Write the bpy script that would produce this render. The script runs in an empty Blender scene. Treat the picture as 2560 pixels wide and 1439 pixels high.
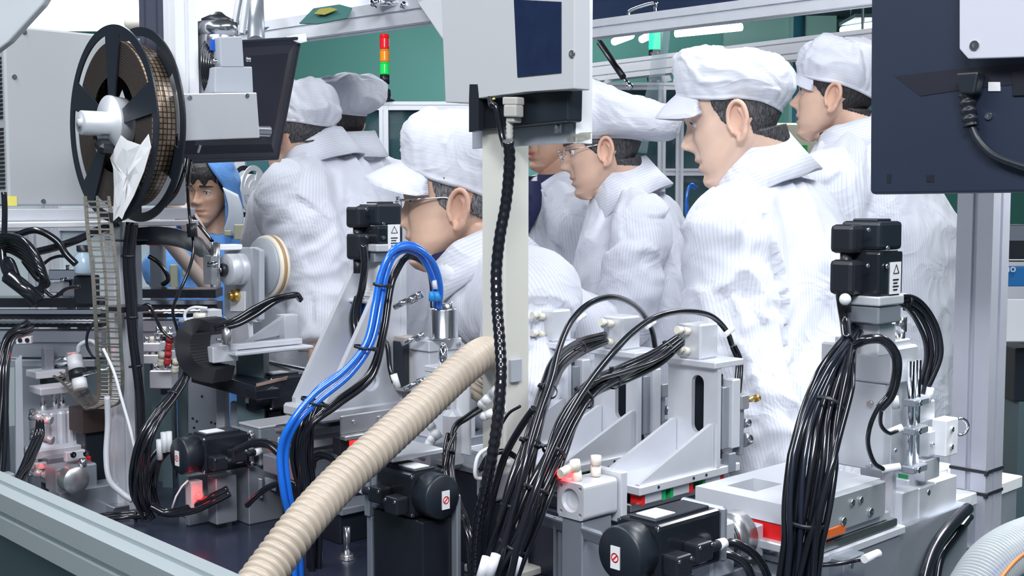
import bpy, bmesh, math, random
from mathutils import Vector, Matrix, noise, Quaternion
V = Vector
PI = math.pi
scene = bpy.context.scene
COL = scene.collection
random.seed(7)

# ---------------------------------------------------------------- camera
CAM = V((0, 0, 1.42)); FPX = 3000.0; PITCH = math.atan(220 / FPX)
cam_d = bpy.data.cameras.new('camera'); cam = bpy.data.objects.new('camera', cam_d); COL.objects.link(cam)
cam_d.sensor_width = 36; cam_d.lens = FPX / 2560 * 36; cam_d.clip_start = .05
cam.location = CAM; cam.rotation_euler = (PI / 2 - PITCH, 0, 0)
scene.camera = cam
cam_d.dof.use_dof = False
FWD = V((0, math.cos(PITCH), -math.sin(PITCH))); UPV = V((0, math.sin(PITCH), math.cos(PITCH)))
def P(px, py, Y):
    """world point at pixel px,py on the vertical plane y=Y"""
    d = V((1, 0, 0)) * (px - 1280) + UPV * (719.5 - py) + FWD * FPX
    return CAM + d * (Y / d.y)
def Pz(px, py, z):
    d = V((1, 0, 0)) * (px - 1280) + UPV * (719.5 - py) + FWD * FPX
    return CAM + d * ((z - CAM.z) / d.z)

# ---------------------------------------------------------------- world, light, exposure
w = bpy.data.worlds.new('world'); scene.world = w; w.use_nodes = True
w.node_tree.nodes['Background'].inputs[0].default_value = (.62, .72, .9, 1)
w.node_tree.nodes['Background'].inputs[1].default_value = .19
vs = scene.view_settings
vs.view_transform = 'Standard'; vs.look = 'None'; vs.exposure = EXPOSURE = 0.54; vs.gamma = 1; vs.use_curve_mapping = False
def area_light(name, loc, target, sx, sy, power, color=(.93, .96, 1)):
    l = bpy.data.lights.new(name, 'AREA'); l.shape = 'RECTANGLE'; l.size = sx; l.size_y = sy; l.energy = power; l.color = color
    o = bpy.data.objects.new(name, l); COL.objects.link(o); o.location = loc
    o.rotation_euler = (V(target) - V(loc)).to_track_quat('-Z', 'Y').to_euler()
    return o
LIGHTS = []
for nm, lc, tg, sx, sy, pw in [
    ('ceiling_tube_light', (-1.3, 1.2, 3.05), (-1.3, 1.2, 0), .35, 2.0, 30),
    ('ceiling_tube_light', (1.2, 1.2, 3.05), (1.2, 1.2, 0), .35, 2.0, 42),
    ('ceiling_tube_light', (-.2, -.9, 3.05), (0, 1.8, .9), 1.6, .6, 78),
    ('ceiling_tube_light', (-1.2, 4.3, 3.05), (-1.2, 4.3, 0), .35, 2.0, 34),
    ('ceiling_tube_light', (1.8, 4.3, 3.05), (1.4, 3.6, 0), .35, 2.0, 44),
    ('ceiling_tube_light', (0.0, 8.6, 3.05), (0, 10.5, 1.2), 2.4, .6, 105),
]:
    LIGHTS.append(area_light(nm, lc, tg, sx, sy, pw))
area_light('work_lamp_light', (.98, 1.98, 1.778), (.84, 1.72, .9), .27, .045, 4.5).data.spread = math.radians(95)

# ---------------------------------------------------------------- materials
MATS = {}
def mat(name, col, rough=.5, metal=0.0, **k):
    if name in MATS: return MATS[name]
    m = bpy.data.materials.new(name); m.use_nodes = True
    b = m.node_tree.nodes['Principled BSDF']
    b.inputs['Base Color'].default_value = (*col, 1); b.inputs['Roughness'].default_value = rough; b.inputs['Metallic'].default_value = metal
    if 'emit' in k:
        b.inputs['Emission Color'].default_value = (*k['emit'], 1); b.inputs['Emission Strength'].default_value = k.get('power', 1)
    if 'alpha' in k: b.inputs['Alpha'].default_value = k['alpha']
    if 'trans' in k: b.inputs['Transmission Weight'].default_value = k['trans']; b.inputs['IOR'].default_value = k.get('ior', 1.2)
    if 'sss' in k:
        b.inputs['Subsurface Weight'].default_value = k['sss']; b.inputs['Subsurface Radius'].default_value = (.6, .25, .15); b.inputs['Subsurface Scale'].default_value = .012
    if 'coat' in k: b.inputs['Coat Weight'].default_value = k['coat']; b.inputs['Coat Roughness'].default_value = .1
    if 'noise' in k:      # (scale, amount) : mottled base colour
        sc, am = k['noise']; nt = m.node_tree
        tc = nt.nodes.new('ShaderNodeTexCoord'); n = nt.nodes.new('ShaderNodeTexNoise'); n.inputs['Scale'].default_value = sc; n.inputs['Detail'].default_value = 4
        mx = nt.nodes.new('ShaderNodeMix'); mx.data_type = 'RGBA'
        mx.inputs[6].default_value = (*[c * (1 - am) for c in col], 1); mx.inputs[7].default_value = (*[min(1, c * (1 + am)) for c in col], 1)
        st = k.get('stretch', (1, 1, 1)); mp = nt.nodes.new('ShaderNodeMapping'); mp.inputs['Scale'].default_value = st
        nt.links.new(tc.outputs['Object'], mp.inputs[0]); nt.links.new(mp.outputs[0], n.inputs['Vector'])
        nt.links.new(n.outputs['Fac'], mx.inputs[0]); nt.links.new(mx.outputs[2], b.inputs['Base Color'])
        if k.get('nr'):
            mr = nt.nodes.new('ShaderNodeMapRange'); mr.inputs[3].default_value = rough - k['nr']; mr.inputs[4].default_value = rough + k['nr']
            nt.links.new(n.outputs['Fac'], mr.inputs[0]); nt.links.new(mr.outputs[0], b.inputs['Roughness'])
    MATS[name] = m
    return m
ALU = mat('anodized_aluminium', (.70, .72, .77), .40, .35, noise=(30, .05), nr=.06)
ALUD = mat('grey_aluminium', (.34, .37, .42), .38, .5, noise=(25, .08), nr=.06)
STEEL = mat('polished_steel', (.62, .63, .66), .18, .95)
BRUSH = mat('brushed_steel', (.58, .58, .60), .3, .85, noise=(40, .1), stretch=(1, 1, .1), nr=.08)
CHROME = mat('chrome', (.85, .86, .9), .08, 1)
BLK = mat('black_plastic', (.016, .018, .025), .38)
BLKG = mat('black_gloss_paint', (.012, .014, .02), .22, 0, coat=.4)
RUBR = mat('black_cable_rubber', (.009, .010, .015), .2, 0, coat=.6)
BLKB = mat('blue_black_paint', (.014, .019, .028), .4)
NAVY = mat('navy_plastic', (.015, .025, .052), .5, noise=(300, .12))
BEIGE = mat('beige_paint', (.66, .655, .60), .45)
BEIGEG = mat('grey_beige_paint', (.44, .46, .48), .42, noise=(4, .03))
GREYP = mat('grey_paint', (.40, .43, .48), .45)
WHITE = mat('white_plastic', (.82, .83, .86), .4)
IVORY = mat('ivory_plastic', (.80, .76, .66), .4)
PAPER = mat('white_paper', (.80, .80, .82), .8)
RED = mat('red_plastic', (.75, .01, .012), .4)
GREEN = mat('green_plastic', (.01, .38, .12), .45)
BLUE = mat('blue_plastic', (.01, .10, .55), .4)
BLUET = mat('blue_tube', (.012, .16, .72), .22, 0, coat=.5)
CYANT = mat('blue_tape', (.03, .30, .72), .4)
BRASS = mat('brass', (.75, .52, .18), .3, .9)
LEDR = mat('red_led', (.8, .02, .02), .4, 0, emit=(1, .03, .03), power=5)
LEDG = mat('green_led', (.02, .7, .3), .4, 0, emit=(.01, .9, .28), power=1.2)
LEDW = mat('lamp_white', (1, 1, 1), .5, 0, emit=(.9, .97, 1), power=6)
LEDW2 = mat('lamp_white_soft', (1, 1, 1), .5, 0, emit=(.9, .97, 1), power=2.6)
YEL = mat('yellow_sticker', (.85, .75, .18), .6)
PORT = mat('dark_table_paint', (.030, .036, .066), .26, .1, noise=(12, .1))
GLASS = mat('smoked_glass', (.30, .42, .50), .05, 0, alpha=.28)
GLASSB = mat('blue_acrylic', (.30, .42, .62), .08, 0, alpha=.5)

# ---------------------------------------------------------------- objects
WM = {}
def wm(o): return WM.get(o.name, Matrix()) if o is not None else Matrix()
def tag(o, label=None, cat=None, group=None, kind=None):
    if label: o['label'] = label
    if cat: o['category'] = cat
    if group: o['group'] = group
    if kind: o['kind'] = kind
    return o
def thing(name, label, cat, M=None, group=None):
    """an Empty at the thing's base; M a Vector (world place) or a Matrix"""
    o = bpy.data.objects.new(name, None); COL.objects.link(o); o.empty_display_size = .02
    if M is None: M = Matrix()
    if isinstance(M, Vector): M = Matrix.Translation(M)
    o.matrix_world = M; WM[o.name] = M.copy()
    return tag(o, label, cat, group)
def link(name, me, material, parent=None, world=True, smooth=False):
    """one mesh object; world=True: the mesh is in world coordinates and is brought into the parent's frame"""
    o = bpy.data.objects.new(name, me); COL.objects.link(o)
    mats = material if isinstance(material, (list, tuple)) else [material]
    for m in mats: me.materials.append(m)
    if smooth:
        me.polygons.foreach_set('use_smooth', [True] * len(me.polygons))
    if parent is not None:
        o.parent = parent
        if world: me.transform(wm(parent).inverted())
        WM[o.name] = wm(parent).copy()
    else:
        WM[o.name] = Matrix()
        if world and len(me.vertices):      # origin at the thing's base
            xs = [v.co for v in me.vertices]; c = sum(xs, V()) / len(xs); c.z = min(v.z for v in xs)
            me.transform(Matrix.Translation(-c)); o.location = c; WM[o.name] = Matrix.Translation(c)
    return o
class MB:
    """collects shapes into ONE mesh"""
    def __init__(s): s.bm = bmesh.new(); s.mi = 0
    def _fin(s, vs, M, bev=0, seg=1, fs=None):
        if fs is None: fs = list({f for v in vs for f in v.link_faces})
        if bev > 0:
            es = list({e for v in vs for e in v.link_edges})
            r = bmesh.ops.bevel(s.bm, geom=es, offset=bev, segments=seg, affect='EDGES', profile=.5)
            vs = list({v for f in r['faces'] for v in f.verts} | {v for v in vs if v.is_valid})
            fs = list({f for v in vs for f in v.link_faces})
        for f in fs:
            if f.is_valid: f.material_index = s.mi
        for v in vs:
            if v.is_valid: v.co = M @ v.co
        return s
    def box(s, M, size, bev=0, seg=1):
        """M: Matrix of the box centre, size full extents"""
        if isinstance(M, Vector): M = Matrix.Translation(M)
        r = bmesh.ops.create_cube(s.bm, size=1); vs = r['verts']
        for v in vs: v.co = V((v.co.x * size[0], v.co.y * size[1], v.co.z * size[2]))
        return s._fin(vs, M, min(bev, .45 * min(size)), seg)
    def cyl(s, a, b, r, r2=None, n=20, bev=0, cap=True):
        a = V(a); b = V(b); d = b - a
        q = d.to_track_quat('Z', 'Y').to_matrix().to_4x4()
        res = bmesh.ops.create_cone(s.bm, cap_ends=cap, segments=n, radius1=r, radius2=r if r2 is None else r2, depth=d.length)
        vs = res['verts']
        M = Matrix.Translation((a + b) / 2) @ q
        fs = list({f for v in vs for f in v.link_faces})
        for f in fs:
            f.material_index = s.mi
            if len(f.verts) == 4: f.smooth = True
        for v in vs: v.co = M @ v.co
        return s
    def ball(s, c, r, n=12, sc=(1, 1, 1), M=None):
        res = bmesh.ops.create_uvsphere(s.bm, u_segments=n, v_segments=max(6, n * 2 // 3), radius=r)
        vs = res['verts']
        for v in vs: v.co = V((v.co.x * sc[0], v.co.y * sc[1], v.co.z * sc[2]))
        T = Matrix.Translation(V(c)) if M is None else M
        for f in {f for v in vs for f in v.link_faces}: f.material_index = s.mi; f.smooth = True
        for v in vs: v.co = T @ v.co
        return s
    def tube(s, pts, r, n=10, cap=True, smooth=True):
        """r a number, a list, or f(i) ; pts world points"""
        pts = [V(p) for p in pts]; N = len(pts); rings = []; up = None
        for i, p in enumerate(pts):
            t = (pts[min(i + 1, N - 1)] - pts[max(i - 1, 0)])
            if t.length < 1e-9: t = V((0, 0, 1))
            t.normalize()
            if up is None:
                up = t.orthogonal().normalized()
            else:
                up = (up - t * up.dot(t))
                if up.length < 1e-6: up = t.orthogonal()
                up.normalize()
            sd = t.cross(up)
            rr = r(i) if callable(r) else (r[i] if isinstance(r, (list, tuple)) else r)
            rings.append([s.bm.verts.new(p + (up * math.cos(2 * PI * k / n) + sd * math.sin(2 * PI * k / n)) * rr) for k in range(n)])
        for i in range(N - 1):
            for k in range(n):
                f = s.bm.faces.new((rings[i][k], rings[i][(k + 1) % n], rings[i + 1][(k + 1) % n], rings[i + 1][k])); f.smooth = smooth; f.material_index = s.mi
        if cap:
            f = s.bm.faces.new(list(reversed(rings[0]))); f.material_index = s.mi
            f = s.bm.faces.new(rings[-1]); f.material_index = s.mi
        return s
    def grid(s, rows, close=False, smooth=True, capends=False):
        """rows: list of lists of points -> quad surface"""
        vv = [[s.bm.verts.new(p) for p in row] for row in rows]
        n = len(vv[0])
        for i in range(len(vv) - 1):
            for k in range(n if close else n - 1):
                q = (vv[i][k], vv[i][(k + 1) % n], vv[i + 1][(k + 1) % n], vv[i + 1][k])
                f = s.bm.faces.new(q); f.smooth = smooth; f.material_index = s.mi
        if capends:
            s.bm.faces.new(list(reversed(vv[0]))).material_index = s.mi; s.bm.faces.new(vv[-1]).material_index = s.mi
        return s
    def prism(s, M, poly, t, bev=0):
        """poly: 2D outline in the local XY plane of M, extruded from z=-t/2 to t/2"""
        if isinstance(M, Vector): M = Matrix.Translation(M)
        a = [s.bm.verts.new((x, y, -t / 2)) for x, y in poly]; b = [s.bm.verts.new((x, y, t / 2)) for x, y in poly]
        n = len(poly); fs = [s.bm.faces.new(list(reversed(a))), s.bm.faces.new(b)]
        for i in range(n): fs.append(s.bm.faces.new((a[i], a[(i + 1) % n], b[(i + 1) % n], b[i])))
        return s._fin(a + b, M, bev, 1, fs)
    def plate(s, M, outer, holes, t):
        """flat plate with holes: outlines in local XY, thickness t"""
        if isinstance(M, Vector): M = Matrix.Translation(M)
        b2 = bmesh.new(); loops = [outer] + list(holes)
        for lp in loops:
            vs = [b2.verts.new((x, y, 0)) for x, y in lp]
            for i in range(len(vs)): b2.edges.new((vs[i], vs[(i + 1) % len(vs)]))
        bmesh.ops.triangle_fill(b2, use_beauty=True, use_dissolve=False, edges=b2.edges[:], normal=(0, 0, 1))
        tri = [[tuple(v.co.xy) for v in f.verts] for f in b2.faces]; b2.free()
        cache = {}
        def gv(p, z):
            k = (round(p[0], 6), round(p[1], 6), z)
            if k not in cache: cache[k] = s.bm.verts.new((p[0], p[1], z))
            return cache[k]
        fs = []
        for tr in tri:
            fs.append(s.bm.faces.new([gv(p, t / 2) for p in tr])); fs.append(s.bm.faces.new([gv(p, -t / 2) for p in reversed(tr)]))
        for lp in loops:
            for i in range(len(lp)):
                p, q = lp[i], lp[(i + 1) % len(lp)]
                fs.append(s.bm.faces.new((gv(p, -t / 2), gv(q, -t / 2), gv(q, t / 2), gv(p, t / 2))))
        for f in fs: f.material_index = s.mi
        for v in cache.values(): v.co = M @ v.co
        return s
    def lathe(s, M, prof, n=32, smooth=True):
        """prof: (r, z) list around the local Z axis"""
        rows = []
        for r, z in prof: rows.append([M @ V((r * math.cos(2 * PI * k / n), r * math.sin(2 * PI * k / n), z)) for k in range(n)])
        return s.grid(rows, True, smooth)
    def build(s, name, material, parent=None, world=True, smooth=None, weld=False):
        bmesh.ops.recalc_face_normals(s.bm, faces=s.bm.faces[:])
        if weld: bmesh.ops.remove_doubles(s.bm, verts=s.bm.verts[:], dist=1e-5)
        me = bpy.data.meshes.new(name); s.bm.to_mesh(me); s.bm.free()
        return link(name, me, material, parent, world, bool(smooth))
def circ(cx, cy, r, n=20, ry=None, a0=0, a1=2 * PI):
    full = abs(a1 - a0 - 2 * PI) < 1e-6
    return [(cx + r * math.cos(a0 + (a1 - a0) * k / (n if full else n - 1)), cy + (ry or r) * math.sin(a0 + (a1 - a0) * k / (n if full else n - 1))) for k in range(n)]
def spline(pts, step=8):
    """Catmull-Rom through points"""
    pts = [V(p) for p in pts]
    if len(pts) < 3: return pts
    Q = [pts[0] * 2 - pts[1]] + pts + [pts[-1] * 2 - pts[-2]]; out = []
    for i in range(1, len(Q) - 2):
        a, b, c, d = Q[i - 1], Q[i], Q[i + 1], Q[i + 2]
        for k in range(step):
            t = k / step
            out.append(.5 * ((2 * b) + (c - a) * t + (2 * a - 5 * b + 4 * c - d) * t * t + (3 * b - a - 3 * c + d) * t ** 3))
    out.append(pts[-1]); return out
def copy_tree(o, parent=None, M=None, label=None):
    c = o.copy(); COL.objects.link(c)
    if parent is not None:
        c.parent = parent; WM[c.name] = wm(parent).copy()
    else:
        if M is not None:
            if isinstance(M, Vector): M = Matrix.Translation(M)
            c.matrix_world = M; WM[c.name] = M.copy()
        if label: c['label'] = label
    for ch in list(o.children): copy_tree(ch, c)
    return c

# machine frame: u runs away to the right, v away to the left, w up
UA = V((.727, .687, 0)).normalized(); VA = V((-UA.y, UA.x, 0)); WA = V((0, 0, 1))
def MF(p, R=None):
    """matrix whose local x,y,z are u,v,w, at world p"""
    m = Matrix((UA, VA, WA)).transposed().to_4x4(); m.translation = p
    if R is not None: m = m @ R
    return m
def frame(p, x, y, z):
    m = Matrix((V(x).normalized(), V(y).normalized(), V(z).normalized())).transposed().to_4x4(); m.translation = p
    return m
def uvw(p, du=0, dv=0, dw=0): return p + UA * du + VA * dv + WA * dw
def mbox(mb, p, size, at=(-1, -1, 1), bev=.001):
    """box in the machine frame; 'at' says which point of the box sits on p (-1 near/low .. 1 far/high)"""
    c = uvw(p, *[-at[i] * size[i] / 2 for i in range(3)])
    return mb.box(MF(c), size, bev)
def bolt(mb, p, d, r=.004, h=.004):
    """hex socket cap screw head pointing along d"""
    p = V(p); d = V(d).normalized()
    mb.cyl(p, p + d * h, r, n=12); mb.cyl(p + d * h, p + d * (h * 1.02), r * .5, n=6)
    return mb
# ================================================================ people
def interp(tab, x):
    if x <= tab[0][0]: return tab[0][1]
    for (a, va), (b, vb) in zip(tab, tab[1:]):
        if x <= b:
            t = (x - a) / (b - a); t = t * t * (3 - 2 * t) * .5 + t * .5
            return va + (vb - va) * t
    return tab[-1][1]
def sm(tab, z): return sum(interp(tab, z + q) for q in (-.009, -.0045, 0, .0045, .009)) / 5
def gau(x, s): return math.exp(-(x / s) ** 2)
def remesh(me, vox, smooth=2, fac=.5):
    o = bpy.data.objects.new('tmp', me); COL.objects.link(o)
    m = o.modifiers.new('r', 'REMESH'); m.mode = 'VOXEL'; m.voxel_size = vox; m.use_smooth_shade = True
    if smooth:
        sm = o.modifiers.new('s', 'SMOOTH'); sm.iterations = smooth; sm.factor = fac
    dg = bpy.context.evaluated_depsgraph_get(); dg.update()
    out = bpy.data.meshes.new_from_object(o.evaluated_get(dg))
    bpy.data.objects.remove(o); bpy.data.meshes.remove(me)
    return out
# local head frame: face looks to -Y, X right-left, Z up; z=0 at the eyes
FRONT = [(-.120, .060), (-.113, .077), (-.104, .0855), (-.096, .0865), (-.086, .080), (-.076, .0855), (-.067, .0825), (-.058, .0885), (-.045, .0845), (-.03, .081), (-.012, .0775), (0, .0765), (.012, .083), (.022, .0875), (.04, .089), (.06, .087), (.08, .078), (.1, .058), (.112, .035), (.118, 0.004)]
BACK = [(-.120, -.050), (-.113, -.040), (-.10, -.018), (-.085, .005), (-.07, .030), (-.05, .064), (-.03, .082), (0, .098), (.03, .106), (.06, .102), (.08, .090), (.1, .066), (.112, .036), (.118, .004)]
WIDE = [(-.120, .020), (-.113, .030), (-.10, .0415), (-.085, .052), (-.07, .0600), (-.05, .0655), (-.03, .0690), (-.015, .0715), (0, .0705), (.02, .0735), (.045, .0775), (.07, .072), (.09, .057), (.105, .037), (.118, .004)]
def head_local(p):
    """vertices of head + neck + ears, voxel-fused"""
    fat = p.get('fat', 1.0); mb = MB(); rows = []
    nz = 84; nt = 96
    jaw = p.get('jaw', 1.0)
    for i in range(nz + 1):
        z = -.120 + .238 * i / nz
        F0 = interp(FRONT, z); F = sum(interp(FRONT, z + q) for q in (-.03, -.02, -.01, 0, .01, .02, .03)) / 7 if -.1 < z < .05 else (F0 + sm(FRONT, z)) / 2; B = sm(BACK, z); W = sm(WIDE, z) * fat
        if z < -.03: W *= 1 + (jaw - 1) * min(1, (-.03 - z) / .04)
        cy = (B - F) / 2; hy = (B + F) / 2; row = []
        for k in range(nt):
            a = 2 * PI * k / nt; sn = math.sin(a); cs = math.cos(a)
            e = 2 / 2.25
            x = W * math.copysign(abs(sn) ** e, sn); y = cy - hy * math.copysign(abs(cs) ** e, cs)
            if cs > 0:    # front features
                ax = abs(x); y -= (F0 - F) * gau(ax, .030)
                # nose: bridge to tip
                if -.052 < z < .02:
                    if z > -.034: h = interp([(-.034, .026), (-.028, .0275), (-.018, .021), (-.004, .012), (.008, .006), (.02, 0)], z)
                    else: h = interp([(-.052, 0), (-.046, .003), (-.042, .010), (-.034, .026)], z)
                    wd = interp([(-.045, .012), (-.034, .0115), (-.02, .008), (0, .0075), (.02, .012)], z)
                    h *= p.get('nose', 1.0)
                    y -= h * math.exp(-(ax / wd) ** 2.6)
                    y -= .0105 * gau(ax - .0135, .0058) * gau(z + .036, .008)           # nostril wings
                # eye sockets and lids
                y += .0085 * gau(ax - .031, .017) * gau(z - .001, .0125)
                y -= .0062 * gau(ax - .032, .0125) * gau(z + .0005, .0075)
                y += .0028 * gau(ax - .032, .014) * gau(z - .0095, .0022)             # lid crease
                y += .0018 * gau(ax - .032, .014) * gau(z + .0105, .0025)
                y -= .0040 * gau(ax - .028, .020) * gau(z - .020, .006)              # brow
                y -= .0045 * gau(ax - .043, .017) * gau(z + .026, .014)              # cheek
                y += .0035 * gau(ax - .030, .006) * gau(z + .052, .018)              # nasolabial
                # lips
                my = -.067
                y += .0048 * gau(ax, .021) * gau(z - my, .0017)
                y -= .0034 * gau(ax, .019) * gau(z - (my + .006), .0042)
                y -= .0042 * gau(ax, .018) * gau(z - (my - .007), .0050)
                y += .0030 * gau(ax, .003) * gau(z + .053, .006)                     # philtrum
                y += .0030 * gau(ax - .025, .005) * gau(z - my, .006)
            row.append(V((x, y, z)))
        rows.append(row)
    mb.grid(rows, True, True, True)
    # neck
    lean = p.get('neck', (0, .055, -.20)); nr = p.get('neck_r', .057)
    N0 = V((0, .030, -.045)); N1 = V(lean); N1.z /= p.get('lower', 1.0)
    rows = []
    for i in range(9):
        t = i / 8; c = N0.lerp(N1, t); c.y += .006 * math.sin(PI * t)
        r = nr * (1.0 + .10 * abs(t - .45) + (.25 * max(0, t - .7)))
        rows.append([c + V((r * .98 * math.cos(2 * PI * k / 32), r * 1.02 * math.sin(2 * PI * k / 32), 0)) for k in range(32)])
    rows.reverse(); mb.grid(rows, True, True, True)
    # adam's apple / under jaw fill
    mb.ball((0, -.022, -.098), .036, 14, (.9, 1.1, .62))
    # ears
    for s in (-1, 1):
        E = V((s * .0715 * fat, .012, -.018)); tilt = .18
        def ep(u, v, o):   # u: back, v: up, o: outwards
            vv = v; uu = u + tilt * v * .9
            return E + V((s * (o * .85 - .001 + .22 * (uu + .016)), uu, vv))
        path = []; rad = []
        for k in range(25):
            t = k / 24; a = math.radians(215 - 330 * t)     # from crus over helix down to lobe
            ru = .0175 if math.sin(a) > -.2 else .0145
            u = ru * -math.cos(a + PI) * 1.0; v = .0315 * math.sin(a) + (.001 if t < .8 else 0)
            if t < .12: u += .006 * (1 - t / .12); v -= .002
            path.append(ep(-u if False else -math.cos(a) * -ru, v, .010 + .006 * math.sin(PI * min(1, t * 1.1)))); rad.append(.0037 + .0012 * math.sin(PI * t) + (.0015 if t > .75 else 0))
        mb.tube(path, rad, 8)
        an = [ep(.004 + .0070 * math.sin(PI * q / 8), .018 - .036 * q / 8, .0095) for q in range(9)]
        mb.tube(an, .0034, 8)                                                        # antihelix
        rows = []
        for i in range(6):
            f = i / 5
            rows.append([ep(.0165 * f * math.cos(2 * PI * k / 20) + .001, .0305 * f * math.sin(2 * PI * k / 20), .0035 + .0045 * f + (.0 if f < .9 else .001)) for k in range(20)])
        back = [[q + V((-s * .0045, 0, 0)) for q in r] for r in rows]
        mb.grid(back + list(reversed(rows)), True)
        mb.ball(ep(.001, -.0275, .008), .0085, 10, (.62, 1, 1.05))                     # lobe
        mb.ball(ep(-.0135, -.004, .006), .0050, 8, (.8, .9, 1.3))                     # tragus
    bmesh.ops.recalc_face_normals(mb.bm, faces=mb.bm.faces[:])
    for v in mb.bm.verts: warp(p, v.co)
    me = bpy.data.meshes.new('head'); mb.bm.to_mesh(me); mb.bm.free()
    return remesh(me, .0021, 3, .45)

def skin_mat(name, col):
    m = mat(name, col, .48, 0, sss=.12)
    nt = m.node_tree; b = nt.nodes['Principled BSDF']
    at = nt.nodes.new('ShaderNodeAttribute'); at.attribute_name = 'lip'
    tc = nt.nodes.new('ShaderNodeTexCoord'); n = nt.nodes.new('ShaderNodeTexNoise'); n.inputs['Scale'].default_value = 28; n.inputs['Detail'].default_value = 5
    nt.links.new(tc.outputs['Object'], n.inputs['Vector'])
    m0 = nt.nodes.new('ShaderNodeMix'); m0.data_type = 'RGBA'; m0.inputs[6].default_value = (col[0] * .93, col[1] * .86, col[2] * .82, 1); m0.inputs[7].default_value = (min(1, col[0] * 1.05), min(1, col[1] * 1.07), min(1, col[2] * 1.08), 1)
    nt.links.new(n.outputs['Fac'], m0.inputs[0])
    mx = nt.nodes.new('ShaderNodeMix'); mx.data_type = 'RGBA'; mx.inputs[7].default_value = (col[0] * .84, col[1] * .48, col[2] * .45, 1)
    nt.links.new(at.outputs['Fac'], mx.inputs[0]); nt.links.new(m0.outputs[2], mx.inputs[6]); nt.links.new(mx.outputs[2], b.inputs['Base Color'])
    bp = nt.nodes.new('ShaderNodeBump'); bp.inputs['Strength'].default_value = .08; bp.inputs['Distance'].default_value = .002
    n2 = nt.nodes.new('ShaderNodeTexNoise'); n2.inputs['Scale'].default_value = 320; nt.links.new(tc.outputs['Object'], n2.inputs['Vector'])
    nt.links.new(n2.outputs['Fac'], bp.inputs['Height']); nt.links.new(bp.outputs[0], b.inputs['Normal'])
    return m
def cloth_mat(name, col, stripe=.0065, dark=.86, rough=.75):
    """thin woven cloth with fine lengthwise threads, run by the 'strip' attribute (metres around the limb)"""
    m = mat(name, col, rough)
    nt = m.node_tree; b = nt.nodes['Principled BSDF']
    b.inputs['Sheen Weight'].default_value = .15
    at = nt.nodes.new('ShaderNodeAttribute'); at.attribute_name = 'strip'
    ma = nt.nodes.new('ShaderNodeMath'); ma.operation = 'MULTIPLY'; ma.inputs[1].default_value = 1 / stripe; nt.links.new(at.outputs['Fac'], ma.inputs[0])
    fr = nt.nodes.new('ShaderNodeMath'); fr.operation = 'FRACT'; nt.links.new(ma.outputs[0], fr.inputs[0])
    cr = nt.nodes.new('ShaderNodeValToRGB'); e = cr.color_ramp.elements
    e[0].position = .0; e[0].color = (1, 1, 1, 1); e[1].position = .34; e[1].color = (0, 0, 0, 1)
    e2 = cr.color_ramp.elements.new(.12); e2.color = (1, 1, 1, 1)
    nt.links.new(fr.outputs[0], cr.inputs[0])
    mx = nt.nodes.new('ShaderNodeMix'); mx.data_type = 'RGBA'; mx.inputs[6].default_value = (*col, 1); mx.inputs[7].default_value = (*[c * dark for c in col[:2]], col[2] * (dark + .03), 1)
    nt.links.new(cr.outputs[0], mx.inputs[0]); nt.links.new(mx.outputs[2], b.inputs['Base Color'])
    tc = nt.nodes.new('ShaderNodeTexCoord'); n = nt.nodes.new('ShaderNodeTexNoise'); n.inputs['Scale'].default_value = 9; n.inputs['Detail'].default_value = 3; n.inputs['Distortion'].default_value = 1.1
    nt.links.new(tc.outputs['Object'], n.inputs['Vector'])
    q = nt.nodes.new('ShaderNodeMath'); q.operation = 'SUBTRACT'; q.inputs[1].default_value = .5; nt.links.new(n.outputs['Fac'], q.inputs[0])
    q2 = nt.nodes.new('ShaderNodeMath'); q2.operation = 'ABSOLUTE'; nt.links.new(q.outputs[0], q2.inputs[0])
    q3 = nt.nodes.new('ShaderNodeMath'); q3.operation = 'POWER'; q3.inputs[1].default_value = 1.0; nt.links.new(q2.outputs[0], q3.inputs[0])
    bp = nt.nodes.new('ShaderNodeBump'); bp.inputs['Strength'].default_value = .5; bp.inputs['Distance'].default_value = .02; bp.invert = True
    nt.links.new(q3.outputs[0], bp.inputs['Height']); nt.links.new(bp.outputs[0], b.inputs['Normal'])
    return m
COATW = cloth_mat('white_striped_cloth', (.69, .71, .785), .0065, .84)
CAPW = cloth_mat('white_cap_cloth', (.72, .735, .80), .006, .945)
COATB = cloth_mat('light_blue_cloth', (.13, .36, .80), .007, .85)
KHAKI = mat('khaki_cloth', (.36, .35, .26), .8)
WHTC = mat('pale_lining', (.62, .66, .72), .8)
NAVYC = mat('navy_shirt_cloth', (.012, .016, .07), .8, noise=(60, .2))
SKIN_L = skin_mat('fair_skin', (.80, .57, .45)); SKIN_M = skin_mat('tan_skin', (.74, .50, .38)); SKIN_D = skin_mat('brown_skin', (.62, .38, .27))
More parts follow.
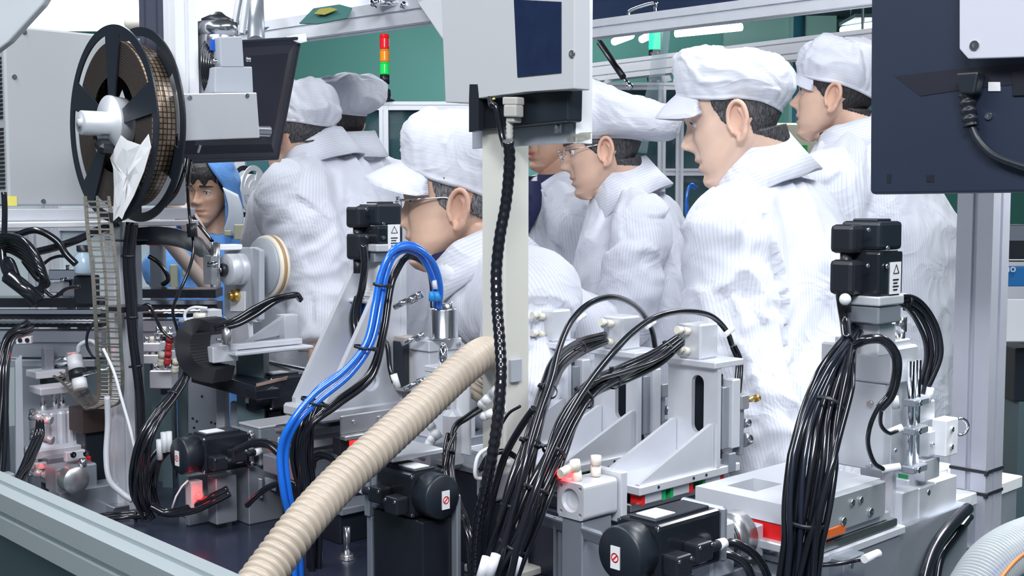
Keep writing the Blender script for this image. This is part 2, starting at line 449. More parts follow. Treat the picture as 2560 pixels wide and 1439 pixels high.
def hair_mat(name, c1, c2):
    m = mat(name, c1, .55); nt = m.node_tree; b = nt.nodes['Principled BSDF']
    tc = nt.nodes.new('ShaderNodeTexCoord'); mp = nt.nodes.new('ShaderNodeMapping'); mp.inputs['Scale'].default_value = (1, 1, .18)
    n = nt.nodes.new('ShaderNodeTexNoise'); n.inputs['Scale'].default_value = 520; n.inputs['Detail'].default_value = 2
    nt.links.new(tc.outputs['Object'], mp.inputs[0]); nt.links.new(mp.outputs[0], n.inputs['Vector'])
    cr = nt.nodes.new('ShaderNodeValToRGB'); cr.color_ramp.elements[0].position = .35; cr.color_ramp.elements[1].position = .65
    cr.color_ramp.elements[0].color = (*c1, 1); cr.color_ramp.elements[1].color = (*c2, 1)
    nt.links.new(n.outputs['Fac'], cr.inputs[0]); nt.links.new(cr.outputs[0], b.inputs['Base Color'])
    bp = nt.nodes.new('ShaderNodeBump'); bp.inputs['Strength'].default_value = .6; bp.inputs['Distance'].default_value = .002
    nt.links.new(n.outputs['Fac'], bp.inputs['Height']); nt.links.new(bp.outputs[0], b.inputs['Normal'])
    return m
HBLK = hair_mat('black_hair', (.010, .009, .010), (.035, .032, .034)); HGRY = hair_mat('grey_hair', (.05, .05, .055), (.26, .25, .26)); HDRK = hair_mat('greying_black_hair', (.016, .016, .02), (.10, .095, .10))
EYEW = mat('eye_white', (.75, .72, .70), .2); IRIS = mat('dark_iris', (.015, .008, .005), .1)

def patch(me, fn, th, name, material, parent, H, fuzz=0):
    """a thin shell over the part of the head mesh where fn(co) is true"""
    bm = bmesh.new(); bm.from_mesh(me)
    bmesh.ops.delete(bm, geom=[f for f in bm.faces if not fn(f.calc_center_median())], context='FACES')
    if not bm.faces: bm.free(); return None
    bm.normal_update()
    bnd = {v for e in bm.edges if e.is_boundary for v in e.verts}
    for v in bm.verts:
        t = -.0006 if v in bnd else (th if th < .002 else th * min(1, max(.15, ((Hi @ v.co if False else v.co).z + .058) / .03))) * (1 + fuzz * noise.noise(V((v.co.x * 260, v.co.y * 260, v.co.z * 60))))
        v.co = v.co + v.normal * t
    m2 = bpy.data.meshes.new(name); bm.to_mesh(m2); bm.free()
    m2.transform(H)
    for a in list(m2.attributes):
        if a.name == 'lip': m2.attributes.remove(a)
    return link(name, m2, material, parent, True, True)

def warp(p, v):
    v.z *= p.get('vault', 1.0) if v.z > 0 else p.get('lower', 1.0)
    return v
def make_cap(p, parent, H):
    """bouffant cap with a soft peak; all in the head frame"""
    fat = p.get('fat', 1.0)
    zf, zs, zb = p.get('rim', (.040, .028, .000))          # rim height front, side, back
    top = p.get('top', .158); tx = p.get('topy', .02); bulge = p.get('bulge', .045); droop = p.get('droop', .02); fb = p.get('fbulge', .008); pw = p.get('pw', .62)
    sd = p.get('seed', 1.0); nt = 150; nr = 60; rows = []
    def rim(a, off=.0045):
        c = math.cos(a)
        z = zs + (zf - zs) * max(0, c) ** 1.2 + (zb - zs) * max(0, -c) ** 1.1
        F0 = interp(FRONT, z); F = sum(interp(FRONT, z + q) for q in (-.03, -.02, -.01, 0, .01, .02, .03)) / 7 if -.1 < z < .05 else (F0 + sm(FRONT, z)) / 2; B = sm(BACK, z); W = sm(WIDE, z) * fat
        cy = (B - F) / 2; hy = (B + F) / 2; e = 2 / 2.2
        return V(((W + off) * math.copysign(abs(math.sin(a)) ** e, math.sin(a)), cy - (hy + off) * math.copysign(abs(c) ** e, c), z))
    for i in range(nr + 1):
        t = i / nr; row = []
        for k in range(nt):
            a = 2 * PI * k / nt; r = rim(a); c = math.cos(a); bk = max(0, -c) ** 1.0; sdw = abs(math.sin(a))
            out = V((math.sin(a), -c, 0))
            s = math.sin(t * PI / 2); q = max(0, math.cos(t * PI / 2)) ** pw
            cen = V((0, tx, 0))
            hz = r.z + (top - r.z) * s ** p.get('hp', .95)
            base = V((cen.x + (r.x - cen.x) * q, cen.y + (r.y - cen.y) * q, hz))
            g = (math.sin(PI * min(1, t * 1.02)) ** .8)
            amt = bulge * bk + fb * max(0, c) + (bulge * .42) * sdw
            base += out * amt * g
            base.z -= droop * (bk + .35 * sdw) * math.sin(PI * min(1, t * 1.9)) * (1 - t)
            # gathers at the band and soft creases
            pl = math.sin(a * 24 + 3 * noise.noise(V((math.cos(a) * 2, math.sin(a) * 2, sd)))) * .0030 * math.exp(-t * 5) * (.12 + bk + .3 * sdw) * min(1, t * 12)
            n1 = noise.noise(V((math.sin(a) * 1.3 + sd, math.cos(a) * 1.3, t * 1.8 + sd * 3.1)))
            q = V((math.sin(a) * 1.5 + t * 1.2 + n1, math.cos(a) * 1.5 - t * .8, t * 1.6 + sd * 7))
            cr = n1 * .016 + (.16 - abs(noise.noise(q))) * .018
            q = V((math.sin(a) * 2.6 - t * 2.0 + n1, math.cos(a) * 2.6 + t * 2.2, t * 3.4 + sd * 3 + a * .3))
            cr += (.14 - abs(noise.noise(q))) * .011
            cr = max(cr, -.003 - .02 * max(0, t - .6)) if t < .9 else cr * .4
            base.z -= p.get('tilt', 0) * (base.y - tx) * s
            d = out * (1 - t * .6) + V((0, 0, t))
            base += d * (pl + cr * min(1, t * 5) * 1.5 * p.get('crease', 1))
            row.append(warp(p, base))
        rows.append(row)
    mb = MB()
    band = [[rim(2 * PI * k / nt, .002) + V((0, 0, -.003)) for k in range(nt)], [rim(2 * PI * k / nt, .0055) + V((0, 0, -.004)) for k in range(nt)], [rim(2 * PI * k / nt, .0065) + V((0, 0, .002)) for k in range(nt)]]
    mb.grid([[warp(p, q) for q in b] for b in band] + rows[1:], True, True)
    bm = mb.bm
    me = bpy.data.meshes.new('cap'); bm.to_mesh(me)
    att = me.attributes.new('strip', 'FLOAT', 'POINT'); att.data.foreach_set('value', [v.co.z * .9 + v.co.y * .25 for v in me.vertices])
    bm.free(); me.transform(H)
    cap = link('cap', me, CAPW, parent, True, True)
    if p.get('peak', True):      # soft peak: curved crescent 3 mm thick
        L = p.get('peak_len', .062); dn = p.get('peak_down', .30); rows = []; am = math.radians(p.get('peak_w', 64))
        for j in range(11):
            s = j / 10; row = []
            for k in range(37):
                a = -am + 2 * am * k / 36; r = rim(a, .004)
                ext = L * max(0, math.cos(a / am * PI / 2)) ** .55
                dr = V((math.sin(a) * .55, -1, -dn - .16 * (1 - math.cos(a * 1.2)))).normalized()
                pt = r + V((0, 0, .002)) + dr * ext * s + V((0, 0, -.010 * s * s)) + V((0, 0, -.022 * (abs(a) / am) ** 2 * s))
                row.append(warp(p, pt))
            rows.append(row)
        m3 = MB(); low = [[q - V((0, 0, .003)) for q in r] for r in rows]
        m3.grid(rows); m3.grid([list(r) for r in reversed(low)])
        for rr, ll in ((rows[-1], low[-1]), ([r[0] for r in rows], [r[0] for r in low]), ([r[-1] for r in rows], [r[-1] for r in low])): m3.grid([rr, ll])
        m3.bm.verts.ensure_lookup_table()
        for v in m3.bm.verts: v.co = H @ v.co
        m3.build('cap_peak', CAPW, parent, True, True, weld=True)
    return cap

def make_hand(mb, W, d, up, side, curl=.5, s=1.0):
    """hand at wrist W pointing along d; up = back of hand normal; side: direction of the thumb"""
    d = V(d).normalized(); side = (V(side) - d * V(side).dot(d)).normalized(); up = side.cross(d).normalized()
    if up.dot(V((0, 0, 1))) < 0: up = -up
    c = W + d * .045 * s
    M = frame(c, side, d, up)
    mb.ball((0, 0, 0), 1, 14, (.040 * s, .050 * s, .0145 * s), M)
    mb.tube([W - d * .03, W + d * .02 * s], [.026 * s, .027 * s], 12)
    for i, (o, L) in enumerate(((.027, .072), (.009, .080), (-.010, .074), (-.027, .060))):
        b = W + (d * .083 + side * o) * s; pts = [b - d * .02 * s, b]; ang = 0; dd = d.copy()
        for sg, cv in ((.42, .5), (.32, .9), (.26, .7)):
            ang += cv * curl; dd = d * math.cos(ang) - up * math.sin(ang); b = b + dd * L * sg * s; pts.append(b)
        mb.tube(spline(pts, 4), lambda k: (.0092 - .00018 * k) * s, 8); mb.ball(pts[-1], .0078 * s, 8)
    b = W + (d * .022 + side * .030) * s; pts = [b - side * .01 * s, b]
    for k, f in enumerate((.036, .030, .024)):
        dd = (d * (.65 + .2 * k) + side * (.75 - .35 * k) - up * curl * .45).normalized(); b = b + dd * f * s; pts.append(b)
    mb.tube(spline(pts, 4), lambda k: (.0115 - .00025 * k) * s, 8); mb.ball(pts[-1], .0086 * s, 8)

def make_coat(p, root, bones, tubes, material, name='coat', vox=.0075, wr=1.0):
    """tubes: list of (points, radii (a: along shoulder dir, b: depth), sd dir) fused into one coat"""
    mb = MB(); SD = V(p['sd']).normalized(); FD = V((0, 0, 1)).cross(SD).normalized()
    for kind, pts, rad in tubes:
        if kind == 'torso':
            rows = []
            for c, (ra, rb) in zip(pts, rad):
                row = []
                for k in range(48):
                    a = 2 * PI * k / 48; e = .86
                    row.append(V(c) + SD * ra * math.copysign(abs(math.cos(a)) ** e, math.cos(a)) + FD * rb * math.copysign(abs(math.sin(a)) ** e, math.sin(a)))
                rows.append(row)
            mb.grid(rows, True, True, True)
        else:
            sp = spline(pts, 8); n = len(rad) - 1
            def rf(i, sp=sp, rad=rad, n=n):
                t = i / (len(sp) - 1) * n; j = min(int(t), n - 1); return rad[j] + (rad[j + 1] - rad[j]) * (t - j)
            mb.tube(sp, rf, 28)
            mb.ball(sp[0], rad[0], 16)
    bmesh.ops.recalc_face_normals(mb.bm, faces=mb.bm.faces[:])
    me = bpy.data.meshes.new(name); mb.bm.to_mesh(me); mb.bm.free()
    me = remesh(me, vox, 8, .5)
    # lengthwise coordinates from the nearest bone
    n = len(me.vertices); strip = [0.0] * n; sd = p.get('seed', 1) * 3.7
    nrm = [v.normal.copy() for v in me.vertices]
    for i, v in enumerate(me.vertices):
        best = 1e9
        for bi, (a, b, R, ref) in enumerate(bones):
            ab = b - a; t = max(-.15, min(1.15, (v.co - a).dot(ab) / ab.length_squared)); c = a + ab * t
            dd = (v.co - c).length / R
            if dd < best: best = dd; B = (bi, a, ab, t, c, R, ref)
        bi, a, ab, t, c, R, ref = B
        ax = ab.normalized(); r = v.co - c; x = ref - ax * ref.dot(ax); x.normalize(); y = ax.cross(x)
        ang = math.atan2(r.dot(y), r.dot(x)); L = t * ab.length; u = ang * R; strip[i] = u
        if bi == 0:   # torso drape: long folds falling from the shoulders
            w0 = noise.noise(V((v.co.x * 3, v.co.y * 3, v.co.z * 2 + sd)))
            q = V((u * 6.5 + L * 1.5 + w0 * 1.2, L * 1.3, sd)); d = (.18 - abs(noise.noise(q))) * .030
            q = V((u * 9 - L * 7 + w0 * 2, L * 2.5 + u * 2, sd + 5)); d += (.16 - abs(noise.noise(q))) * .014
            q = V((u * 22 + L * 5, L * 8 + w0 * 3, sd + 11)); d += (.14 - abs(noise.noise(q))) * .0045
            d += w0 * .012
        else:         # sleeves: slanting creases, tightest at the elbow
            w0 = noise.noise(V((v.co.x * 5, v.co.y * 5, v.co.z * 4 + sd)))
            q = V((u * 5 + L * 7 + w0 * 1.5, L * 9 - u * 3, sd + bi)); d = (.17 - abs(noise.noise(q))) * .030
            q = V((u * 7 - L * 15 + w0 * 2, L * 9 + u * 5, sd + 9 + bi)); d += (.15 - abs(noise.noise(q))) * .014
            q = V((u * 22, L * 26 + u * 10, sd + 19 + bi)); d += (.14 - abs(noise.noise(q))) * .004
        v.co = v.co + nrm[i] * d * wr * .98
    att = me.attributes.new('strip', 'FLOAT', 'POINT'); att.data.foreach_set('value', strip)
    me.update()
    return link(name, me, material, root, True, True)

def make_collar(p, root, H, material, shirt=True):
    """turn-down collar round the neck. p['collar'] = dict(c0 centre, ax axis up, fr front dir, r, h, gap, fan)"""
    k = p['collar']; c0 = V(k['c']); ax = V(k['ax']).normalized(); fr = V(k['fr']); fr = (fr - ax * fr.dot(ax)).normalized(); sx = ax.cross(fr)
    r = k.get('r', .075); h = k.get('h', .045); gap = math.radians(k.get('gap', 22)); fan = k.get('fan', .045); drop = k.get('drop', .055)
    n = 61; rows = []
    def ring(rr, z, g, ry=1.08, sag=0):
        out = []
        for i in range(n):
            a = gap * g + (2 * PI - 2 * gap * g) * i / (n - 1); c = math.cos(a)
            f = max(0, c) ** 2
            out.append(c0 + fr * rr * ry * c + sx * rr * math.sin(a) + ax * (z - sag * f + .004 * noise.noise(V((math.cos(a) * 2, math.sin(a) * 2, z * 20 + p.get('seed', 1))))))
        return out
    prof = [(r * 1.02, -.02, 1), (r * .97, h * .5, 1), (r * .97, h, 1), (r * 1.03, h + .004, 1), (r * 1.10, h * .75, 1.05), (r * 1.08 + .45 * fan, h - drop * .6, 1.2), (r * 1.08 + fan, h - drop * 1.15, 1.55)]
    rows = [ring(a, z, g, 1.08, k.get('sag', .03)) for a, z, g in prof]
    inner = [ring(a - .004, z - .002, g, 1.08, k.get('sag', .03)) for a, z, g in prof]
    mb = MB(); mb.grid(rows); mb.grid([list(x) for x in reversed(inner)])
    mb.grid([rows[-1], inner[-1]]); mb.grid([rows[0], inner[0]]); mb.grid([[x[0] for x in rows], [x[0] for x in inner]]); mb.grid([[x[-1] for x in rows], [x[-1] for x in inner]])
    bmesh.ops.remove_doubles(mb.bm, verts=mb.bm.verts[:], dist=1e-5)
    bmesh.ops.recalc_face_normals(mb.bm, faces=mb.bm.faces[:])
    me = bpy.data.meshes.new('collar'); mb.bm.to_mesh(me); mb.bm.free()
    att = me.attributes.new('strip', 'FLOAT', 'POINT'); att.data.foreach_set('value', [(v.co - c0).dot(ax) * 1.0 for v in me.vertices])
    link('collar', me, material, root, True, True)
    if shirt:
        m2 = MB(); prof = [(r * .93, .0, 0), (r * .90, h * .55, 0), (r * .90, h * .98, 0), (r * .95, h * .98, 0), (r * .97, h * .3, 0)]
        m2.grid([ring(a, z, .8) for a, z, g in prof]); m2.build('shirt_collar', NAVYC, root, True, True)

def make_person(p):
    """p: dict with label, head (ear-level point, Y, yaw, pitch, roll), torso etc."""
    foot = V(p['foot'])
    root = thing('person', p['label'], 'person', foot, 'people in white coats around the machine' if p.get('white', True) else None)
    hp = V(p['head']); yaw, pit, rol = [math.radians(a) for a in p['rot']]
    R = Matrix.Rotation(yaw, 4, 'Z') @ Matrix.Rotation(rol, 4, 'Y') @ Matrix.Rotation(pit, 4, 'X')
    S = p.get('scale', 1.0)
    ear_local = V((0, .012, -.018))
    H = Matrix.Translation(hp) @ R @ Matrix.Scale(S, 4) @ Matrix.Translation(-ear_local)
    # neck goes to the given neck base
    nb = V(p['neck']); nl = H.inverted() @ nb
    hm = head_local({**p, 'neck': tuple(nl)})
    lip = []
    for v in hm.vertices:
        x, y, z = v.co; a = 0
        if y < -.06 and abs(x) < .026:
            zc = -.067 * p.get('lower', 1.0) - .0008 * (abs(x) / .02) ** 2
            a = math.exp(-(abs(x) / .023) ** 6) * math.exp(-((z - zc + .0005) / .0105) ** 4)
        # ears and cheeks a little redder
        if abs(x) > .071 * p.get('fat', 1) and y > 0: a = max(a, .28)
        lip.append(a * p.get('lips', .8))
    att = hm.attributes.new('lip', 'FLOAT', 'POINT'); att.data.foreach_set('value', lip)
    hair = p.get('hair', HBLK); hl = p.get('hairline', -.052)
    ve = p.get('vault', 1.0)
    def hairf(c):
        x, y, z = c
        z = z / (p.get('vault', 1.0) if z > 0 else p.get('lower', 1.0))
        zf_, zs_, zb_ = p.get('rim', (.040, .028, .000))
        cc = -(y - .01) / max(.02, math.hypot(x, y - .01)); rz = zs_ + (zf_ - zs_) * max(0, cc) ** 1.2 + (zb_ - zs_) * max(0, -cc) ** 1.1
        if p.get('capon', True) and z > rz + .012: return False
        if z < -.028 and y > .090 and not p.get('nape'): return False
        if (abs(x) > .066 * p.get('fat', 1) and -.012 < y < .045 and z < .022 and (abs(x) > .0765 * p.get('fat', 1) or z < -.02)): return False     # ears
        if y > .030: return z > hl + p.get('hslope', .45) * max(0, .10 - y) and (abs(x) < .075 or y > .04)
        if y > p.get('temple', -.052) + .3 * abs(z - .02) * (z < .02): return z > (.012 if y < .0 else .005) if p.get('side', 1) == 0 else z > -.018 + max(0, -.012 - y) * 1.2
        if z > .052: return p.get('fringe', False) or y > max(-.03, p.get('temple', -.052) + .01)
        if p.get('fringe') and abs(x) < .06: return z > .034 + .010 * math.sin(x * 170)
        return False
    if p.get('show_hair', True): patch(hm, hairf, .0035, 'hair', hair, root, H, .5)
    for sg_ in (-1, 1): patch(hm, lambda c: c.x * sg_ > 0 and c.y < -.045 and abs(c.z / ve - .0215 + .10 * max(0, abs(c.x) - .035)) < .0036 + .001 * math.sin(c.x * 90) and .012 < abs(c.x) < .052, .0014, 'eyebrow', p.get('brow', hair), root, H, 1)
    for s in (-1, 1):            # eyes
        e = MB(); e.ball(H @ V((s * .0315, -.0614, -.0008)), .0118 * S, 20)
        eo = e.build('eye', EYEW, root, True, True)
        lk = V(p.get('look', (0, -1, -.1))).normalized()
        e = MB(); e.ball(H @ (V((s * .0315, -.0614, -.0008)) + lk * .0062), .0061 * S, 14); e.build('iris', IRIS, eo, True, True)
    for s in (-1, 1):            # upper lash line
        e = MB(); e.tube([H @ V((s * (.0315 + q * .0135), -.0757 + .0048 * q * q * (1 if q * 1 > 0 else .4) , .0048 - .0052 * q * q)) for q in (-1, -.6, -.2, .2, .6, 1)], .0009 * S, 6); e.build('eyelashes', HBLK, root, True, True)
    hm.transform(H)
    bm = bmesh.new(); bm.from_mesh(hm)
    mb = MB(); mb.bm.free(); mb.bm = bm
    for k in range(2): bm.verts.layers.float.get('lip')
    SD = V(p['sd']).normalized()
    # torso core and arms under the clothes
    hips = V(p['hips']); chest = V(p['chest'])
    rr = []
    for c, ra, rb in ((hips, .13, .10), (hips.lerp(chest, .5), .12, .09), (chest, .14, .095), (chest.lerp(nb, .6), .11, .07), (nb, .055, .055)):
        FD = V((0, 0, 1)).cross(SD); rr.append([c + SD * ra * math.cos(2 * PI * k / 24) + FD * rb * math.sin(2 * PI * k / 24) for k in range(24)])
    mb.grid(rr, True, True, True)
    for arm in p['arms']:
        s, e, wv = [V(q) for q in arm['pts']]
        mb.tube(spline([chest.lerp(s, .6), s, e, wv], 6), [.05, .05, .05, .05, .05, .05, .05, .046, .045, .044, .043, .042, .042, .040, .038, .036, .032, .028, .026], 12)
        if arm.get('hand', True): make_hand(mb, wv, arm.get('d', wv - e), None, arm.get('thumb', (0, 0, 1)), arm.get('curl', .6))
    legs = []
    for s in (-1, 1):
        hp_ = hips + SD * .085 * s - V((0, 0, .05)); ft = foot + SD * .10 * s + V((0, 0, .06)); kn = hp_.lerp(ft, .5) + (V((0, 0, 1)).cross(SD)) * -.02
        legs.append((hp_, kn, ft)); mb.tube([hp_, kn, ft], [.075, .052, .036], 12)
    b = mb.build('body', p['skin'], root, True, True)
    # trousers and shoes
    for hp_, kn, ft in legs: MB().tube(spline([hp_ + V((0, 0, .02)), kn, ft + V((0, 0, .0))], 6), lambda i: .098 - .0025 * i, 20).build('trouser_leg', p.get('cloth', COATW), root, True, True)
    fdir = V(p.get('fdir', R @ V((0, -1, 0)))); fdir.z = 0; fdir.normalize()
    for hp_, kn, ft in legs:
        sx = fdir.cross(V((0, 0, 1)))
        MB().ball((0, 0, 0), 1, 16, (.045, .13, .045), frame(V((ft.x, ft.y, .046)) + fdir * .06, sx, fdir, (0, 0, 1))).build('shoe', WHITE, root, True, True)
    # coat
    up = V((0, 0, 1)); hem = V(p.get('hem', hips + V((0, 0, -.38)))); dep = p.get('deep', 1.0); wid = p.get('wide', 1.0)
    tb = []
    pts = [hem, hem.lerp(hips, .5), hips, hips.lerp(chest, .5), chest, chest.lerp(nb, .45), chest.lerp(nb, .75), nb + (nb - chest) * .07]
    hw = p.get('hemw', 1.0)
    rad = [(.235 * wid * hw, .180 * dep * hw), (.228 * wid * hw, .172 * dep * hw), (.225 * wid, .168 * dep), (.222 * wid, .165 * dep), (.218 * wid, .160 * dep), (.195 * wid, .135 * dep), (.15 * wid, .115 * dep), (.092, .088)]
    tb.append(('torso', pts, rad))
    bones = [(hem, nb, .21, p.get('seam', -V((0, 0, 1)).cross(SD)))]
    for arm in p['arms']:
        s, e, wv = [V(q) for q in arm['pts']]; ar = arm.get('r', (.078, .070, .066, .058, .050))
        tb.append(('tube', [nb.lerp(s, .25) - V((0, 0, .02)), s, s.lerp(e, .5), e, e.lerp(wv, .55), wv - (wv - e).normalized() * .015], [ar[0] * .72, ar[0], ar[1], ar[2], ar[3], ar[4]]))
        tb.append(('tube', [nb + (s - nb) * .12, nb.lerp(s, .55) + V((0, 0, .008)), s + V((0, 0, -.005))], [.060, .064, .072]))
        tb.append(('tube', [nb.lerp(s, .3) - V((0, 0, .05)), s - V((0, 0, .03))], [.09, .085]))
        rf = V((0, 1, 0)) if arm.get('ref') is None else V(arm['ref'])
        bones += [(s, e, ar[1] * .9, rf), (e, wv, ar[3], rf)]
    make_coat(p, root, bones, tb, p.get('cloth', COATW), wr=p.get('wr', 1.0))
    if p.get('collar'): make_collar(p, root, H, p.get('cloth', COATW), p.get('shirt', True))
    if p.get('capon', True): make_cap(p, root, H)
    return root, H
def gnd(v): return V((v.x, v.y, 0))
def arm(s, e, w_, **k): return dict(pts=[s, e, w_], **k)
# tall man in the middle of the group
def G_man():
    nb = P(1912, 468, 2.30); sd = V((-.5, -.87, 0)).normalized(); fr = V((-.87, .5, 0))
    hips = V((P(1950, 900, 2.32).x, 2.34, .93)); chest = P(1935, 640, 2.33)
    sl = nb + sd * .17 + V((0, 0, -.085)); sr = nb - sd * .19 + V((0, 0, -.085))
    return make_person(dict(label='older man with greying hair in profile, standing tallest, white peaked cap', head=P(1850, 300, 2.27), rot=(-104, 17, 2), neck=nb, sd=sd,
        foot=gnd(hips), hips=hips, chest=chest, skin=SKIN_L, hair=HDRK, brow=HBLK, temple=-.026, nape=True, hairline=-.088, hslope=.6, seed=1.3, seam=V((.2, 1, 0)),
        arms=[arm(sl, P(1835, 850, 2.10), P(1930, 1235, 2.02), thumb=(-1, 0, .2), r=(.092, .092, .090, .085, .074)), arm(sr, P(2060, 820, 2.56), P(1900, 1000, 2.5), thumb=(0, 0, 1))],
        collar=dict(c=nb + V((-.018, .0, .022)), ax=(-.38, .1, 1), fr=fr, r=.078, h=.055, fan=.028, drop=.075, gap=16, sag=.045),
        vault=.90, lower=1.12, tilt=.38, rim=(.070, .026, -.022), top=.130, topy=.022, bulge=.046, droop=.026, fbulge=.0, pw=.55, hp=.85, peak_len=.056, peak_down=.42, peak_w=58, wide=.98, deep=1.05, nose=1.0, jaw=1.04, fat=1.0, crease=.9))
# man bending over the machine, glasses
def D_man():
    nb = P(1212, 668, 2.26); sd = V((.05, -1, 0)).normalized(); fr = V((-1, -.05, 0))
    hips = V((P(1480, 900, 2.5).x, 2.50, .90)); chest = P(1330, 770, 2.36)
    sl = P(1330, 735, 2.13); sr = P(1270, 720, 2.52)
    r, H = make_person(dict(label='man in metal-rimmed glasses bending forward, white peaked cap, behind grey post', head=P(1146, 520, 2.27), rot=(-88, 4, 0), neck=nb, sd=sd, scale=1.03,
        foot=gnd(V((hips.x, 2.5, 0))), hips=hips, chest=chest, skin=SKIN_M, temple=-.030, hair=HGRY, brow=HDRK, hairline=-.058, seed=2.1, seam=V((0, 1, 0)),
        arms=[arm(sl, P(1300, 1000, 2.02), P(1120, 1010, 2.0), thumb=(0, 0, 1), r=(.085, .08, .07, .062, .055)), arm(sr, P(1180, 900, 2.5), P(1100, 960, 2.4), thumb=(0, 0, 1))],
        collar=dict(c=nb + V((-.02, 0, .012)), ax=(-.45, 0, 1), fr=fr, r=.082, h=.045, fan=.026, drop=.06, gap=26, sag=.035),
        lower=1.08, rim=(.074, .024, -.022), top=.158, topy=.030, bulge=.030, droop=.012, fbulge=.004, pw=.60, hp=.85, peak_len=.074, peak_down=.22, fat=1.10, jaw=1.10, nose=.9, wide=.95, deep=1.0, crease=.7, neck_r=.064))
    # glasses: child of the person, metal frame with two clear lenses
    S = lambda x, y, z: H @ V((x, y, z))
    g = MB()
    for s in (-1, 1):
        g.tube([S(s * (.033 + .021 * math.cos(a)), -.0985 + .004 * abs(math.cos(a)) * (1 if math.cos(a) > 0 else 0), -.004 + .0145 * math.sin(a)) for a in [2 * PI * k / 20 for k in range(21)]], .0011, 6)
        g.tube([S(s * .055, -.094, .003), S(s * .074, -.085, .004), S(s * .0815, -.045, .0035), S(s * .083, -.01, .003), S(s * .083, .012, -.004), S(s * .081, .024, -.018)], .0018, 6)
    g.tube([S(-.012, -.099, .0), S(0, -.103, .002), S(.012, -.099, .0)], .0012, 6)
    go = g.build('glasses', CHROME, r, True, True)
    for s in (-1, 1):
        l = MB(); l.grid([[S(s * (.033 + .0205 * f * math.cos(a)), -.099 - .001 * (1 - f), -.004 + .014 * f * math.sin(a)) for a in [2 * PI * k / 20 for k in range(20)]] for f in (.02, .5, 1)], True)
        l.build('lens', mat('clear_lens', (.9, .95, 1), .02, 0, alpha=.12), go, True, True)
def F_man():
    nb = P(1572, 492, 2.96); sd = V((-.25, -.97, 0)).normalized(); fr = V((-.97, .25, 0))
    hips = V((P(1640, 900, 3.0).x, 3.02, .93)); chest = P(1590, 680, 3.0)
    r, H = make_person(dict(label='man leaning forward in profile, dark hair under slanting white cap, between post and tall man', head=P(1518, 382, 2.93), rot=(-97, 12, 0), neck=nb, sd=sd,
        foot=gnd(hips), hips=hips, chest=chest, skin=SKIN_M, hair=HDRK, brow=HDRK, hairline=-.072, hslope=.25, peak=False, seed=3.3, seam=V((.2, 1, 0)),
        arms=[arm(P(1600, 570, 2.80), P(1560, 800, 2.76), P(1470, 880, 2.74), thumb=(0, 0, 1), r=(.085, .08, .07, .062, .055)), arm(P(1640, 560, 3.15), P(1600, 800, 3.2), P(1480, 860, 3.1), thumb=(0, 0, 1))],
        collar=dict(c=nb + V((-.01, 0, .012)), ax=(-.45, .1, 1), fr=fr, r=.076, h=.055, fan=.026, drop=.075, gap=20, sag=.05),
        rim=(.045, .018, -.005), tilt=.62, top=.140, topy=.045, bulge=.105, droop=.045, fbulge=.01, pw=.55, hp=1.0, peak_len=.06, wide=.92, deep=.95, fat=.96))
    S = lambda x, y, z: H @ V((x, y, z)); g = MB()
    for s in (-1, 1):
        g.tube([S(s * (.033 + .021 * math.cos(a)), -.0985, -.004 + .0145 * math.sin(a)) for a in [2 * PI * k / 20 for k in range(21)]], .0010, 6)
        g.tube([S(s * .055, -.094, .003), S(s * .0735, -.082, .004), S(s * .0775, -.03, .003), S(s * .079, .010, .001)], .0013, 6)
    g.tube([S(-.012, -.099, .0), S(0, -.103, .002), S(.012, -.099, .0)], .0012, 6); g.build('glasses', CHROME, r, True, True)
def H_man():
    nb = P(2150, 372, 2.86); sd = V((-.62, -.78, 0)).normalized(); fr = V((-.78, .62, 0))
    hips = V((P(2240, 900, 2.9).x, 2.92, .93)); chest = P(2205, 560, 2.90)
    sr = nb - sd * .21 + V((0, 0, -.085)); sl = nb + sd * .17 + V((0, 0, -.085))
    make_person(dict(label='young man with black hair and white cap standing behind the large dark monitor', head=P(2100, 246, 2.87), rot=(-116, -2, 2), neck=nb, sd=sd,
        foot=gnd(hips), hips=hips, chest=chest, skin=SKIN_M, hair=HBLK, hairline=-.066, hslope=.3, seed=4.9, fringe=True, seam=V((.2, 1, 0)),
        arms=[arm(sr, P(2330, 700, 3.02), P(2345, 862, 2.92), thumb=(1, -.3, .2), d=(-.5, -.2, -.55), r=(.085, .08, .072, .066, .058)), arm(sl, P(2120, 720, 2.75), P(2150, 900, 2.6), thumb=(-1, 0, .3))],
        collar=dict(c=nb + V((-.012, 0, .012)), ax=(-.25, .1, 1), fr=fr, r=.076, h=.045, fan=.026, drop=.055, gap=24, sag=.03),
        vault=.88, rim=(.045, .020, -.018), top=.138, topy=.015, bulge=.026, droop=.012, fbulge=.006, pw=.62, hp=.9, peak=True, peak_len=.02, peak_down=.2, wide=1.05, deep=1.1, nose=1.0))
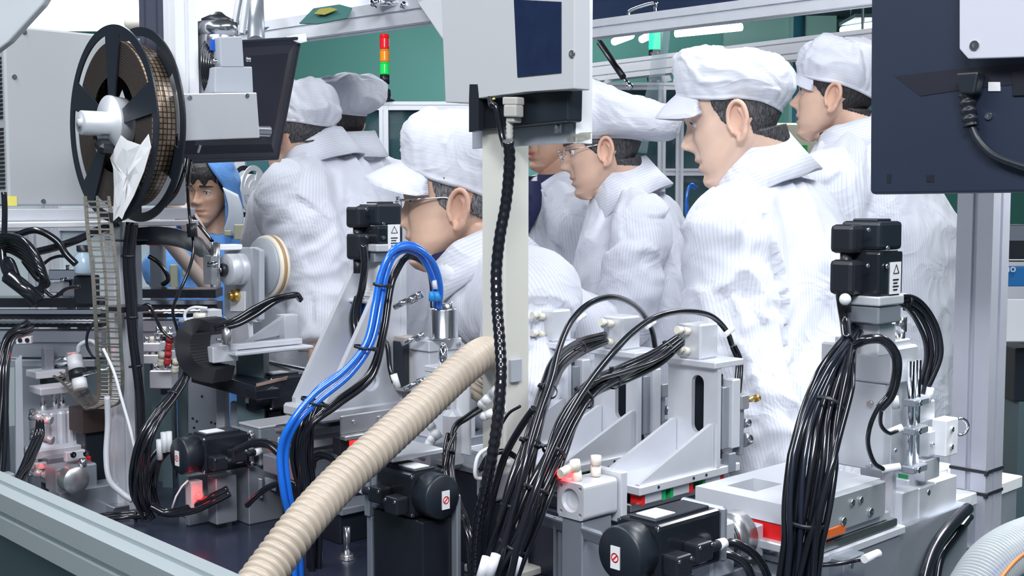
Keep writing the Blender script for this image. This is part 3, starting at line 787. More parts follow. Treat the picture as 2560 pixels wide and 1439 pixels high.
def B_man():
    nb = P(805, 405, 2.94); sd = V((-.60, -.80, 0)).normalized(); fr = V((-.8, .6, 0))
    hips = V((P(815, 900, 3.0).x, 3.0, .93)); chest = P(815, 590, 2.98)
    sl = P(735, 500, 2.78); sr = P(895, 500, 3.12)
    make_person(dict(label='man seen from behind in white coat, head half hidden by tilted black monitor', head=P(755, 340, 2.92), rot=(-124, 12, 0), neck=nb, sd=sd,
        foot=gnd(hips), hips=hips, chest=chest, skin=SKIN_M, hair=HDRK, hairline=-.056, hslope=.2, seed=5.7, seam=V((.2, 1, 0)),
        arms=[arm(sl, P(800, 725, 2.74), P(800, 890, 2.64), thumb=(0, 0, 1), r=(.095, .088, .080, .070, .055)), arm(sr, P(890, 720, 3.15), P(800, 820, 3.1), thumb=(0, 0, 1))],
        collar=dict(c=nb + V((-.012, 0, .010)), ax=(-.35, .12, 1), fr=fr, r=.078, h=.045, fan=.026, drop=.065, gap=20, sag=.07),
        vault=.88, rim=(.045, .020, -.012), top=.130, topy=.02, bulge=.03, droop=.016, fbulge=.006, peak=False, wide=1.0, deep=1.05))
def C_man():
    nb = P(872, 398, 3.44); sd = V((-.7, -.7, 0)).normalized(); fr = V((-.7, .7, 0))
    hips = V((P(930, 900, 3.5).x, 3.5, .93)); chest = P(905, 600, 3.5)
    make_person(dict(label='person in white cap turned away, furthest back beside signal tower', vault=.88, head=P(842, 314, 3.43), rot=(-128, 6, 0), neck=nb, sd=sd,
        foot=gnd(hips), hips=hips, chest=chest, skin=SKIN_M, hair=HBLK, hairline=-.07, hslope=.1, seed=6.1,
        arms=[arm(nb + sd * .18 - V((0, 0, .08)), P(860, 720, 3.3), P(820, 820, 3.25)), arm(nb - sd * .19 - V((0, 0, .08)), P(990, 640, 3.65), P(1000, 830, 3.5))],
        collar=dict(c=nb + V((0, 0, .012)), ax=(-.1, 0, 1), fr=fr, r=.078, h=.055, fan=.026, drop=.06, gap=20, sag=.05),
        rim=(.045, .022, .0), top=.128, topy=.03, bulge=.062, droop=.016, fbulge=.02, pw=.5, peak=False))
def E_man():
    nb = P(1378, 482, 3.55); sd = V((.45, -.89, 0)).normalized(); fr = V((-.89, -.45, 0))
    hips = V((P(1420, 900, 3.6).x, 3.62, .93)); chest = P(1395, 680, 3.6)
    r = make_person(dict(label='person in open white coat over dark blue shirt, face hidden behind hanging controller', scale=1.05, head=P(1398, 335, 3.59), rot=(-64, 6, 0), neck=nb, sd=sd,
        foot=gnd(hips), hips=hips, chest=chest, skin=SKIN_D, hair=HBLK, seed=7.7,
        arms=[arm(nb + sd * .19 - V((0, 0, .08)), P(1470, 760, 3.4), P(1400, 860, 3.3)), arm(nb - sd * .19 - V((0, 0, .08)), P(1330, 760, 3.8), P(1320, 860, 3.65))],
        collar=dict(c=nb + V((0, 0, .0)), ax=(-.05, 0, 1), fr=fr, r=.080, h=.055, fan=.026, drop=.07, gap=44, sag=.06),
        rim=(.045, .022, .0), top=.145, topy=.03, bulge=.05, peak=True))[0]
    mb = MB(); rows = []
    for (x0, x1, y, Y) in ((1300, 1384, 452, 3.51), (1298, 1372, 480, 3.48), (1296, 1356, 515, 3.455), (1296, 1340, 550, 3.44), (1298, 1322, 585, 3.435)):
        rows.append([P(x0 + (x1 - x0) * q, y, Y - .03 * math.sin(PI * q)) for q in (0, .2, .4, .6, .8, 1)])
    mb.grid(rows); mb.grid([[p + V((0, .03, 0)) for p in q] for q in reversed(rows)]); mb.build('shirt_front', NAVYC, r, True, True)
    for y in (490, 530, 570): MB().cyl(P(1322, y, 3.41), P(1322, y, 3.42), .006, n=12).build('shirt_button', NAVYC, r)
def A_worker():
    nb = P(545, 590, 4.45); sd = V((.97, .2, 0)).normalized(); fr = V((.1, -1, 0))
    hips = V((P(545, 900, 4.5).x, 4.5, .93)); chest = P(545, 720, 4.5)
    r, H = make_person(dict(white=False, label='young worker with black fringe in light blue hooded suit, facing camera at left', head=P(521, 484, 4.42), rot=(-10, 8, 4), neck=nb, sd=sd, scale=1.06,
        foot=gnd(hips), hips=hips, chest=chest, skin=SKIN_D, hair=HBLK, seed=8.2, fringe=True, cloth=COATB, capon=False, show_hair=True, hairline=-.05, lips=.5,
        arms=[arm(nb + sd * .19 - V((0, 0, .09)), P(650, 790, 4.4), P(600, 850, 4.1)), arm(nb - sd * .19 - V((0, 0, .09)), P(430, 790, 4.4), P(470, 860, 4.1))],
        fdir=(0, -1, 0), wide=1.0))
    mb = MB(); rows = []
    for i in range(33):          # hood: from crown-front over the head to the shoulders, open at the face
        t = i / 32; row = []
        for k in range(41):
            z = .135 - .33 * t; am = 122 + 42 * max(0, (z - .02) / .11); a = math.radians(-am + 2 * am * k / 40)
            rr = .112 * math.sqrt(max(0, 1 - (max(0, z) / .137) ** 2.4)) if z > 0 else .112 + .06 * max(0, -z - .09) + .010 * math.sin(PI * min(1, -z / .12))
            x = math.sin(a) * rr * .93; y = .012 + math.cos(a) * rr * 1.12
            f = V((x, y, z)); f += f.normalized() * .006 * noise.noise(f * 22)
            row.append(H @ f)
        rows.append(row)
    mb.grid(rows); ho = mb.build('hood', COATB, r, True, True)
    m = ho.modifiers.new('thick', 'SOLIDIFY'); m.thickness = .004
    mb = MB(); rows = []
    for s in (1,):
        for i in range(12):      # pale lining flap folded out beside the cheek
            t = i / 11; rows.append([H @ V((.088 + .020 * math.sin(PI * t) + .030 * q, -.070 + .055 * q, .02 - .15 * t - .03 * q)) for q in [k / 9 for k in range(10)]])
    mb.grid(rows); ho2 = mb.build('hood_lining', WHTC, ho, True, True); m = ho2.modifiers.new('thick', 'SOLIDIFY'); m.thickness = .004
    for (x0, y0, x1, y1) in ((585, 560, 625, 600), (560, 575, 580, 590), (455, 650, 520, 690), (425, 660, 445, 720)):
        mb = MB(); c0 = P((x0 + x1) / 2, (y0 + y1) / 2, 4.30); mb.box(c0, ((x1 - x0) / 698, .012, (y1 - y0) / 698), .004); mb.build('khaki_panel', KHAKI, r, True)
PEOPLE = [G_man, D_man, F_man, H_man, B_man, C_man, E_man, A_worker]
for fn in PEOPLE: fn()
# ================================================================ setting and background
WALLG = mat('green_wall_paint', (.085, .30, .26), .6, noise=(1.2, .12))
WALLW = mat('pale_wall_paint', (.55, .60, .62), .6)
FLOORM = mat('grey_green_floor', (.07, .11, .105), .3, noise=(3, .08))
CEILM = mat('dark_ceiling', (.10, .13, .17), .7)
TEALG = mat('dark_teal_glass', (.012, .045, .055), .08, 0, coat=.5)
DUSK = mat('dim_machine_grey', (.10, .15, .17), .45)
def struct(name, p0, p1, m):
    mb = MB(); c = (V(p0) + V(p1)) / 2; mb.box(c, [abs(a - b) for a, b in zip(p0, p1)])
    o = mb.build(name, m, None); o['kind'] = 'structure'; return o
struct('floor', (-7, -3, -.1), (7, 12.2, 0), FLOORM)
struct('ceiling', (-7, -1.8, 3.2), (7, 12.2, 3.3), CEILM)
struct('wall_back', (-7, 12, 0), (7, 12.2, 3.2), WALLG)
struct('wall_left', (-7.2, -3, 0), (-7, 12.2, 3.2), WALLW)
struct('wall_right', (7, -3, 0), (7.2, 12.2, 3.2), WALLG)
struct('trim_1', (2.7, 11.8, 0), (3.15, 12, 3.2), mat('pale_green_paint', (.22, .42, .38), .6))

def extrusion(mb, p0, p1, w=.04, h=.04, side=None, slot=.008):
    """aluminium T-slot profile from p0 to p1; side = direction of the width w"""
    p0 = V(p0); p1 = V(p1); ax = (p1 - p0).normalized()
    side = V(side) if side is not None else (ax.cross(V((0, 0, 1))) if abs(ax.z) < .9 else UA)
    side = (side - ax * side.dot(ax)).normalized(); oth = ax.cross(side)
    def face(L, n):   # points along one face from -L/2 to L/2 : (along, depth)
        pts = [(-L / 2, 0)]
        for i in range(n):
            c = -L / 2 + L * (i + .5) / n
            pts += [(c - slot / 2, 0), (c - slot / 2, -.006), (c + slot / 2, -.006), (c + slot / 2, 0)]
        return pts
    nw = max(1, round(w / .042)); nh = max(1, round(h / .042)); poly = []
    poly += [(a, -h / 2 - d) for a, d in face(w, nw)]
    poly += [(w / 2 + d, a) for a, d in face(h, nh)]
    poly += [(-a, h / 2 + d) for a, d in face(w, nw)]
    poly += [(-w / 2 - d, -a) for a, d in face(h, nh)]
    mb.prism(frame((p0 + p1) / 2, side, oth, ax), poly, (p1 - p0).length)
    return mb
def bar_px(px0, py0, px1, py1, Y0):
    """two points at one height seen at those pixels"""
    Y1 = Y0 * (py0 - 500) / (py1 - 500); a = P(px0, py0, Y0)
    b = Pz(px1, py1, a.z) if abs(py1 - 500) > 30 else P(px1, py1, Y1)
    return a, b
def one(name, label, cat, mb, m, group=None):
    return tag(mb.build(name, m, None), label, cat, group)

# ---- glass-fronted enclosure behind the bending man, with a signal tower on top
def enclosure(label, px0, px1, pyt, Y, depth, posts, w=.045, glass=TEALG, zb=0.0, rails=(), inner=True):
    a = P(px0, pyt, Y); b = P(px1, pyt, Y); zt = a.z
    r = thing('machine_enclosure', label, 'enclosure', V((a.x, Y, 0)))
    for x in [a.x, b.x] + [P(q, pyt, Y).x for q in posts]:
        extrusion(MB(), (x, Y, zb), (x, Y, zt), w, w, (1, 0, 0)).build('post', ALU, r)
    for z in [zt] + [P(px0, q, Y).z for q in rails] + [.12]:
        extrusion(MB(), (a.x, Y + .001, z), (b.x, Y + .001, z), w * .93, w * .93, (0, 0, 1)).build('rail', ALU, r)
        extrusion(MB(), (a.x, Y, z), (a.x, Y + depth, z), w, w, (0, 0, 1)).build('rail', ALU, r)
        extrusion(MB(), (b.x, Y, z), (b.x, Y + depth, z), w, w, (0, 0, 1)).build('rail', ALU, r)
    xs = sorted([a.x, b.x] + [P(q, pyt, Y).x for q in posts])
    for x0, x1 in zip(xs, xs[1:]):
        MB().box(V(((x0 + x1) / 2, Y + .01, (zt + .12) / 2)), (x1 - x0 - w, .006, zt - .12 - w)).build('glass_panel', glass, r)
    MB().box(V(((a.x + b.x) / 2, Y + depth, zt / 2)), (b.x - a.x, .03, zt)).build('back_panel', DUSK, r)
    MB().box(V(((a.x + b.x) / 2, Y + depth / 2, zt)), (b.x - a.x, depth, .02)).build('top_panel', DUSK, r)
    return r, zt
SMOKE = mat('dark_see_through_glass', (.04, .12, .14), .05, 0, alpha=.55)
r1, z1 = enclosure('glass-sided aluminium enclosure under the red-amber-green signal tower', 700, 1230, 265, 6.0, 1.2, (960,), glass=SMOKE)
r2, z2 = enclosure('dark glass enclosure with double posts behind the forward-leaning man', 1480, 1885, 216, 4.75, 1.6, (1655, 1700), .03, SMOKE, rails=(430, 640))
for (px, py, sx, sz, Y, m) in ((1010, 340, .5, .3, 6.6, DUSK), (1100, 420, .25, .4, 6.5, ALUD), (905, 330, .3, .25, 6.5, ALUD)):
    pass
def gear(px, py, Y, w_, h_, label, m=ALUD):
    c = P(px, py, Y); r = thing('tool_unit', label, 'machine unit', c)
    MB().box(c, (w_, w_ * .8, h_), .01).build('housing', m, r)
    MB().box(c + V((0, -w_ * .41, h_ * .15)), (w_ * .7, .01, h_ * .35), .003).build('cover', DUSK, r)
    MB().cyl(c + V((w_ * .2, 0, h_ / 2)), c + V((w_ * .2, 0, h_ * .8)), w_ * .12).build('spindle', STEEL, r)
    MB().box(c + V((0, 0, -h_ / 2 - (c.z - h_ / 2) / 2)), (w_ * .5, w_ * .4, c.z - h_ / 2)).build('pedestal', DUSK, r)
gear(1005, 350, 6.6, .28, .25, 'dim grey machine head inside the enclosure left of the white-capped glasses man')
gear(1150, 330, 6.7, .3, .2, 'dim grey machine head inside the enclosure right of the signal tower')
gear(1560, 500, 5.4, .3, .4, 'dark unit inside dark glass enclosure behind leaning man')
gear(1740, 380, 5.5, .26, .3, 'dark unit inside dark glass enclosure beside the tall man nose')

def signal_tower(px, pyt, pyb, Y, cols, label, r=.024, zbase=None):
    t = P(px, pyt, Y); b = P(px, pyb, Y); zb = zbase if zbase is not None else b.z
    R = thing('signal_tower', label, 'signal light', V((t.x, Y, zb)))
    H = t.z - zb; nl = len(cols); lh = (.42 * H if nl > 1 else .36 * H) / nl * (1.35 if nl > 1 else 1)
    MB().lathe(Matrix.Translation((t.x, Y, zb)), [(0, 0), (r * 2.0, 0), (r * 2.0, .008), (r * 1.1, .014), (r * 1.25, .03), (r * 1.2, .055), (r * .5, .07), (0, .07)]).build('base', BLK, R)
    z = t.z
    MB().lathe(Matrix.Translation((t.x, Y, z - .012)), [(0, .014), (r * .8, .012), (r, .004), (r, 0), (0, 0)]).build('cap', cols[0], R); z -= .012
    for c in cols:
        mb = MB(); mb.lathe(Matrix.Translation((t.x, Y, z - lh)), [(0, lh - .002), (r * .97, lh - .002), (r, lh - .006)] + [(r * (1 if q % 2 else .96), lh - .006 - (lh - .012) * q / 8) for q in range(9)] + [(r * .97, .002), (0, .002)])
        mb.build('lamp_module', c, R); z -= lh
    MB().cyl((t.x, Y, z), (t.x, Y, z - .045), r * .98, n=24).build('module_base', BLK, R); z -= .045
    MB().cyl((t.x, Y, zb + .06), (t.x, Y, z), r * .35, n=14).build('pole', CHROME, R)
    return R
REDL = mat('red_lens', (.85, .02, .03), .15, 0, emit=(1, .02, .03), power=.12); AMBL = mat('amber_lens', (.9, .30, .02), .15, 0, emit=(1, .28, .02), power=.15); GRNL = mat('green_lens', (.02, .7, .12), .15, 0, emit=(.02, 1, .15), power=.15)
signal_tower(961, 85, 253, 6.0, (REDL, AMBL, GRNL), 'red, amber and green stacked signal tower on enclosure corner', zbase=z1 + .022)
signal_tower(1637, 62, 150, 4.9, (LEDG,), 'glowing green signal light above the gas strut', zbase=z2 + .015 + .0)

# ---- near top frame of the machine
def beam(label, p0, p1, w, h, m=ALU, side=(0, 0, 1), name='extrusion_beam', cat='beam'):
    return one(name, label, cat, extrusion(MB(), p0, p1, w, h, side), m)
a, b = bar_px(440, 118, 1130, 18, 3.3); beam('upper left aluminium beam of the machine frame, above the green wall', a, b, .055, .05)
a, b = bar_px(1490, 195, 2300, 105, 4.7); beam('pale aluminium beam behind the two right-hand white caps', a + V((0, .0, .02)), b + V((0, 0, .02)), .07, .06, WHITE)
a2, b2 = bar_px(1380, 88, 2300, -28, 3.3); beam('upper right aluminium beam under the grab handle', a2, b2, .045, .045)
# grab handle on the upper beam
h0 = P(1573, 66, 3.17); h1 = P(1640, 45, 3.1)
mb = MB(); up = V((0, 0, .040)); mb.tube(spline([h0, h0 + up * .6, h0 + up + (h1 - h0) * .08, h1 + up - (h1 - h0) * .08, h1 + up * .6, h1], 6), .0055, 12)
mb.cyl(h0 - V((0, 0, .006)), h0, .011); mb.cyl(h1 - V((0, 0, .006)), h1, .011); one('grab_handle', 'bent chrome grab handle on the upper right beam', 'handle', mb, CHROME)
# tinted panels of the machine top
def quad_panel(name, label, cat, pts, m, t=.006):
    pts = [V(p) for p in pts]; n = (pts[1] - pts[0]).cross(pts[2] - pts[0]).normalized(); mb = MB()
    aa = [mb.bm.verts.new(p) for p in pts]; bb = [mb.bm.verts.new(p + n * t) for p in pts]
    k = len(pts)
    mb.bm.faces.new(aa); mb.bm.faces.new(list(reversed(bb)))
    for i in range(k): mb.bm.faces.new((aa[i], aa[(i + 1) % k], bb[(i + 1) % k], bb[i]))
    return one(name, label, cat, mb, m)
TINT = mat('dark_tinted_acrylic', (.022, .035, .075), .10, 0, coat=.6, noise=(6, .4))
TINTL = mat('blue_grey_acrylic', (.16, .20, .33), .38, 0, noise=(5, .45))
quad_panel('tinted_panel', 'blue-grey glossy roof panel above the upper left beam', 'panel', [P(600, 84, 3.05), P(1130, 8, 2.70), P(1130, -60, 3.2), P(600, -60, 3.5)], TINTL)
quad_panel('tinted_panel', 'dark navy glossy roof panel behind the grab handle', 'panel', [P(1380, 78, 3.33), P(2300, -38, 2.75), P(2300, -200, 3.1), P(1380, -60, 3.6)], TINT)
# green and yellow reflection on the roof panel, painted as thin coloured patches
mb = MB(); mb.prism(frame(P(815, 34, 2.78), (1, 0, .12), (0, .5, 1), (0, -1, .5)), [(-.06, -.018), (-.02, -.026), (.05, -.02), (.06, .006), (.03, .02), (-.03, .018)], .003); o = one('reflection_patch', 'green reflection painted as a patch on blue-grey roof panel', 'sheet', mb, mat('green_reflection', (.03, .13, .12), .5))
mb = MB(); mb.prism(frame(P(812, 28, 2.77), (1, 0, .12), (0, .5, 1), (0, -1, .5)), [(-.025, -.004), (.0, -.010), (.03, .0), (.012, .008), (-.012, .008)], .002); mb.build('yellow_reflection', mat('yellow_reflection', (.30, .28, .05), .5), o)
# gas strut
s0 = P(1488, 90, 3.5); s1 = P(1574, 216, 3.3); d = s1 - s0
r = thing('gas_strut', 'slanting black gas strut with chrome ends, left of the tall man', 'strut', s0)
MB().cyl(s0 + d * .14, s0 + d * .82, .009, n=18).build('cylinder_body', BLK, r); MB().cyl(s0, s0 + d * .15, .003, n=10).build('rod', CHROME, r); mb = MB(); mb.cyl(s0 + d * .82, s1, .0055); mb.ball(s1, .011); mb.build('end_fitting', CHROME, r)
mb = MB(); mb.prism(frame(P(1600, 188, 4.62), (1, 0, 0), (0, 0, 1), (0, -1, 0)), [(-.15, -.045), (-.11, .02), (.10, .028), (.12, -.02), (.09, -.03), (.08, .0), (-.08, -.008)], .02); one('bracket_plate', 'pale angled bracket plate at foot of the gas strut', 'bracket', mb, WHITE)
# clear ducts
CLEAR = mat('clear_hose', (.5, .62, .68), .1, 0, alpha=.25)
for k, (x0, y0, x1, y1, Y, lb) in enumerate(((1690, -330, 1640, 205, 4.15, 'wide clear hose hanging from above beside the green signal light'),)):
    pts = spline([P(x0, y0, Y), P((x0 + x1) / 2 + 6, (y0 + y1) / 2, Y), P(x1, y1, Y), P(1612, 300, Y), P(1598, 380, Y)], 24); mb = MB()
    mb.tube(pts, lambda i: .026 + .0022 * (i % 2), 16); one('clear_hose', lb, 'hose', mb, CLEAR)
# ceiling lamps far away
for (x0, y0, x1, y1, lb) in ((1690, 84, 1832, 60, 'long lit ceiling lamp seen over the tall man cap'), (1536, 104, 1566, 100, 'short lit ceiling lamp left of the green signal light'), (1605, 98, 1625, 95, 'small lit ceiling lamp close beside green signal light'), (2105, 76, 2185, 70, 'lit ceiling lamp touching the large dark monitor near its top'), (1690, 44, 1700, 42, 'tiny far ceiling lamp')):
    if x1 - x0 < 15: continue
    a = P(x0, y0, 10.6); b = V((P(x1, y1, 10.6).x, 10.2, a.z)); r = thing('ceiling_lamp', lb, 'ceiling lamp', a)
    mb = MB(); mb.tube([a, b], .032, 12); mb.build('tube', LEDW, r); mb = MB(); c = (a + b) / 2; mb.box(c + V((0, 0, .06)), (abs(b.x - a.x) * 1.1, .5, .03)); mb.build('housing', DUSK, r)
    for q in (.2, .8): MB().cyl(a.lerp(b, q) + V((0, 0, .07)), V((a.lerp(b, q).x, a.lerp(b, q).y, 3.2)), .008).build('hanger', STEEL, r)
a = P(2155, 152, 6.5); r = thing('ceiling_lamp', 'lit lamp low behind the youngest man cap', 'ceiling lamp', a); mb = MB(); mb.tube([a - V((.1, 0, 0)), a + V((.3, 0, 0))], .035); mb.build('tube', LEDW, r); MB().cyl(a, V((a.x, a.y, 3.2)), .008).build('hanger', STEEL, r)
mb = MB(); c = P(1935, 60, 11.9); mb.box(c, (1.0, .1, .9)); one('wall_panel', 'pale green wall panel above the tall man', 'panel', mb, mat('pale_green_paint', (.22, .42, .38), .6))
mb = MB(); c = P(2010, 55, 11.6); mb.tube([V((c.x, 11.8, 0)), V((c.x, 11.8, 3.2))], .055); one('wall_pipe', 'dark blue upright pipe on the far wall', 'pipe', mb, mat('teal_pipe', (.03, .14, .2), .4))

# ---- cream cabinet behind the young man, with PASS label
c = P(2010, 420, 4.4); r = thing('test_cabinet', 'cream cabinet with green pass label between the two right-hand men', 'cabinet', V((c.x, 4.4, 0)))
CREAM = mat('cream_paint', (.80, .76, .60), .5)
MB().box(V((c.x + .10, 4.6, .85)), (.42, .4, 1.70 ), .008).build('body', CREAM, r)
MB().box(V((c.x + .10, 4.395, 1.1)), (.38, .012, .5), .004).build('door', CREAM, r)
lc = P(1998, 371, 4.388); lb_ = MB().box(lc, (.06, .003, .024)).build('pass_label', mat('green_label', (.02, .60, .10), .5, emit=(0, .6, .1), power=0), r)
def text(txt, M, size, m, parent, name='lettering', depth=.0006):
    cu = bpy.data.curves.new(name, 'FONT'); cu.body = txt; cu.size = size; cu.align_x = 'CENTER'; cu.align_y = 'CENTER'; cu.extrude = depth
    t = bpy.data.objects.new('tmp', cu); COL.objects.link(t); dg = bpy.context.evaluated_depsgraph_get()
    me = bpy.data.meshes.new_from_object(t.evaluated_get(dg)); bpy.data.objects.remove(t)
    me.materials.clear(); me.transform(M); return link(name, me, m, parent)
text('PASS', frame(lc + V((0, -.003, 0)), (1, 0, 0), (0, 0, 1), (0, -1, 0)), .018, BLK, r)

# ---- little blue tube pair on a grey clamp, seen past the tall man chin
c = P(1748, 520, 3.7); r = thing('clamp_unit', 'small grey clamp unit with looping blue tubes under the tall man chin', 'machine unit', V((c.x, 3.7, 0)))
MB().box(c + V((0, 0, -.02)), (.045, .05, .05), .004).build('clamp', ALUD, r); MB().box(c + V((.005, 0, -.085)), (.075, .07, .07), .004).build('block', GREYP, r)
MB().box(V((c.x, 3.72, (c.z - .12) / 2)), (.09, .08, c.z - .12)).build('stand', DUSK, r); mb = MB()
for q in (0, 1):
    pts = [P(1742 - 4 * q, 468 + 3 * q, 3.68), P(1726 - 2 * q, 462 + 4 * q, 3.66), P(1716, 500, 3.65), P(1718 + 6 * q, 560, 3.65), P(1722 + 6 * q, 620, 3.66)]
    MB().tube(spline(pts, 6), .0045, 8).build('blue_tube', BLUET, r)

# ---- machine bench at the right, blue stripe
def bench():
    a = P(2235, 1000, 4.5); r = thing('machine_bench', 'grey machine base with dark windows and wide blue stripe at right edge', 'machine base', V((a.x, 4.5, 0)))
    zc = lambda py: P(2300, py, 4.5).z
    x0 = a.x; x1 = x0 + 2.0; cx = (x0 + x1) / 2
    MB().box(V((cx, 5.0, (zc(1020)) / 2)), (2.0, .98, zc(1020)), .006).build('lower_panel', mat('grey_green_paint', (.20, .26, .27), .4), r)
    MB().box(V((cx, 4.99, (zc(1020) + zc(970)) / 2)), (2.01, 1.0, zc(970) - zc(1020)), .004).build('blue_stripe', mat('blue_stripe_paint', (.02, .035, .30), .4), r)
    MB().box(V((cx, 5.02, (zc(970) + zc(790)) / 2)), (1.98, .96, zc(790) - zc(970))).build('dark_window', TEALG, r)
    MB().box(V((cx, 5.0, zc(786))), (2.04, 1.0, .03), .004).build('worktop', GREYP, r)
    return zc(786) + .015
zt = bench()
def bgunit(px0, py0, px1, py1, Y, label, parts, name='bench_unit'):
    a = P(px0, py0, Y); b = P(px1, py1, Y); r = thing(name, label, 'machine unit', V(((a.x + b.x) / 2, Y, b.z)))
    for (fx0, fy0, fx1, fy1, dd, m, nm) in parts:
        c0 = P(px0 + (px1 - px0) * fx0, py0 + (py1 - py0) * fy0, Y); c1 = P(px0 + (px1 - px0) * fx1, py0 + (py1 - py0) * fy1, Y)
        MB().box(V(((c0.x + c1.x) / 2, Y + dd / 2 - .1, (c0.z + c1.z) / 2)), (abs(c1.x - c0.x), dd, abs(c1.z - c0.z)), .003).build(nm, m, r)
    return r
r = bgunit(2478, 560, 2640, 860, 3.6, 'grey bench unit with blue lettered box, right of the grey post', [
    (.05, .0, .4, .14, .1, STEEL, 'valve'), (.02, .12, .5, .28, .1, BLK, 'black_block'), (.0, .3, 1, .34, .2, ALU, 'rail'), (.0, .34, 1, .5, .12, mat('label_blue', (.02, .16, .42), .4), 'blue_box'),
    (.0, .5, 1, .6, .14, ALU, 'beam'), (.0, .6, .45, .95, .12, WHITE, 'case'), (.5, .62, .9, 1.0, .12, GREYP, 'side_case')])
text('nano', frame(P(2513, 671, 3.485), (1, 0, 0), (0, 0, 1), (0, -1, 0)), .032, WHITE, r)
r = bgunit(2505, 860, 2640, 990, 3.7, 'dark case with tan door panel under the blue lettered box', [(0, 0, 1, 1, .3, BLKB, 'case'), (.3, .12, .9, .95, .33, mat('tan_panel', (.55, .40, .24), .6), 'tan_door')])
MB().box(V((P(2570, 990, 3.7).x, 3.75, P(2570, 990, 3.7).z / 2)), (.14, .3, P(2570, 990, 3.7).z)).build('leg', DUSK, r)
r = bgunit(2360, 590, 2470, 781, 4.6, 'bright silver fixture between young man and grey post', [(.0, .0, .35, .2, .1, ALU, 'clamp'), (.1, .2, 1, .95, .1, WHITE, 'cover'), (.35, -.2, .5, .2, .06, STEEL, 'rod'), (.0, .9, 1, 1.0, .2, ALUD, 'base')])
for q, (x, y, lb) in enumerate(((2498, 596, 'left of two black cylinders on far bench by right edge'), (2540, 600, 'right of two black cylinders on far bench by right edge'))):
    c = P(x, y, 3.75); mb = MB(); mb.cyl(c - V((0, 0, .05)), c + V((0, 0, .02)), .02); mb.cyl(c + V((0, 0, .02)), c + V((0, 0, .05)), .012); one('black_cylinder', lb, 'cylinder', mb, BLK)

# ---- far left background: bright frames and panels
r3, z3 = enclosure('pale enclosure far left behind the cable coil', -420, 445, 330, 5.2, .34, (-100, 130, 290), .06, mat('milky_panel', (.62, .70, .72), .3), rails=(560,))
r4, z4 = enclosure('dark teal enclosure behind the blue-hooded worker', 455, 690, 300, 5.6, .36, (600,), .05, mat('teal_panel', (.05, .16, .18), .25))  # dark teal is the panels' own colour
# small white reel hanging behind the worker
c = P(623, 478, 4.9); A = V((.95, -.3, 0)).normalized()
r = thing('small_reel', 'small white-spoked reel hanging behind the blue-hooded worker', 'reel', c)
M = frame(c, A.cross(V((0, 0, 1))), (0, 0, 1), A)
for s in (-1, 1):
    ho = [circ(0, 0, .085, 10, None, math.radians(12 + 120 * q), math.radians(108 + 120 * q)) + list(reversed(circ(0, 0, .045, 10, None, math.radians(18 + 120 * q), math.radians(102 + 120 * q)))) for q in range(3)]
    MB().plate(M @ Matrix.Translation((0, 0, s * .022)), circ(0, 0, .105, 36), ho, .004).build('flange', BLK if s < 0 else WHITE, r)
MB().cyl(c - A * .02, c + A * .02, .07, n=32).build('tape_roll', WHITE, r); MB().cyl(c - A * .05, c + A * .3, .012).build('axle', STEEL, r)
MB().box(c + A * .3 - V((0, 0, c.z / 2 )), (.03, .03, c.z)).build('stand', DUSK, r)
# ---- machine work lamp behind the right-hand monitor
r = thing('work_lamp', 'slim machine work lamp hung behind the big navy monitor', 'lamp', V((.98, 1.98, 1.78)))
MB().box(V((.98, 1.98, 1.80)), (.30, .06, .03), .004).build('housing', ALUD, r); MB().box(V((.98, 1.98, 1.783)), (.27, .045, .004)).build('diffuser', LEDW, r); MB().cyl((.98, 1.98, 1.81), (.98, 1.98, 3.2), .008).build('hanger', ALUD, r)

# ================================================================ upper machine parts
def Q(px, py, p0, n):
    d = V((1, 0, 0)) * (px - 1280) + UPV * (719.5 - py) + FWD * FPX
    n = V(n); return CAM + d * ((V(p0) - CAM).dot(n) / d.dot(n))
def slab(mb, corners, off, bev=.001):
    """box-like solid from four front corners and an offset vector to the back"""
    c = [V(p) for p in corners]; a = [mb.bm.verts.new(p) for p in c]; b = [mb.bm.verts.new(p + V(off)) for p in c]
    n = len(c); fs = [mb.bm.faces.new(a), mb.bm.faces.new(list(reversed(b)))]
    for i in range(n): fs.append(mb.bm.faces.new((a[i], a[(i + 1) % n], b[(i + 1) % n], b[i])))
    if bev: mb._fin(a + b, Matrix(), bev, 2, fs)
    else:
        for f in fs: f.material_index = mb.mi
    return mb
def face_poly(pix, p0, n): return [Q(x, y, p0, n) for x, y in pix]
NB = -UA; NA = -VA      # outward normals of the two visible machine sides (left-front, right-front)

# ---- grey control cabinet upper left
p = P(22, 515, 2.25); L = .365
r = thing('control_cabinet', 'large grey sheet-metal control cabinet behind the tape reel', 'cabinet', p)
zt = P(22, 62, 2.25).z
MB().box(MF(uvw(p, L / 2, .15, (zt - p.z) / 2)), (L, .30, zt - p.z), .004).build('body', BEIGEG, r)
for (x, y) in ((35, 192), (107, 503), (60, 80)):
    bolt(MB(), Q(x, y, p, NA) , NA, .0045, .003).build('screw', STEEL, r)
for k in range(34):
    q = uvw(p, -.001, .02 + .0, .03 + .0078 * k + (.012 if k > 16 else 0)); 
mb = MB()
for k in range(30): mb.box(MF(uvw(p, -.001, .05, .035 + .0078 * k + (.014 if k > 14 else 0))), (.003, .075, .0035))
o = mb.build('vent_slots', BLK, r); 
MB().box(MF(uvw(Q(27, 502, p, NA), .002, -.0006, 0)), (.018, .0012, .018)).build('yellow_sticker', YEL, r)
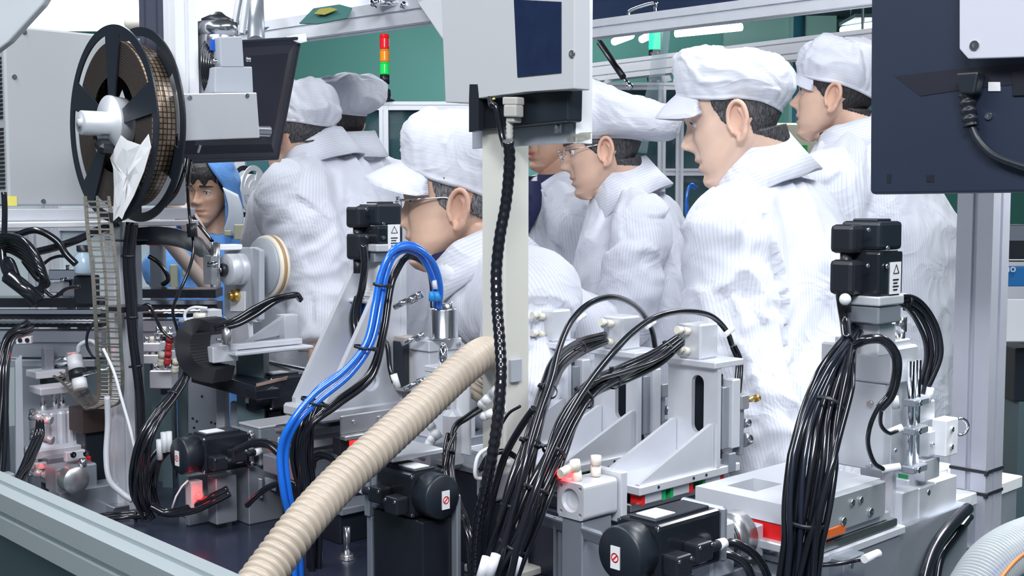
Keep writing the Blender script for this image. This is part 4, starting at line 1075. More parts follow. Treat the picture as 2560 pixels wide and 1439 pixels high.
# bottom flange and pale support shelf
for (y0, y1, Y, lb, m, sl) in ((522, 552, 2.22, 'upper of two pale rails carrying the grey control cabinet', ALU, .0), (556, 572, 2.18, 'lower of two pale rails carrying the grey control cabinet', WHITE, .0)):
    a = P(-30, (y0 + y1) / 2, Y); mb = MB(); mb.box(MF(uvw(a, .20, .02, 0)), (.44, .05, (y1 - y0) / 3000 * Y), .002); one('support_rail', lb, 'rail', mb, m, None)
MB_ = None
# ---- tape reel
RC = P(280, 310, 2.0); RX = UA
M = frame(RC, VA, WA, VA.cross(WA))       # local z = VA x WA = UA direction
ax = VA.cross(WA)
r = thing('tape_reel', 'large black spoked reel of brown component tape, upper left', 'reel', RC - WA * .162)
def windows(r0, r1, rot, n=3, open_=84):
    hs = []
    for q in range(n):
        c = math.radians(rot + 360 / n * q); h = math.radians(open_ / 2)
        hs.append(circ(0, 0, r1, 22, None, c - h, c + h) + list(reversed(circ(0, 0, r0, 10, None, c - h * .78, c + h * .78))))
    return hs
sg = 1 if ax.dot(UA) > 0 else -1
W_REEL = .046
MB().plate(M, circ(0, 0, .162, 96), windows(.040, .147, 130, 5, 52) , .003).build('flange', BLKB, r)
MB().plate(M @ Matrix.Translation((0, 0, sg * W_REEL)), circ(0, 0, .162, 96), windows(.06, .147, 100, 5, 50), .003).build('flange', BLKB, r)
# wound tape: many thin layers
def tape_material():
    m = mat('component_tape', (.24, .17, .115), .32, .55); nt = m.node_tree; b = nt.nodes['Principled BSDF']
    uv = nt.nodes.new('ShaderNodeUVMap'); uv.uv_map = 'UVMap'
    br = nt.nodes.new('ShaderNodeTexBrick'); br.inputs['Scale'].default_value = 1; br.offset = 0
    br.inputs['Color1'].default_value = (.36, .27, .19, 1); br.inputs['Color2'].default_value = (.22, .16, .11, 1); br.inputs['Mortar'].default_value = (.035, .025, .02, 1)
    br.inputs['Mortar Size'].default_value = .0010; br.inputs['Brick Width'].default_value = .0072; br.inputs['Row Height'].default_value = .0088
    nt.links.new(uv.outputs[0], br.inputs[0]); nt.links.new(br.outputs[0], b.inputs['Base Color'])
    return m
TAPE = tape_material()
def tape_roll(M, r0, r1, z0, z1, parent, name='tape_roll'):
    bm = bmesh.new(); uvl = bm.loops.layers.uv.new('UVMap'); n = 120
    prof = [(r1, z0), (r1, z1)]
    rings = [[bm.verts.new(M @ V((r_ * math.cos(2 * PI * k / n), r_ * math.sin(2 * PI * k / n), z_))) for k in range(n)] for r_, z_ in prof]
    for k in range(n):
        f = bm.faces.new((rings[0][k], rings[0][(k + 1) % n], rings[1][(k + 1) % n], rings[1][k])); f.smooth = True
        us = [k, k + 1, k + 1, k]; vs = [z0, z0, z1, z1]
        for l, u, v in zip(f.loops, us, vs): l[uvl].uv = (v, u * 2 * PI * r1 / n)
    # side faces with coil steps
    for z_, dz in ((z0, .0006), (z1, -.0006)):
        prev = rings[0] if z_ == z0 else rings[1]; st = 26
        for q in range(1, st + 1):
            rr = r1 + (r0 - r1) * q / st
            cur = [bm.verts.new(M @ V((rr * math.cos(2 * PI * k / n), rr * math.sin(2 * PI * k / n), z_ + dz * (q % 2)))) for k in range(n)]
            for k in range(n):
                f = bm.faces.new((prev[k], prev[(k + 1) % n], cur[(k + 1) % n], cur[k])); f.material_index = 1
            prev = cur
    bmesh.ops.recalc_face_normals(bm, faces=bm.faces[:]); me = bpy.data.meshes.new(name); bm.to_mesh(me); bm.free()
    return link(name, me, [TAPE, mat('tape_edge', (.045, .036, .032), .4, .2, noise=(300, .4))], parent)
tape_roll(M, .080, .136, sg * .0025 if sg > 0 else -W_REEL + .0025, sg * (W_REEL - .0025) if sg > 0 else -.0025, r)
mb = MB(); mb.lathe(frame(RC, VA, WA, UA), [(.0, .02), (.044, .02), (.047, -.004), (.047, -.007), (.020, -.009), (.020, -.052), (.0175, -.054), (.006, -.054), (.006, -.058), (0, -.058)], 40); mb.build('hub', ALU, r)
MB().cyl(RC + UA * .0, RC + UA * .30, .010).build('axle', STEEL, r)
kb = Q(262, 366, RC - UA * .02, UA); MB().box(MF(kb, Matrix.Rotation(.5, 4, 'X')), (.028, .030, .020), .006).build('clamp_knob', BLK, r)
# crumpled paper strip stuck on the reel
pl0 = RC - UA * .006; out = [(303, 338), (318, 350), (352, 362), (372, 335), (378, 368), (360, 430), (335, 490), (312, 532), (306, 548), (298, 540), (284, 552), (286, 470), (284, 420), (276, 395)]
mb = MB(); cc = V((318, 440)); rows = []
for f in (.02, .35, .7, 1):
    rows.append([Q(cc.x + (x - cc.x) * f, cc.y + (y - cc.y) * f, pl0 - UA * (.004 + .006 * noise.noise(V((x * .03, y * .03, f * 3)))), UA) for x, y in out])
mb.grid(rows, True, False); o = one('paper_strip', 'crumpled white paper strip stuck on the lower side of the big tape reel', 'paper', mb, PAPER); sm_ = o.modifiers.new('t', 'SOLIDIFY'); sm_.thickness = .0008

# ---- upright double profile and gear motor beside the reel
pc = P(444, 330, 1.99); ztop = 2.5
r = thing('hanging_post', 'upright aluminium profile coming down from above beside the tape reel', 'post', pc)
extrusion(MB(), uvw(pc, .0205, .021, 0), uvw(pc, .0205, .021, ztop - pc.z), .041, .040, UA).build('profile', WHITE, r)
r = thing('dark_post', 'dark blue-grey upright profile beside the white profile, right of the reel', 'post', pc + VA * .06)
extrusion(MB(), uvw(pc, .03, .085, 0), uvw(pc, .03, .085, ztop - pc.z), .06, .085, UA).build('profile', mat('dark_blue_aluminium', (.11, .12, .17), .4, .3), r)
fp = pc + V((0, 0, 0)) - VA * .004
r = thing('gear_motor', 'gear motor above a bright sheet-metal cover plate, upper left', 'motor', P(548, 350, 1.95))
cp = face_poly([(446, 234), (642, 231), (650, 344), (453, 352)], fp - VA * .045, VA)
slab(MB(), cp, VA * .010, .0015).build('cover_plate', mat('brushed_bright_plate', (.74, .75, .78), .30, .55, noise=(14, .06), stretch=(1, 1, .3), nr=.05), r)
for x, y in ((474, 244), (617, 239)): bolt(MB(), Q(x, y, fp - VA * .045, VA), NA, .0038, .002).build('screw', STEEL, r)
g0 = fp - VA * .030
slab(MB(), face_poly([(537, 167), (631, 166), (634, 233), (537, 233)], g0, VA), VA * .060, .002).build('gearbox', GREYP, r)
slab(MB(), face_poly([(549, 92), (606, 90), (611, 168), (553, 168)], g0 - VA * .001, VA), VA * .040, .002).build('gear_housing', GREYP, r)
mc = uvw(Q(580, 165, g0, VA), 0, .045, 0); zt = Q(560, 48, g0, VA).z
mb = MB(); mb.lathe(Matrix.Translation(mc), [(0, 0), (.034, 0), (.034, .05), (.033, .052), (.033, (zt - mc.z) - .022), (.034, (zt - mc.z) - .022), (.034, zt - mc.z), (.0, zt - mc.z)], 40); mb.build('motor_can', STEEL, r)
mb = MB(); mb.lathe(Matrix.Translation((mc.x, mc.y, zt)), [(.026, 0), (.027, .006), (.015, .012), (.008, .018), (.0, .019)], 30); mb.build('end_cap', BLK, r)
for x, y in ((538, 160), (621, 155)): bolt(MB(), Q(x, y, g0, VA), (0, 0, 1), .0042, .008).build('screw', STEEL, r)
MB().box(MF(uvw(mc, -.02, -.028, (zt - mc.z) * .45)), (.020, .004, .018)).build('blue_label', BLUE, r)
r = thing('cable_coil', 'black cables looped beside the gear motor, upper left', 'cable', P(520, 230, 2.05))
for q in range(5):
    x = 508 + 5 * q; pts = [P(x + 12, 95 + 6 * q, 2.03), P(x - 2, 125 + 3 * q, 2.02), P(x - 4 + q, 165, 2.015), P(x, 205, 2.02), P(x + 8, 232, 2.03)]
    MB().tube(spline(pts, 6), .0032, 8).build('cable', RUBR, r)
# braces high on the frame near the motor
for (x0, y0, x1, y1, lb) in ((585, 70, 605, -40, 'left of two thin pale brackets rising above the gear motor'), (605, 85, 622, -40, 'right of two thin pale brackets rising above the gear motor')):
    a = P(x0, y0, 2.2); b = P(x1, y1, 2.2); mb = MB(); mb.box(frame((a + b) / 2, (b - a), V((0, 1, 0)), (b - a).cross(V((0, 1, 0)))), ((b - a).length, .02, .008), .001); one('brace', lb, 'bracket', mb, ALU)

# ---- black monitor seen from the side-back
MBK = mat('black_monitor_plastic', (.018, .020, .032), .3, 0, noise=(200, .15))
fr = [P(425, 108, 2.16), P(757, 90, 2.42), P(698, 400, 2.42), P(432, 410, 2.16)]
r = thing('monitor', 'tilted black monitor behind the bright cover plate', 'monitor', (fr[3] + fr[2]) / 2)
nn = (fr[1] - fr[0]).cross(fr[3] - fr[0]).normalized(); nn = nn if nn.y > 0 else -nn
slab(MB(), fr, nn * .035 + V((.020, 0, 0)), .004).build('housing', MBK, r)
cen = sum(fr, V()) / 4; inn = [cen + (q - cen) * .86 - nn * .002 for q in fr]; inn2 = [cen + (q - cen) * .72 - nn * .012 for q in fr]
mb = MB(); mb.grid([[q for q in [cen + (f - cen) * .93 - nn * .001 for f in fr]], inn, inn2], True, False); mb.bm.faces.new([mb.bm.verts.new(q) for q in inn2]); mb.build('rear_bulge', MBK, r, True)
tr = [P(716, 96, 2.40), P(766, 84, 2.42), P(768, 104, 2.42), P(752, 108, 2.40)]; slab(MB(), tr, nn * .03, .001).build('silver_corner', ALU, r)
a = P(498, 372, 2.12); MB().box(frame(a, (.35, 0, 1), (0, 1, 0), (1, 0, -.35)), (.014, .002, .0035)).build('printed_mark', PAPER, r)
# monitor arm up to the frame
mb = MB(); mb.tube([P(640, 110, 2.5), P(640, -30, 2.9)], .018, 16); one('swing_support', 'grey arm holding the tilted black monitor from above', 'arm', mb, ALUD)

# ---- bright LED light panel and translucent sheet at the top left
r = thing('light_panel', 'overexposed white light panel at top left above control cabinet', 'lamp', P(240, 30, 2.75))
fr = [P(62, 78, 2.75), P(395, 78, 3.05), P(395, -90, 3.2), P(150, -90, 2.9)]
slab(MB(), fr, (0, .02, .004), 0).build('diffuser', mat('light_diffuser', (1, 1, 1), .5, 0, emit=(.92, .97, 1), power=1.25), r)
fr2 = [P(400, 95, 3.2), P(585, 90, 3.3), P(585, -60, 3.4), P(400, -60, 3.3)]
slab(MB(), fr2, (0, .02, .004), 0).build('diffuser', MATS['light_diffuser'], r)
fr3 = [P(-40, -20, 1.6), P(124, -20, 1.6), P(105, 12, 1.6), P(20, 105, 1.6), P(-40, 150, 1.6)]
mb = MB(); slab(mb, fr3, (0.004, .012, 0), .002); one('plastic_sheet', 'white translucent plastic sheet across the top left corner', 'sheet', mb, mat('milky_film', (.48, .51, .54), .4, 0, alpha=.95, noise=(18, .08)))
mb = MB(); mb.ball(P(352, 60, 2.36), .032, 16, (1, 1, .55)); one('lamp_dome', 'small cream dome on top of grey control cabinet', 'dome', mb, IVORY)

# ---- white swing arm at the top middle
fr = [P(1040, -40, 2.6), P(1115, -40, 2.5), P(1115, 110, 2.5), P(1082, 60, 2.6), P(1045, 8, 2.62)]
mb = MB(); slab(mb, fr, (0, .05, 0), .002); one('angled_bracket', 'white angled arm plate left of the hanging controller', 'arm', mb, WHITE)
r = thing('latch', 'small chrome ball-headed latch at the top edge, left of white arm', 'latch', P(990, 15, 2.7)); mb = MB(); mb.tube([P(935, 6, 2.7), P(1005, 8, 2.7)], .007, 10); mb.build('bolt', CHROME, r); mb = MB(); mb.ball(P(938, 8, 2.68), .012); mb.build('ball', CHROME, r); mb = MB(); mb.ball(P(1010, 14, 2.68), .010); mb.build('ball', CHROME, r); MB().box(P(1000, -10, 2.71), (.12, .02, .03), .003).build('mount', ALU, r)

# ---- hanging controller (operator panel seen from behind)
c0 = P(1440, 358, 1.66)      # lower corner of the panel nearest the camera
r = thing('operator_panel', 'grey operator panel seen from behind, hanging top centre with dark window', 'control panel', c0)
F = lambda pts, d=0: face_poly(pts, c0 - UA * d, UA)
slab(MB(), F([(1180, 372), (1440, 357), (1440, -60), (1180, -60)]), UA * .004, .001).build('mounting_plate', mat('blue_grey_plate', (.52, .56, .63), .4, .3), r)
w_ = [c0, c0 + UA * .033, c0 + UA * .033 + WA * .30, c0 + WA * .30]
slab(MB(), w_, VA * .006, .001).build('white_side', WHITE, r)
slab(MB(), F([(1443, 356), (1478, 349), (1478, 330), (1443, 338)], -.0), VA * .02, .001).build('side_foot', BEIGE, r)
slab(MB(), F([(1182, 327), (1420, 303), (1422, 215), (1182, 232)], .0285), UA * .0285, .003).build('rear_housing', BLKB, r)
slab(MB(), F([(1113, 256), (1172, 258), (1172, 208), (1196, 208), (1196, 246), (1312, 229), (1436, 222), (1436, -60), (1100, -60)], .050), UA * .030, .0015).build('rear_cover', mat('pale_grey_cover', (.50, .51, .53), .45), r)
slab(MB(), F([(1293, 193), (1402, 182), (1402, 4), (1284, -2)], .0515), UA * .002, .0005).build('dark_window', mat('navy_window', (.012, .022, .060), .25, 0, noise=(40, .3)), r)
slab(MB(), F([(1172, 330), (1196, 326), (1196, 208), (1172, 208)], .0495), UA * .01, .0005).build('slot', BLK, r)
bolt(MB(), Q(1431, 135, c0 - UA * .050, UA), NB, .005, .002).build('screw', STEEL, r)
mb = MB(); t_ = F([(1346, 160), (1358, 160), (1358, 150), (1346, 150)], .0525)
for (x, y) in ((1216, 338), (1393, 320)):
    slab(MB(), F([(x - 9, y + 14), (x + 9, y + 12), (x + 9, y - 12), (x - 9, y - 12)], .006), UA * .006, .001).build('clip', STEEL, r)
    bolt(MB(), Q(x, y - 4, c0 - UA * .006, UA), NB, .003, .002).build('clip_screw', CHROME, r)
# plug and leads
r = thing('signal_plug', 'light grey plug with ribbed sleeve under the operator panel', 'plug', Q(1272, 330, c0 - UA * .04, UA))
for (x0, y0, x1, y1, d, m, nm) in ((1255, 242, 1291, 262, .058, IVORY, 'shell'), (1258, 262, 1289, 292, .060, IVORY, 'body'), (1264, 292, 1284, 306, .056, IVORY, 'neck')):
    slab(MB(), F([(x0, y1), (x1, y1), (x1, y0), (x0, y0)], d), UA * .016, .002).build(nm, mat('warm_grey_plug', (.48, .47, .44), .5), r)
a = Q(1274, 300, c0 - UA * .05, UA)
MB().tube([a - V((0, 0, .003 * k)) for k in range(10)], lambda i: .0055 if i % 2 else .0045, 14).build('strain_relief', MATS['warm_grey_plug'], r)
b = Q(1275, 345, c0 - UA * .05, UA); mb = MB(); mb.tube([a, b], .0035, 10); mb.build('lead', MATS['warm_grey_plug'], r)
mb = MB(); mb.tube(spline([Q(1226, 242, c0 - UA * .045, UA), Q(1228, 262, c0 - UA * .055, UA), Q(1240, 268, c0 - UA * .055, UA), Q(1252, 330, c0 - UA * .05, UA), Q(1262, 365, c0 - UA * .05, UA)], 6), .0045, 10); one('power_lead', 'thin black lead curving from yellow terminal under operator panel', 'cable', mb, RUBR)
mb = MB(); mb.tube(spline([Q(1238, 246, c0 - UA * .046, UA), Q(1227, 250, c0 - UA * .05, UA), Q(1229, 266, c0 - UA * .05, UA), Q(1238, 262, c0 - UA * .05, UA)], 5), .0016, 8); one('yellow_wire', 'tiny yellow wire loop under operator panel', 'wire', mb, YEL)

# ---- beige post and armoured cable
pp = P(1262, 1425, 1.74)
r = thing('square_post', 'beige square steel post in the centre, behind black armoured cable', 'post', V((pp.x, pp.y, .86)))
pz = 1.42 + .25
MB().box(MF(V((pp.x, pp.y, (.86 + 1.62) / 2)) + UA * .0255 + VA * .0255), (.051, .051, .76), .003).build('tube', BEIGE, r)
q = Q(1285, 925, pp, VA); MB().box(MF(q - VA * .003), (.022, .006, .034), .001).build('grey_plate', GREYP, r)
MB().box(MF(V((pp.x, pp.y, .866)) + UA * .0255 + VA * .0255), (.09, .09, .012), .002).build('foot_plate', BEIGE, r)
def sleeve(name, label, pts, r_, pitch=.006, m=RUBR, cat='cable', amp=.10, zr=True, group=None):
    sp = spline(pts, 24); L = sum((a - b).length for a, b in zip(sp, sp[1:])); n = int(L / (pitch / 4)); out = []
    acc = [0]
    for a, b in zip(sp, sp[1:]): acc.append(acc[-1] + (b - a).length)
    j = 0
    for i in range(n + 1):
        s = L * i / n
        while j < len(acc) - 2 and acc[j + 1] < s: j += 1
        t = (s - acc[j]) / max(1e-9, acc[j + 1] - acc[j]); out.append(sp[j].lerp(sp[j + 1], t))
    mb = MB(); mb.tube(out, lambda i: r_ * (1 + amp * (.5 if i % 4 in (1, 2) else -.5)), 16)
    return one(name, label, cat, mb, m, group)
sleeve('armoured_cable', 'thick black wrapped cable running down the beige post', [P(1270, 352, 1.60), P(1274, 400, 1.61), P(1266, 500, 1.62), P(1250, 590, 1.62), P(1241, 680, 1.62), P(1243, 770, 1.61), P(1250, 860, 1.59), P(1252, 950, 1.57), P(1240, 1080, 1.56), P(1218, 1200, 1.56), P(1196, 1310, 1.58), P(1186, 1450, 1.6)], .0078, .011)

# ---- big navy monitor on the right, rear side
m0 = P(2176, 484, 1.72)
r = thing('monitor', 'big navy-black monitor seen from behind, top right', 'monitor', m0)
F = lambda pts, d=0: face_poly(pts, m0 - UA * d, UA)
slab(MB(), F([(2174, 478), (2180, 486), (2620, 480), (2680, -120), (2178, -120)]), UA * .03, .004).build('housing', NAVY, r)
slab(MB(), F([(2398, -60), (2398, 122), (2420, 147), (2700, 138), (2700, -60)], .035), UA * .010, .0015).build('mounting_bracket', mat('pale_lilac_metal', (.62, .62, .70), .4), r)
bolt(MB(), Q(2437, 114, m0 - UA * .035, UA), NB, .0065, .002).build('screw', STEEL, r)
slab(MB(), F([(2236, 190), (2395, 172), (2640, 152), (2640, 200), (2400, 225), (2300, 240)], .001), UA * .0015, .0).build('cable_recess', mat('recess_black', (.008, .010, .022), .6), r)
for (x, y, w2, h2) in ((2222, 446, 5, 11), (2325, 446, 9, 9)): slab(MB(), F([(x - w2, y + h2), (x + w2, y + h2), (x + w2, y - h2), (x - w2, y - h2)], .0008), UA * .001, 0).build('rear_slot', BLK, r)
slab(MB(), F([(2470, 228), (2500, 228), (2500, 205), (2470, 205)], .002), UA * .003, .0005).build('port', PAPER, r)
bolt(MB(), Q(2472, 290, m0 - UA * .001, UA), NB, .005, .002).build('ring_screw', CHROME, r)
slab(MB(), F([(2530, 240), (2600, 238), (2600, 175), (2530, 180)], .003), UA * .004, .001).build('socket', BLK, r)
r = thing('power_plug', 'black power plug and lead on the back of the big navy monitor', 'plug', Q(2425, 300, m0, UA))
slab(MB(), F([(2398, 235), (2436, 235), (2446, 178), (2388, 182)], .026), UA * .022, .003).build('plug_body', BLKB, r)
a = Q(2416, 235, m0 - UA * .013, UA); b = Q(2428, 315, m0 - UA * .013, UA); MB().tube([a.lerp(b, k / 16) for k in range(17)], lambda i: .0105 if i % 4 < 2 else .0075, 14).build('strain_relief', BLK, r)
MB().tube(spline([b, Q(2445, 350, m0 - UA * .013, UA), Q(2480, 385, m0 - UA * .013, UA), Q(2540, 410, m0 - UA * .012, UA), Q(2620, 432, m0 - UA * .012, UA)], 8), .0052, 12).build('lead', BLKB, r)

# ---- right-hand grey profile post
pb = P(2459, 1372, 1.90)
r = thing('profile_post', 'upright grey aluminium profile post at right with two black ties', 'post', pb)
extrusion(MB(), pb + UA * .03 + VA * .03, pb + UA * .03 + VA * .03 + WA * 1.2, .06, .06, UA, .009).build('profile', mat('lilac_aluminium', (.50, .51, .58), .38, .4, noise=(30, .05)), r)
MB().box(MF(pb + UA * .03 + VA * .03 + WA * -.004), (.075, .075, .012), .001).build('foot_plate', ALU, r)
for x in (2520,): MB().box(MF(Q(2515, 1360, pb, VA) - VA * .012), (.03, .025, .02), .002).build('foot_bracket', ALU, r)
for y, lb in ((1180, 'upper of two black cable ties round the right grey post'), (1236, 'lower of two black cable ties round the right grey post')):
    c = Q(2459, y, pb, UA); mb = MB(); hw = .0315
    cc = V((pb.x, pb.y, c.z)) + UA * .03 + VA * .03
    mb.plate(MF(cc), [(-hw, -hw), (hw, -hw), (hw, hw), (-hw, hw)], [[(-.0302, -.0302), (.0302, -.0302), (.0302, .0302), (-.0302, .0302)]], .005)
    mb.box(MF(cc - UA * hw - VA * hw + WA * -.001), (.006, .006, .009), .001); one('cable_tie', lb, 'cable tie', mb, BLK)
# ================================================================ machine table and builders
TZ = .86
def uv(u, v, z=TZ): return UA * u + VA * v + V((0, 0, z))
def UV(p): return p.dot(UA), p.dot(VA)
r = thing('machine_table', 'dark blue-black machine table top under all the mechanisms', 'table', uv(1.2, 1.8, 0))
MB().box(MF(uv(1.15, 1.75, TZ - .012)), (.70, 2.5, .024), .002).build('table_top', PORT, r)
for (u, v) in ((.84, .6), (1.46, .6), (.84, 2.9), (1.46, 2.9), (.84, 1.75), (1.46, 1.75)):
    extrusion(MB(), uv(u, v, 0), uv(u, v, TZ - .024), .06, .06, UA).build('leg', ALU, r)
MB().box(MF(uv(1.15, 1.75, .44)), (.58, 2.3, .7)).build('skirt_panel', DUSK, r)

def sign(mb1, mb2, c, x, y, n, w=.013, h=.024):
    """white sticker with red prohibition ring"""
def servo(name, label, M, L=.13, s=.058, conn=(0, -1), group='servo motors', lab=True, mirror=1):
    """x of M runs from the cap to the shaft; connectors stick out along conn (y,z)"""
    r = thing('servo_motor', label, 'motor', M, group)
    h = s / 2
    Mx = Matrix(((0, 0, 1, 0), (1, 0, 0, 0), (0, 1, 0, 0), (0, 0, 0, 1)))      # lathe z -> x
    mb = MB(); mb.lathe(Mx, [(0, 0), (h * .93, 0), (h, .003), (h, .030), (h * .7, .031)], 40); mb.build('encoder_cap', BLKB, r, False)
    mb = MB(); mb.box(V((.030 + (L - .042) / 2, 0, 0)), (L - .042, s, s), .005, 2); mb.build('body', BLKG, r, False)
    mb = MB(); mb.box(V((.030 + (L - .042) / 2, 0, h + .001)), (L - .06, s * .62, .004), .001); mb.build('top_rib', BLKB, r, False)
    mb = MB(); mb.box(V((.062, 0, h + .0035)), (.034, s * .45, .001)); mb.build('rating_label', PAPER, r, False)
    mb = MB(); mb.box(V((L - .007, 0, 0)), (.010, s * 1.04, s * 1.04), .003); mb.build('flange', ALUD, r, False)
    mb = MB(); mb.cyl((L, 0, 0), (L + .02, 0, 0), .007); mb.build('shaft', STEEL, r, False)
    for a in (-1, 1):
        for b in (-1, 1):
            mb = MB(); bolt(mb, (.034, a * h * .86, b * h * .86), (-1, 0, 0), .0032, .003); mb.build('screw', CHROME, r, False)
    for b in (-1, 1):
        mb = MB(); mb.cyl((L - .022, mirror * -h * .86, b * h * .86), (L - .012, mirror * -h * .86, b * h * .86), .0034, n=10); mb.build('flange_bolt', CHROME, r, False)
    cy, cz = conn
    for k, (x, ln, hh) in enumerate(((.050, .034, .024), (.086, .036, .022))):
        o = V((x, cy * (h + .010), cz * (h + .010) - .004 - .008 * (k == 0) * abs(cy)))
        mb = MB(); mb.box(o, (ln * .8, .022 if cy else hh, .022 if cz else hh), .003, 2); c = mb.build('connector', BLK, r, False)
        for q in (-1, 1):
            mb = MB(); bolt(mb, o + V((q * ln * .30, cy * .010, cz * .010 + (.007 if not cz else 0))), (0, cy, cz), .0022, .002); mb.build('screw', CHROME, c, False)
        mb = MB(); mb.cyl(o + V((ln * .3, cy * .002, cz * .002)), o + V((ln * .3 + .022, cy * .002, cz * .002)), .0058, n=14); mb.build('gland', BLK, c, False)
        mb = MB(); mb.cyl(o + V((ln * .3 + .022, cy * .002, cz * .002)), o + V((ln * .3 + .034, cy * .002, cz * .002)), .0062, n=12); mb.build('marker_sleeve', PAPER, c, False)
    if lab:
        mb = MB(); mb.box(V((-.0006, .004 * mirror, -.004)), (.0012, .013, .025)); st = mb.build('warning_label', PAPER, r, False)
        mb = MB(); N = 28
        for k in range(N):
            a0 = 2 * PI * k / N; a1 = 2 * PI * (k + 1) / N
            mb.grid([[V((-.0015, .004 * mirror + rr * math.cos(a), -.004 + rr * math.sin(a))) for a in (a0, a1)] for rr in (.0040, .0054)])
        q = .0044
        mb.grid([[V((-.0015, .004 * mirror + y_, -.004 + z_)) for y_, z_ in ((-q * .7 - .0006, q * .7 - .0006), (q * .7 - .0006, -q * .7 - .0006))], [V((-.0015, .004 * mirror + y_, -.004 + z_)) for y_, z_ in ((-q * .7 + .0006, q * .7 + .0006), (q * .7 + .0006, -q * .7 + .0006))]])
        mb.build('prohibition_sign', RED, st, False, weld=True)
    return r
def cylinder(label, M, sz=(.055, .036, .036), face=-1, name='air_cylinder', leds=False, m=ALU):
    """compact air cylinder: M frame centre, x along the rod"""
    r = thing(name, label, 'air cylinder', M, None); L, w, h = sz
    hs = [circ(sx * w * .36, sy * h * .36, .0028, 12) for sx in (-1, 1) for sy in (-1, 1)]
    Mx = Matrix(((0, 0, 1, 0), (1, 0, 0, 0), (0, 1, 0, 0), (0, 0, 0, 1)))
    rr = .006; out = []
    for (cx, cy, a) in ((w / 2 - rr, h / 2 - rr, 0), (-w / 2 + rr, h / 2 - rr, 90), (-w / 2 + rr, -h / 2 + rr, 180), (w / 2 - rr, -h / 2 + rr, 270)):
        out += circ(cx, cy, rr, 5, None, math.radians(a), math.radians(a + 90))
    mb = MB(); mb.plate(Mx, out, hs + [circ(0, 0, w * .33, 28)], L); mb.build('body', m, r, False)
    mb = MB(); mb.lathe(Mx, [(0, -L * .40), (w * .20, -L * .40), (w * .22, -L * .42), (w * .33, -L * .42)], 28); mb.build('end_cap', ALU, r, False)
    mb = MB(); mb.cyl((L * .3, 0, 0), (L / 2 + .02, 0, 0), w * .14); mb.build('rod', CHROME, r, False)
    for q in (-1, 1):
        mb = MB(); mb.cyl((q * L * .28, 0, h / 2 - .001), (q * L * .28, 0, h / 2 + .008), .0048, n=6); mb.build('port', BRASS, r, False)
    return r
def fitting(parent, p, d, m=IVORY, r_=.0052, L=.024):
    p = V(p); d = V(d).normalized(); mb = MB()
    mb.cyl(p, p + d * L * .45, r_, n=12); mb.cyl(p + d * L * .45, p + d * L * .55, r_ * .8, n=12); mb.cyl(p + d * L * .55, p + d * L, r_ * 1.05, n=12)
    return mb.build('fitting', m, parent)
def cable(label, pts, r_, m=RUBR, name='cable', cat='cable', group=None, step=8):
    mb = MB(); mb.tube(spline(pts, step), r_, 12); return one(name, label, cat, mb, m, group)
def PP(l): return [P(*q) for q in l]
def bundle(label, guide, n, r_, spread, seed=1, mats=(RUBR,), ties=(), name='cable_bundle', weave=1.0, tail=0):
    """n cables following the guide; spread: radius of the bundle per guide point"""
    rnd = random.Random(seed); g = [V(q) for q in guide]; N = len(g)
    r = thing(name, label, 'cable bundle', g[-1].copy())
    sp = spline(g, 6); M_ = len(sp)
    fr = []; up = V((0, 1, .2))
    for i, p in enumerate(sp):
        t = (sp[min(i + 1, M_ - 1)] - sp[max(i - 1, 0)]).normalized(); a = (UPV.cross(t)); a = t.cross(V((0, 1, 0))).normalized() if t.cross(V((0, 1, 0))).length > .1 else V((1, 0, 0))
        fr.append((a, t.cross(a)))
    def spr(i):
        t = i / (M_ - 1) * (N - 1); j = min(int(t), N - 2); s = spread if isinstance(spread, (int, float)) else spread[j] + (spread[j + 1] - spread[j]) * (t - j); return s
    base = []
    for k in range(n):
        rr = math.sqrt((k + .5) / n); base.append((rr, k * 2.4 + rnd.random() * .5))
    for k in range(n):
        rr, a0 = base[k]; ph = rnd.random() * 9; pts = []
        for i, p in enumerate(sp):
            a = a0 + weave * .9 * math.sin(i * .13 + ph); s = spr(i) * rr
            pts.append(p + fr[i][0] * math.cos(a) * s + fr[i][1] * math.sin(a) * s * .8)
        MB().tube(spline(pts, 2), r_ * (1 + .12 * math.sin(k * 2)), 9).build('cable', mats[k % len(mats)], r)
    for tI in ties:
        i = int(tI * (M_ - 1)); t = (sp[min(i + 1, M_ - 1)] - sp[max(i - 1, 0)]).normalized(); R = spr(i) * .66 + r_ * .9
        rows = [[sp[i] + t * z + fr[i][0] * math.cos(2 * PI * k / 24) * q + fr[i][1] * math.sin(2 * PI * k / 24) * q * .9 for k in range(24)] for z, q in ((-.0022, R * .97), (-.0022, R * 1.03), (.0022, R * 1.03), (.0022, R * .97))]
        mb = MB(); mb.grid(rows, True); mb.box(frame(sp[i] - fr[i][0] * R * 1.08, fr[i][0], fr[i][1], t), (.006, .006, .005), .001); mb.build('cable_tie', BLK, r)
    return r
def unit(name, label, cat, p, group=None): return thing(name, label, cat, V(p), group)
def bx(parent, nm, p, size, m, at=(-1, -1, 1), bev=.0015):
    mb = MB(); mbox(mb, V(p), size, at, bev); return mb.build(nm, m, parent)
def bolts(parent, pts, d, r_=.004, h=.003, m=CHROME, name='bolt'):
    for q in pts:
        mb = MB(); bolt(mb, q, d, r_, h); mb.build(name, m, parent)
def dark(p, z): return V((p.x, p.y, z))
def riser(parent, p, size, m=DUSK, nm='stand'):
    """block from the table up to height p.z under the near corner p"""
    return bx(parent, nm, p, (size[0], size[1], max(.004, p.z - TZ)), m)

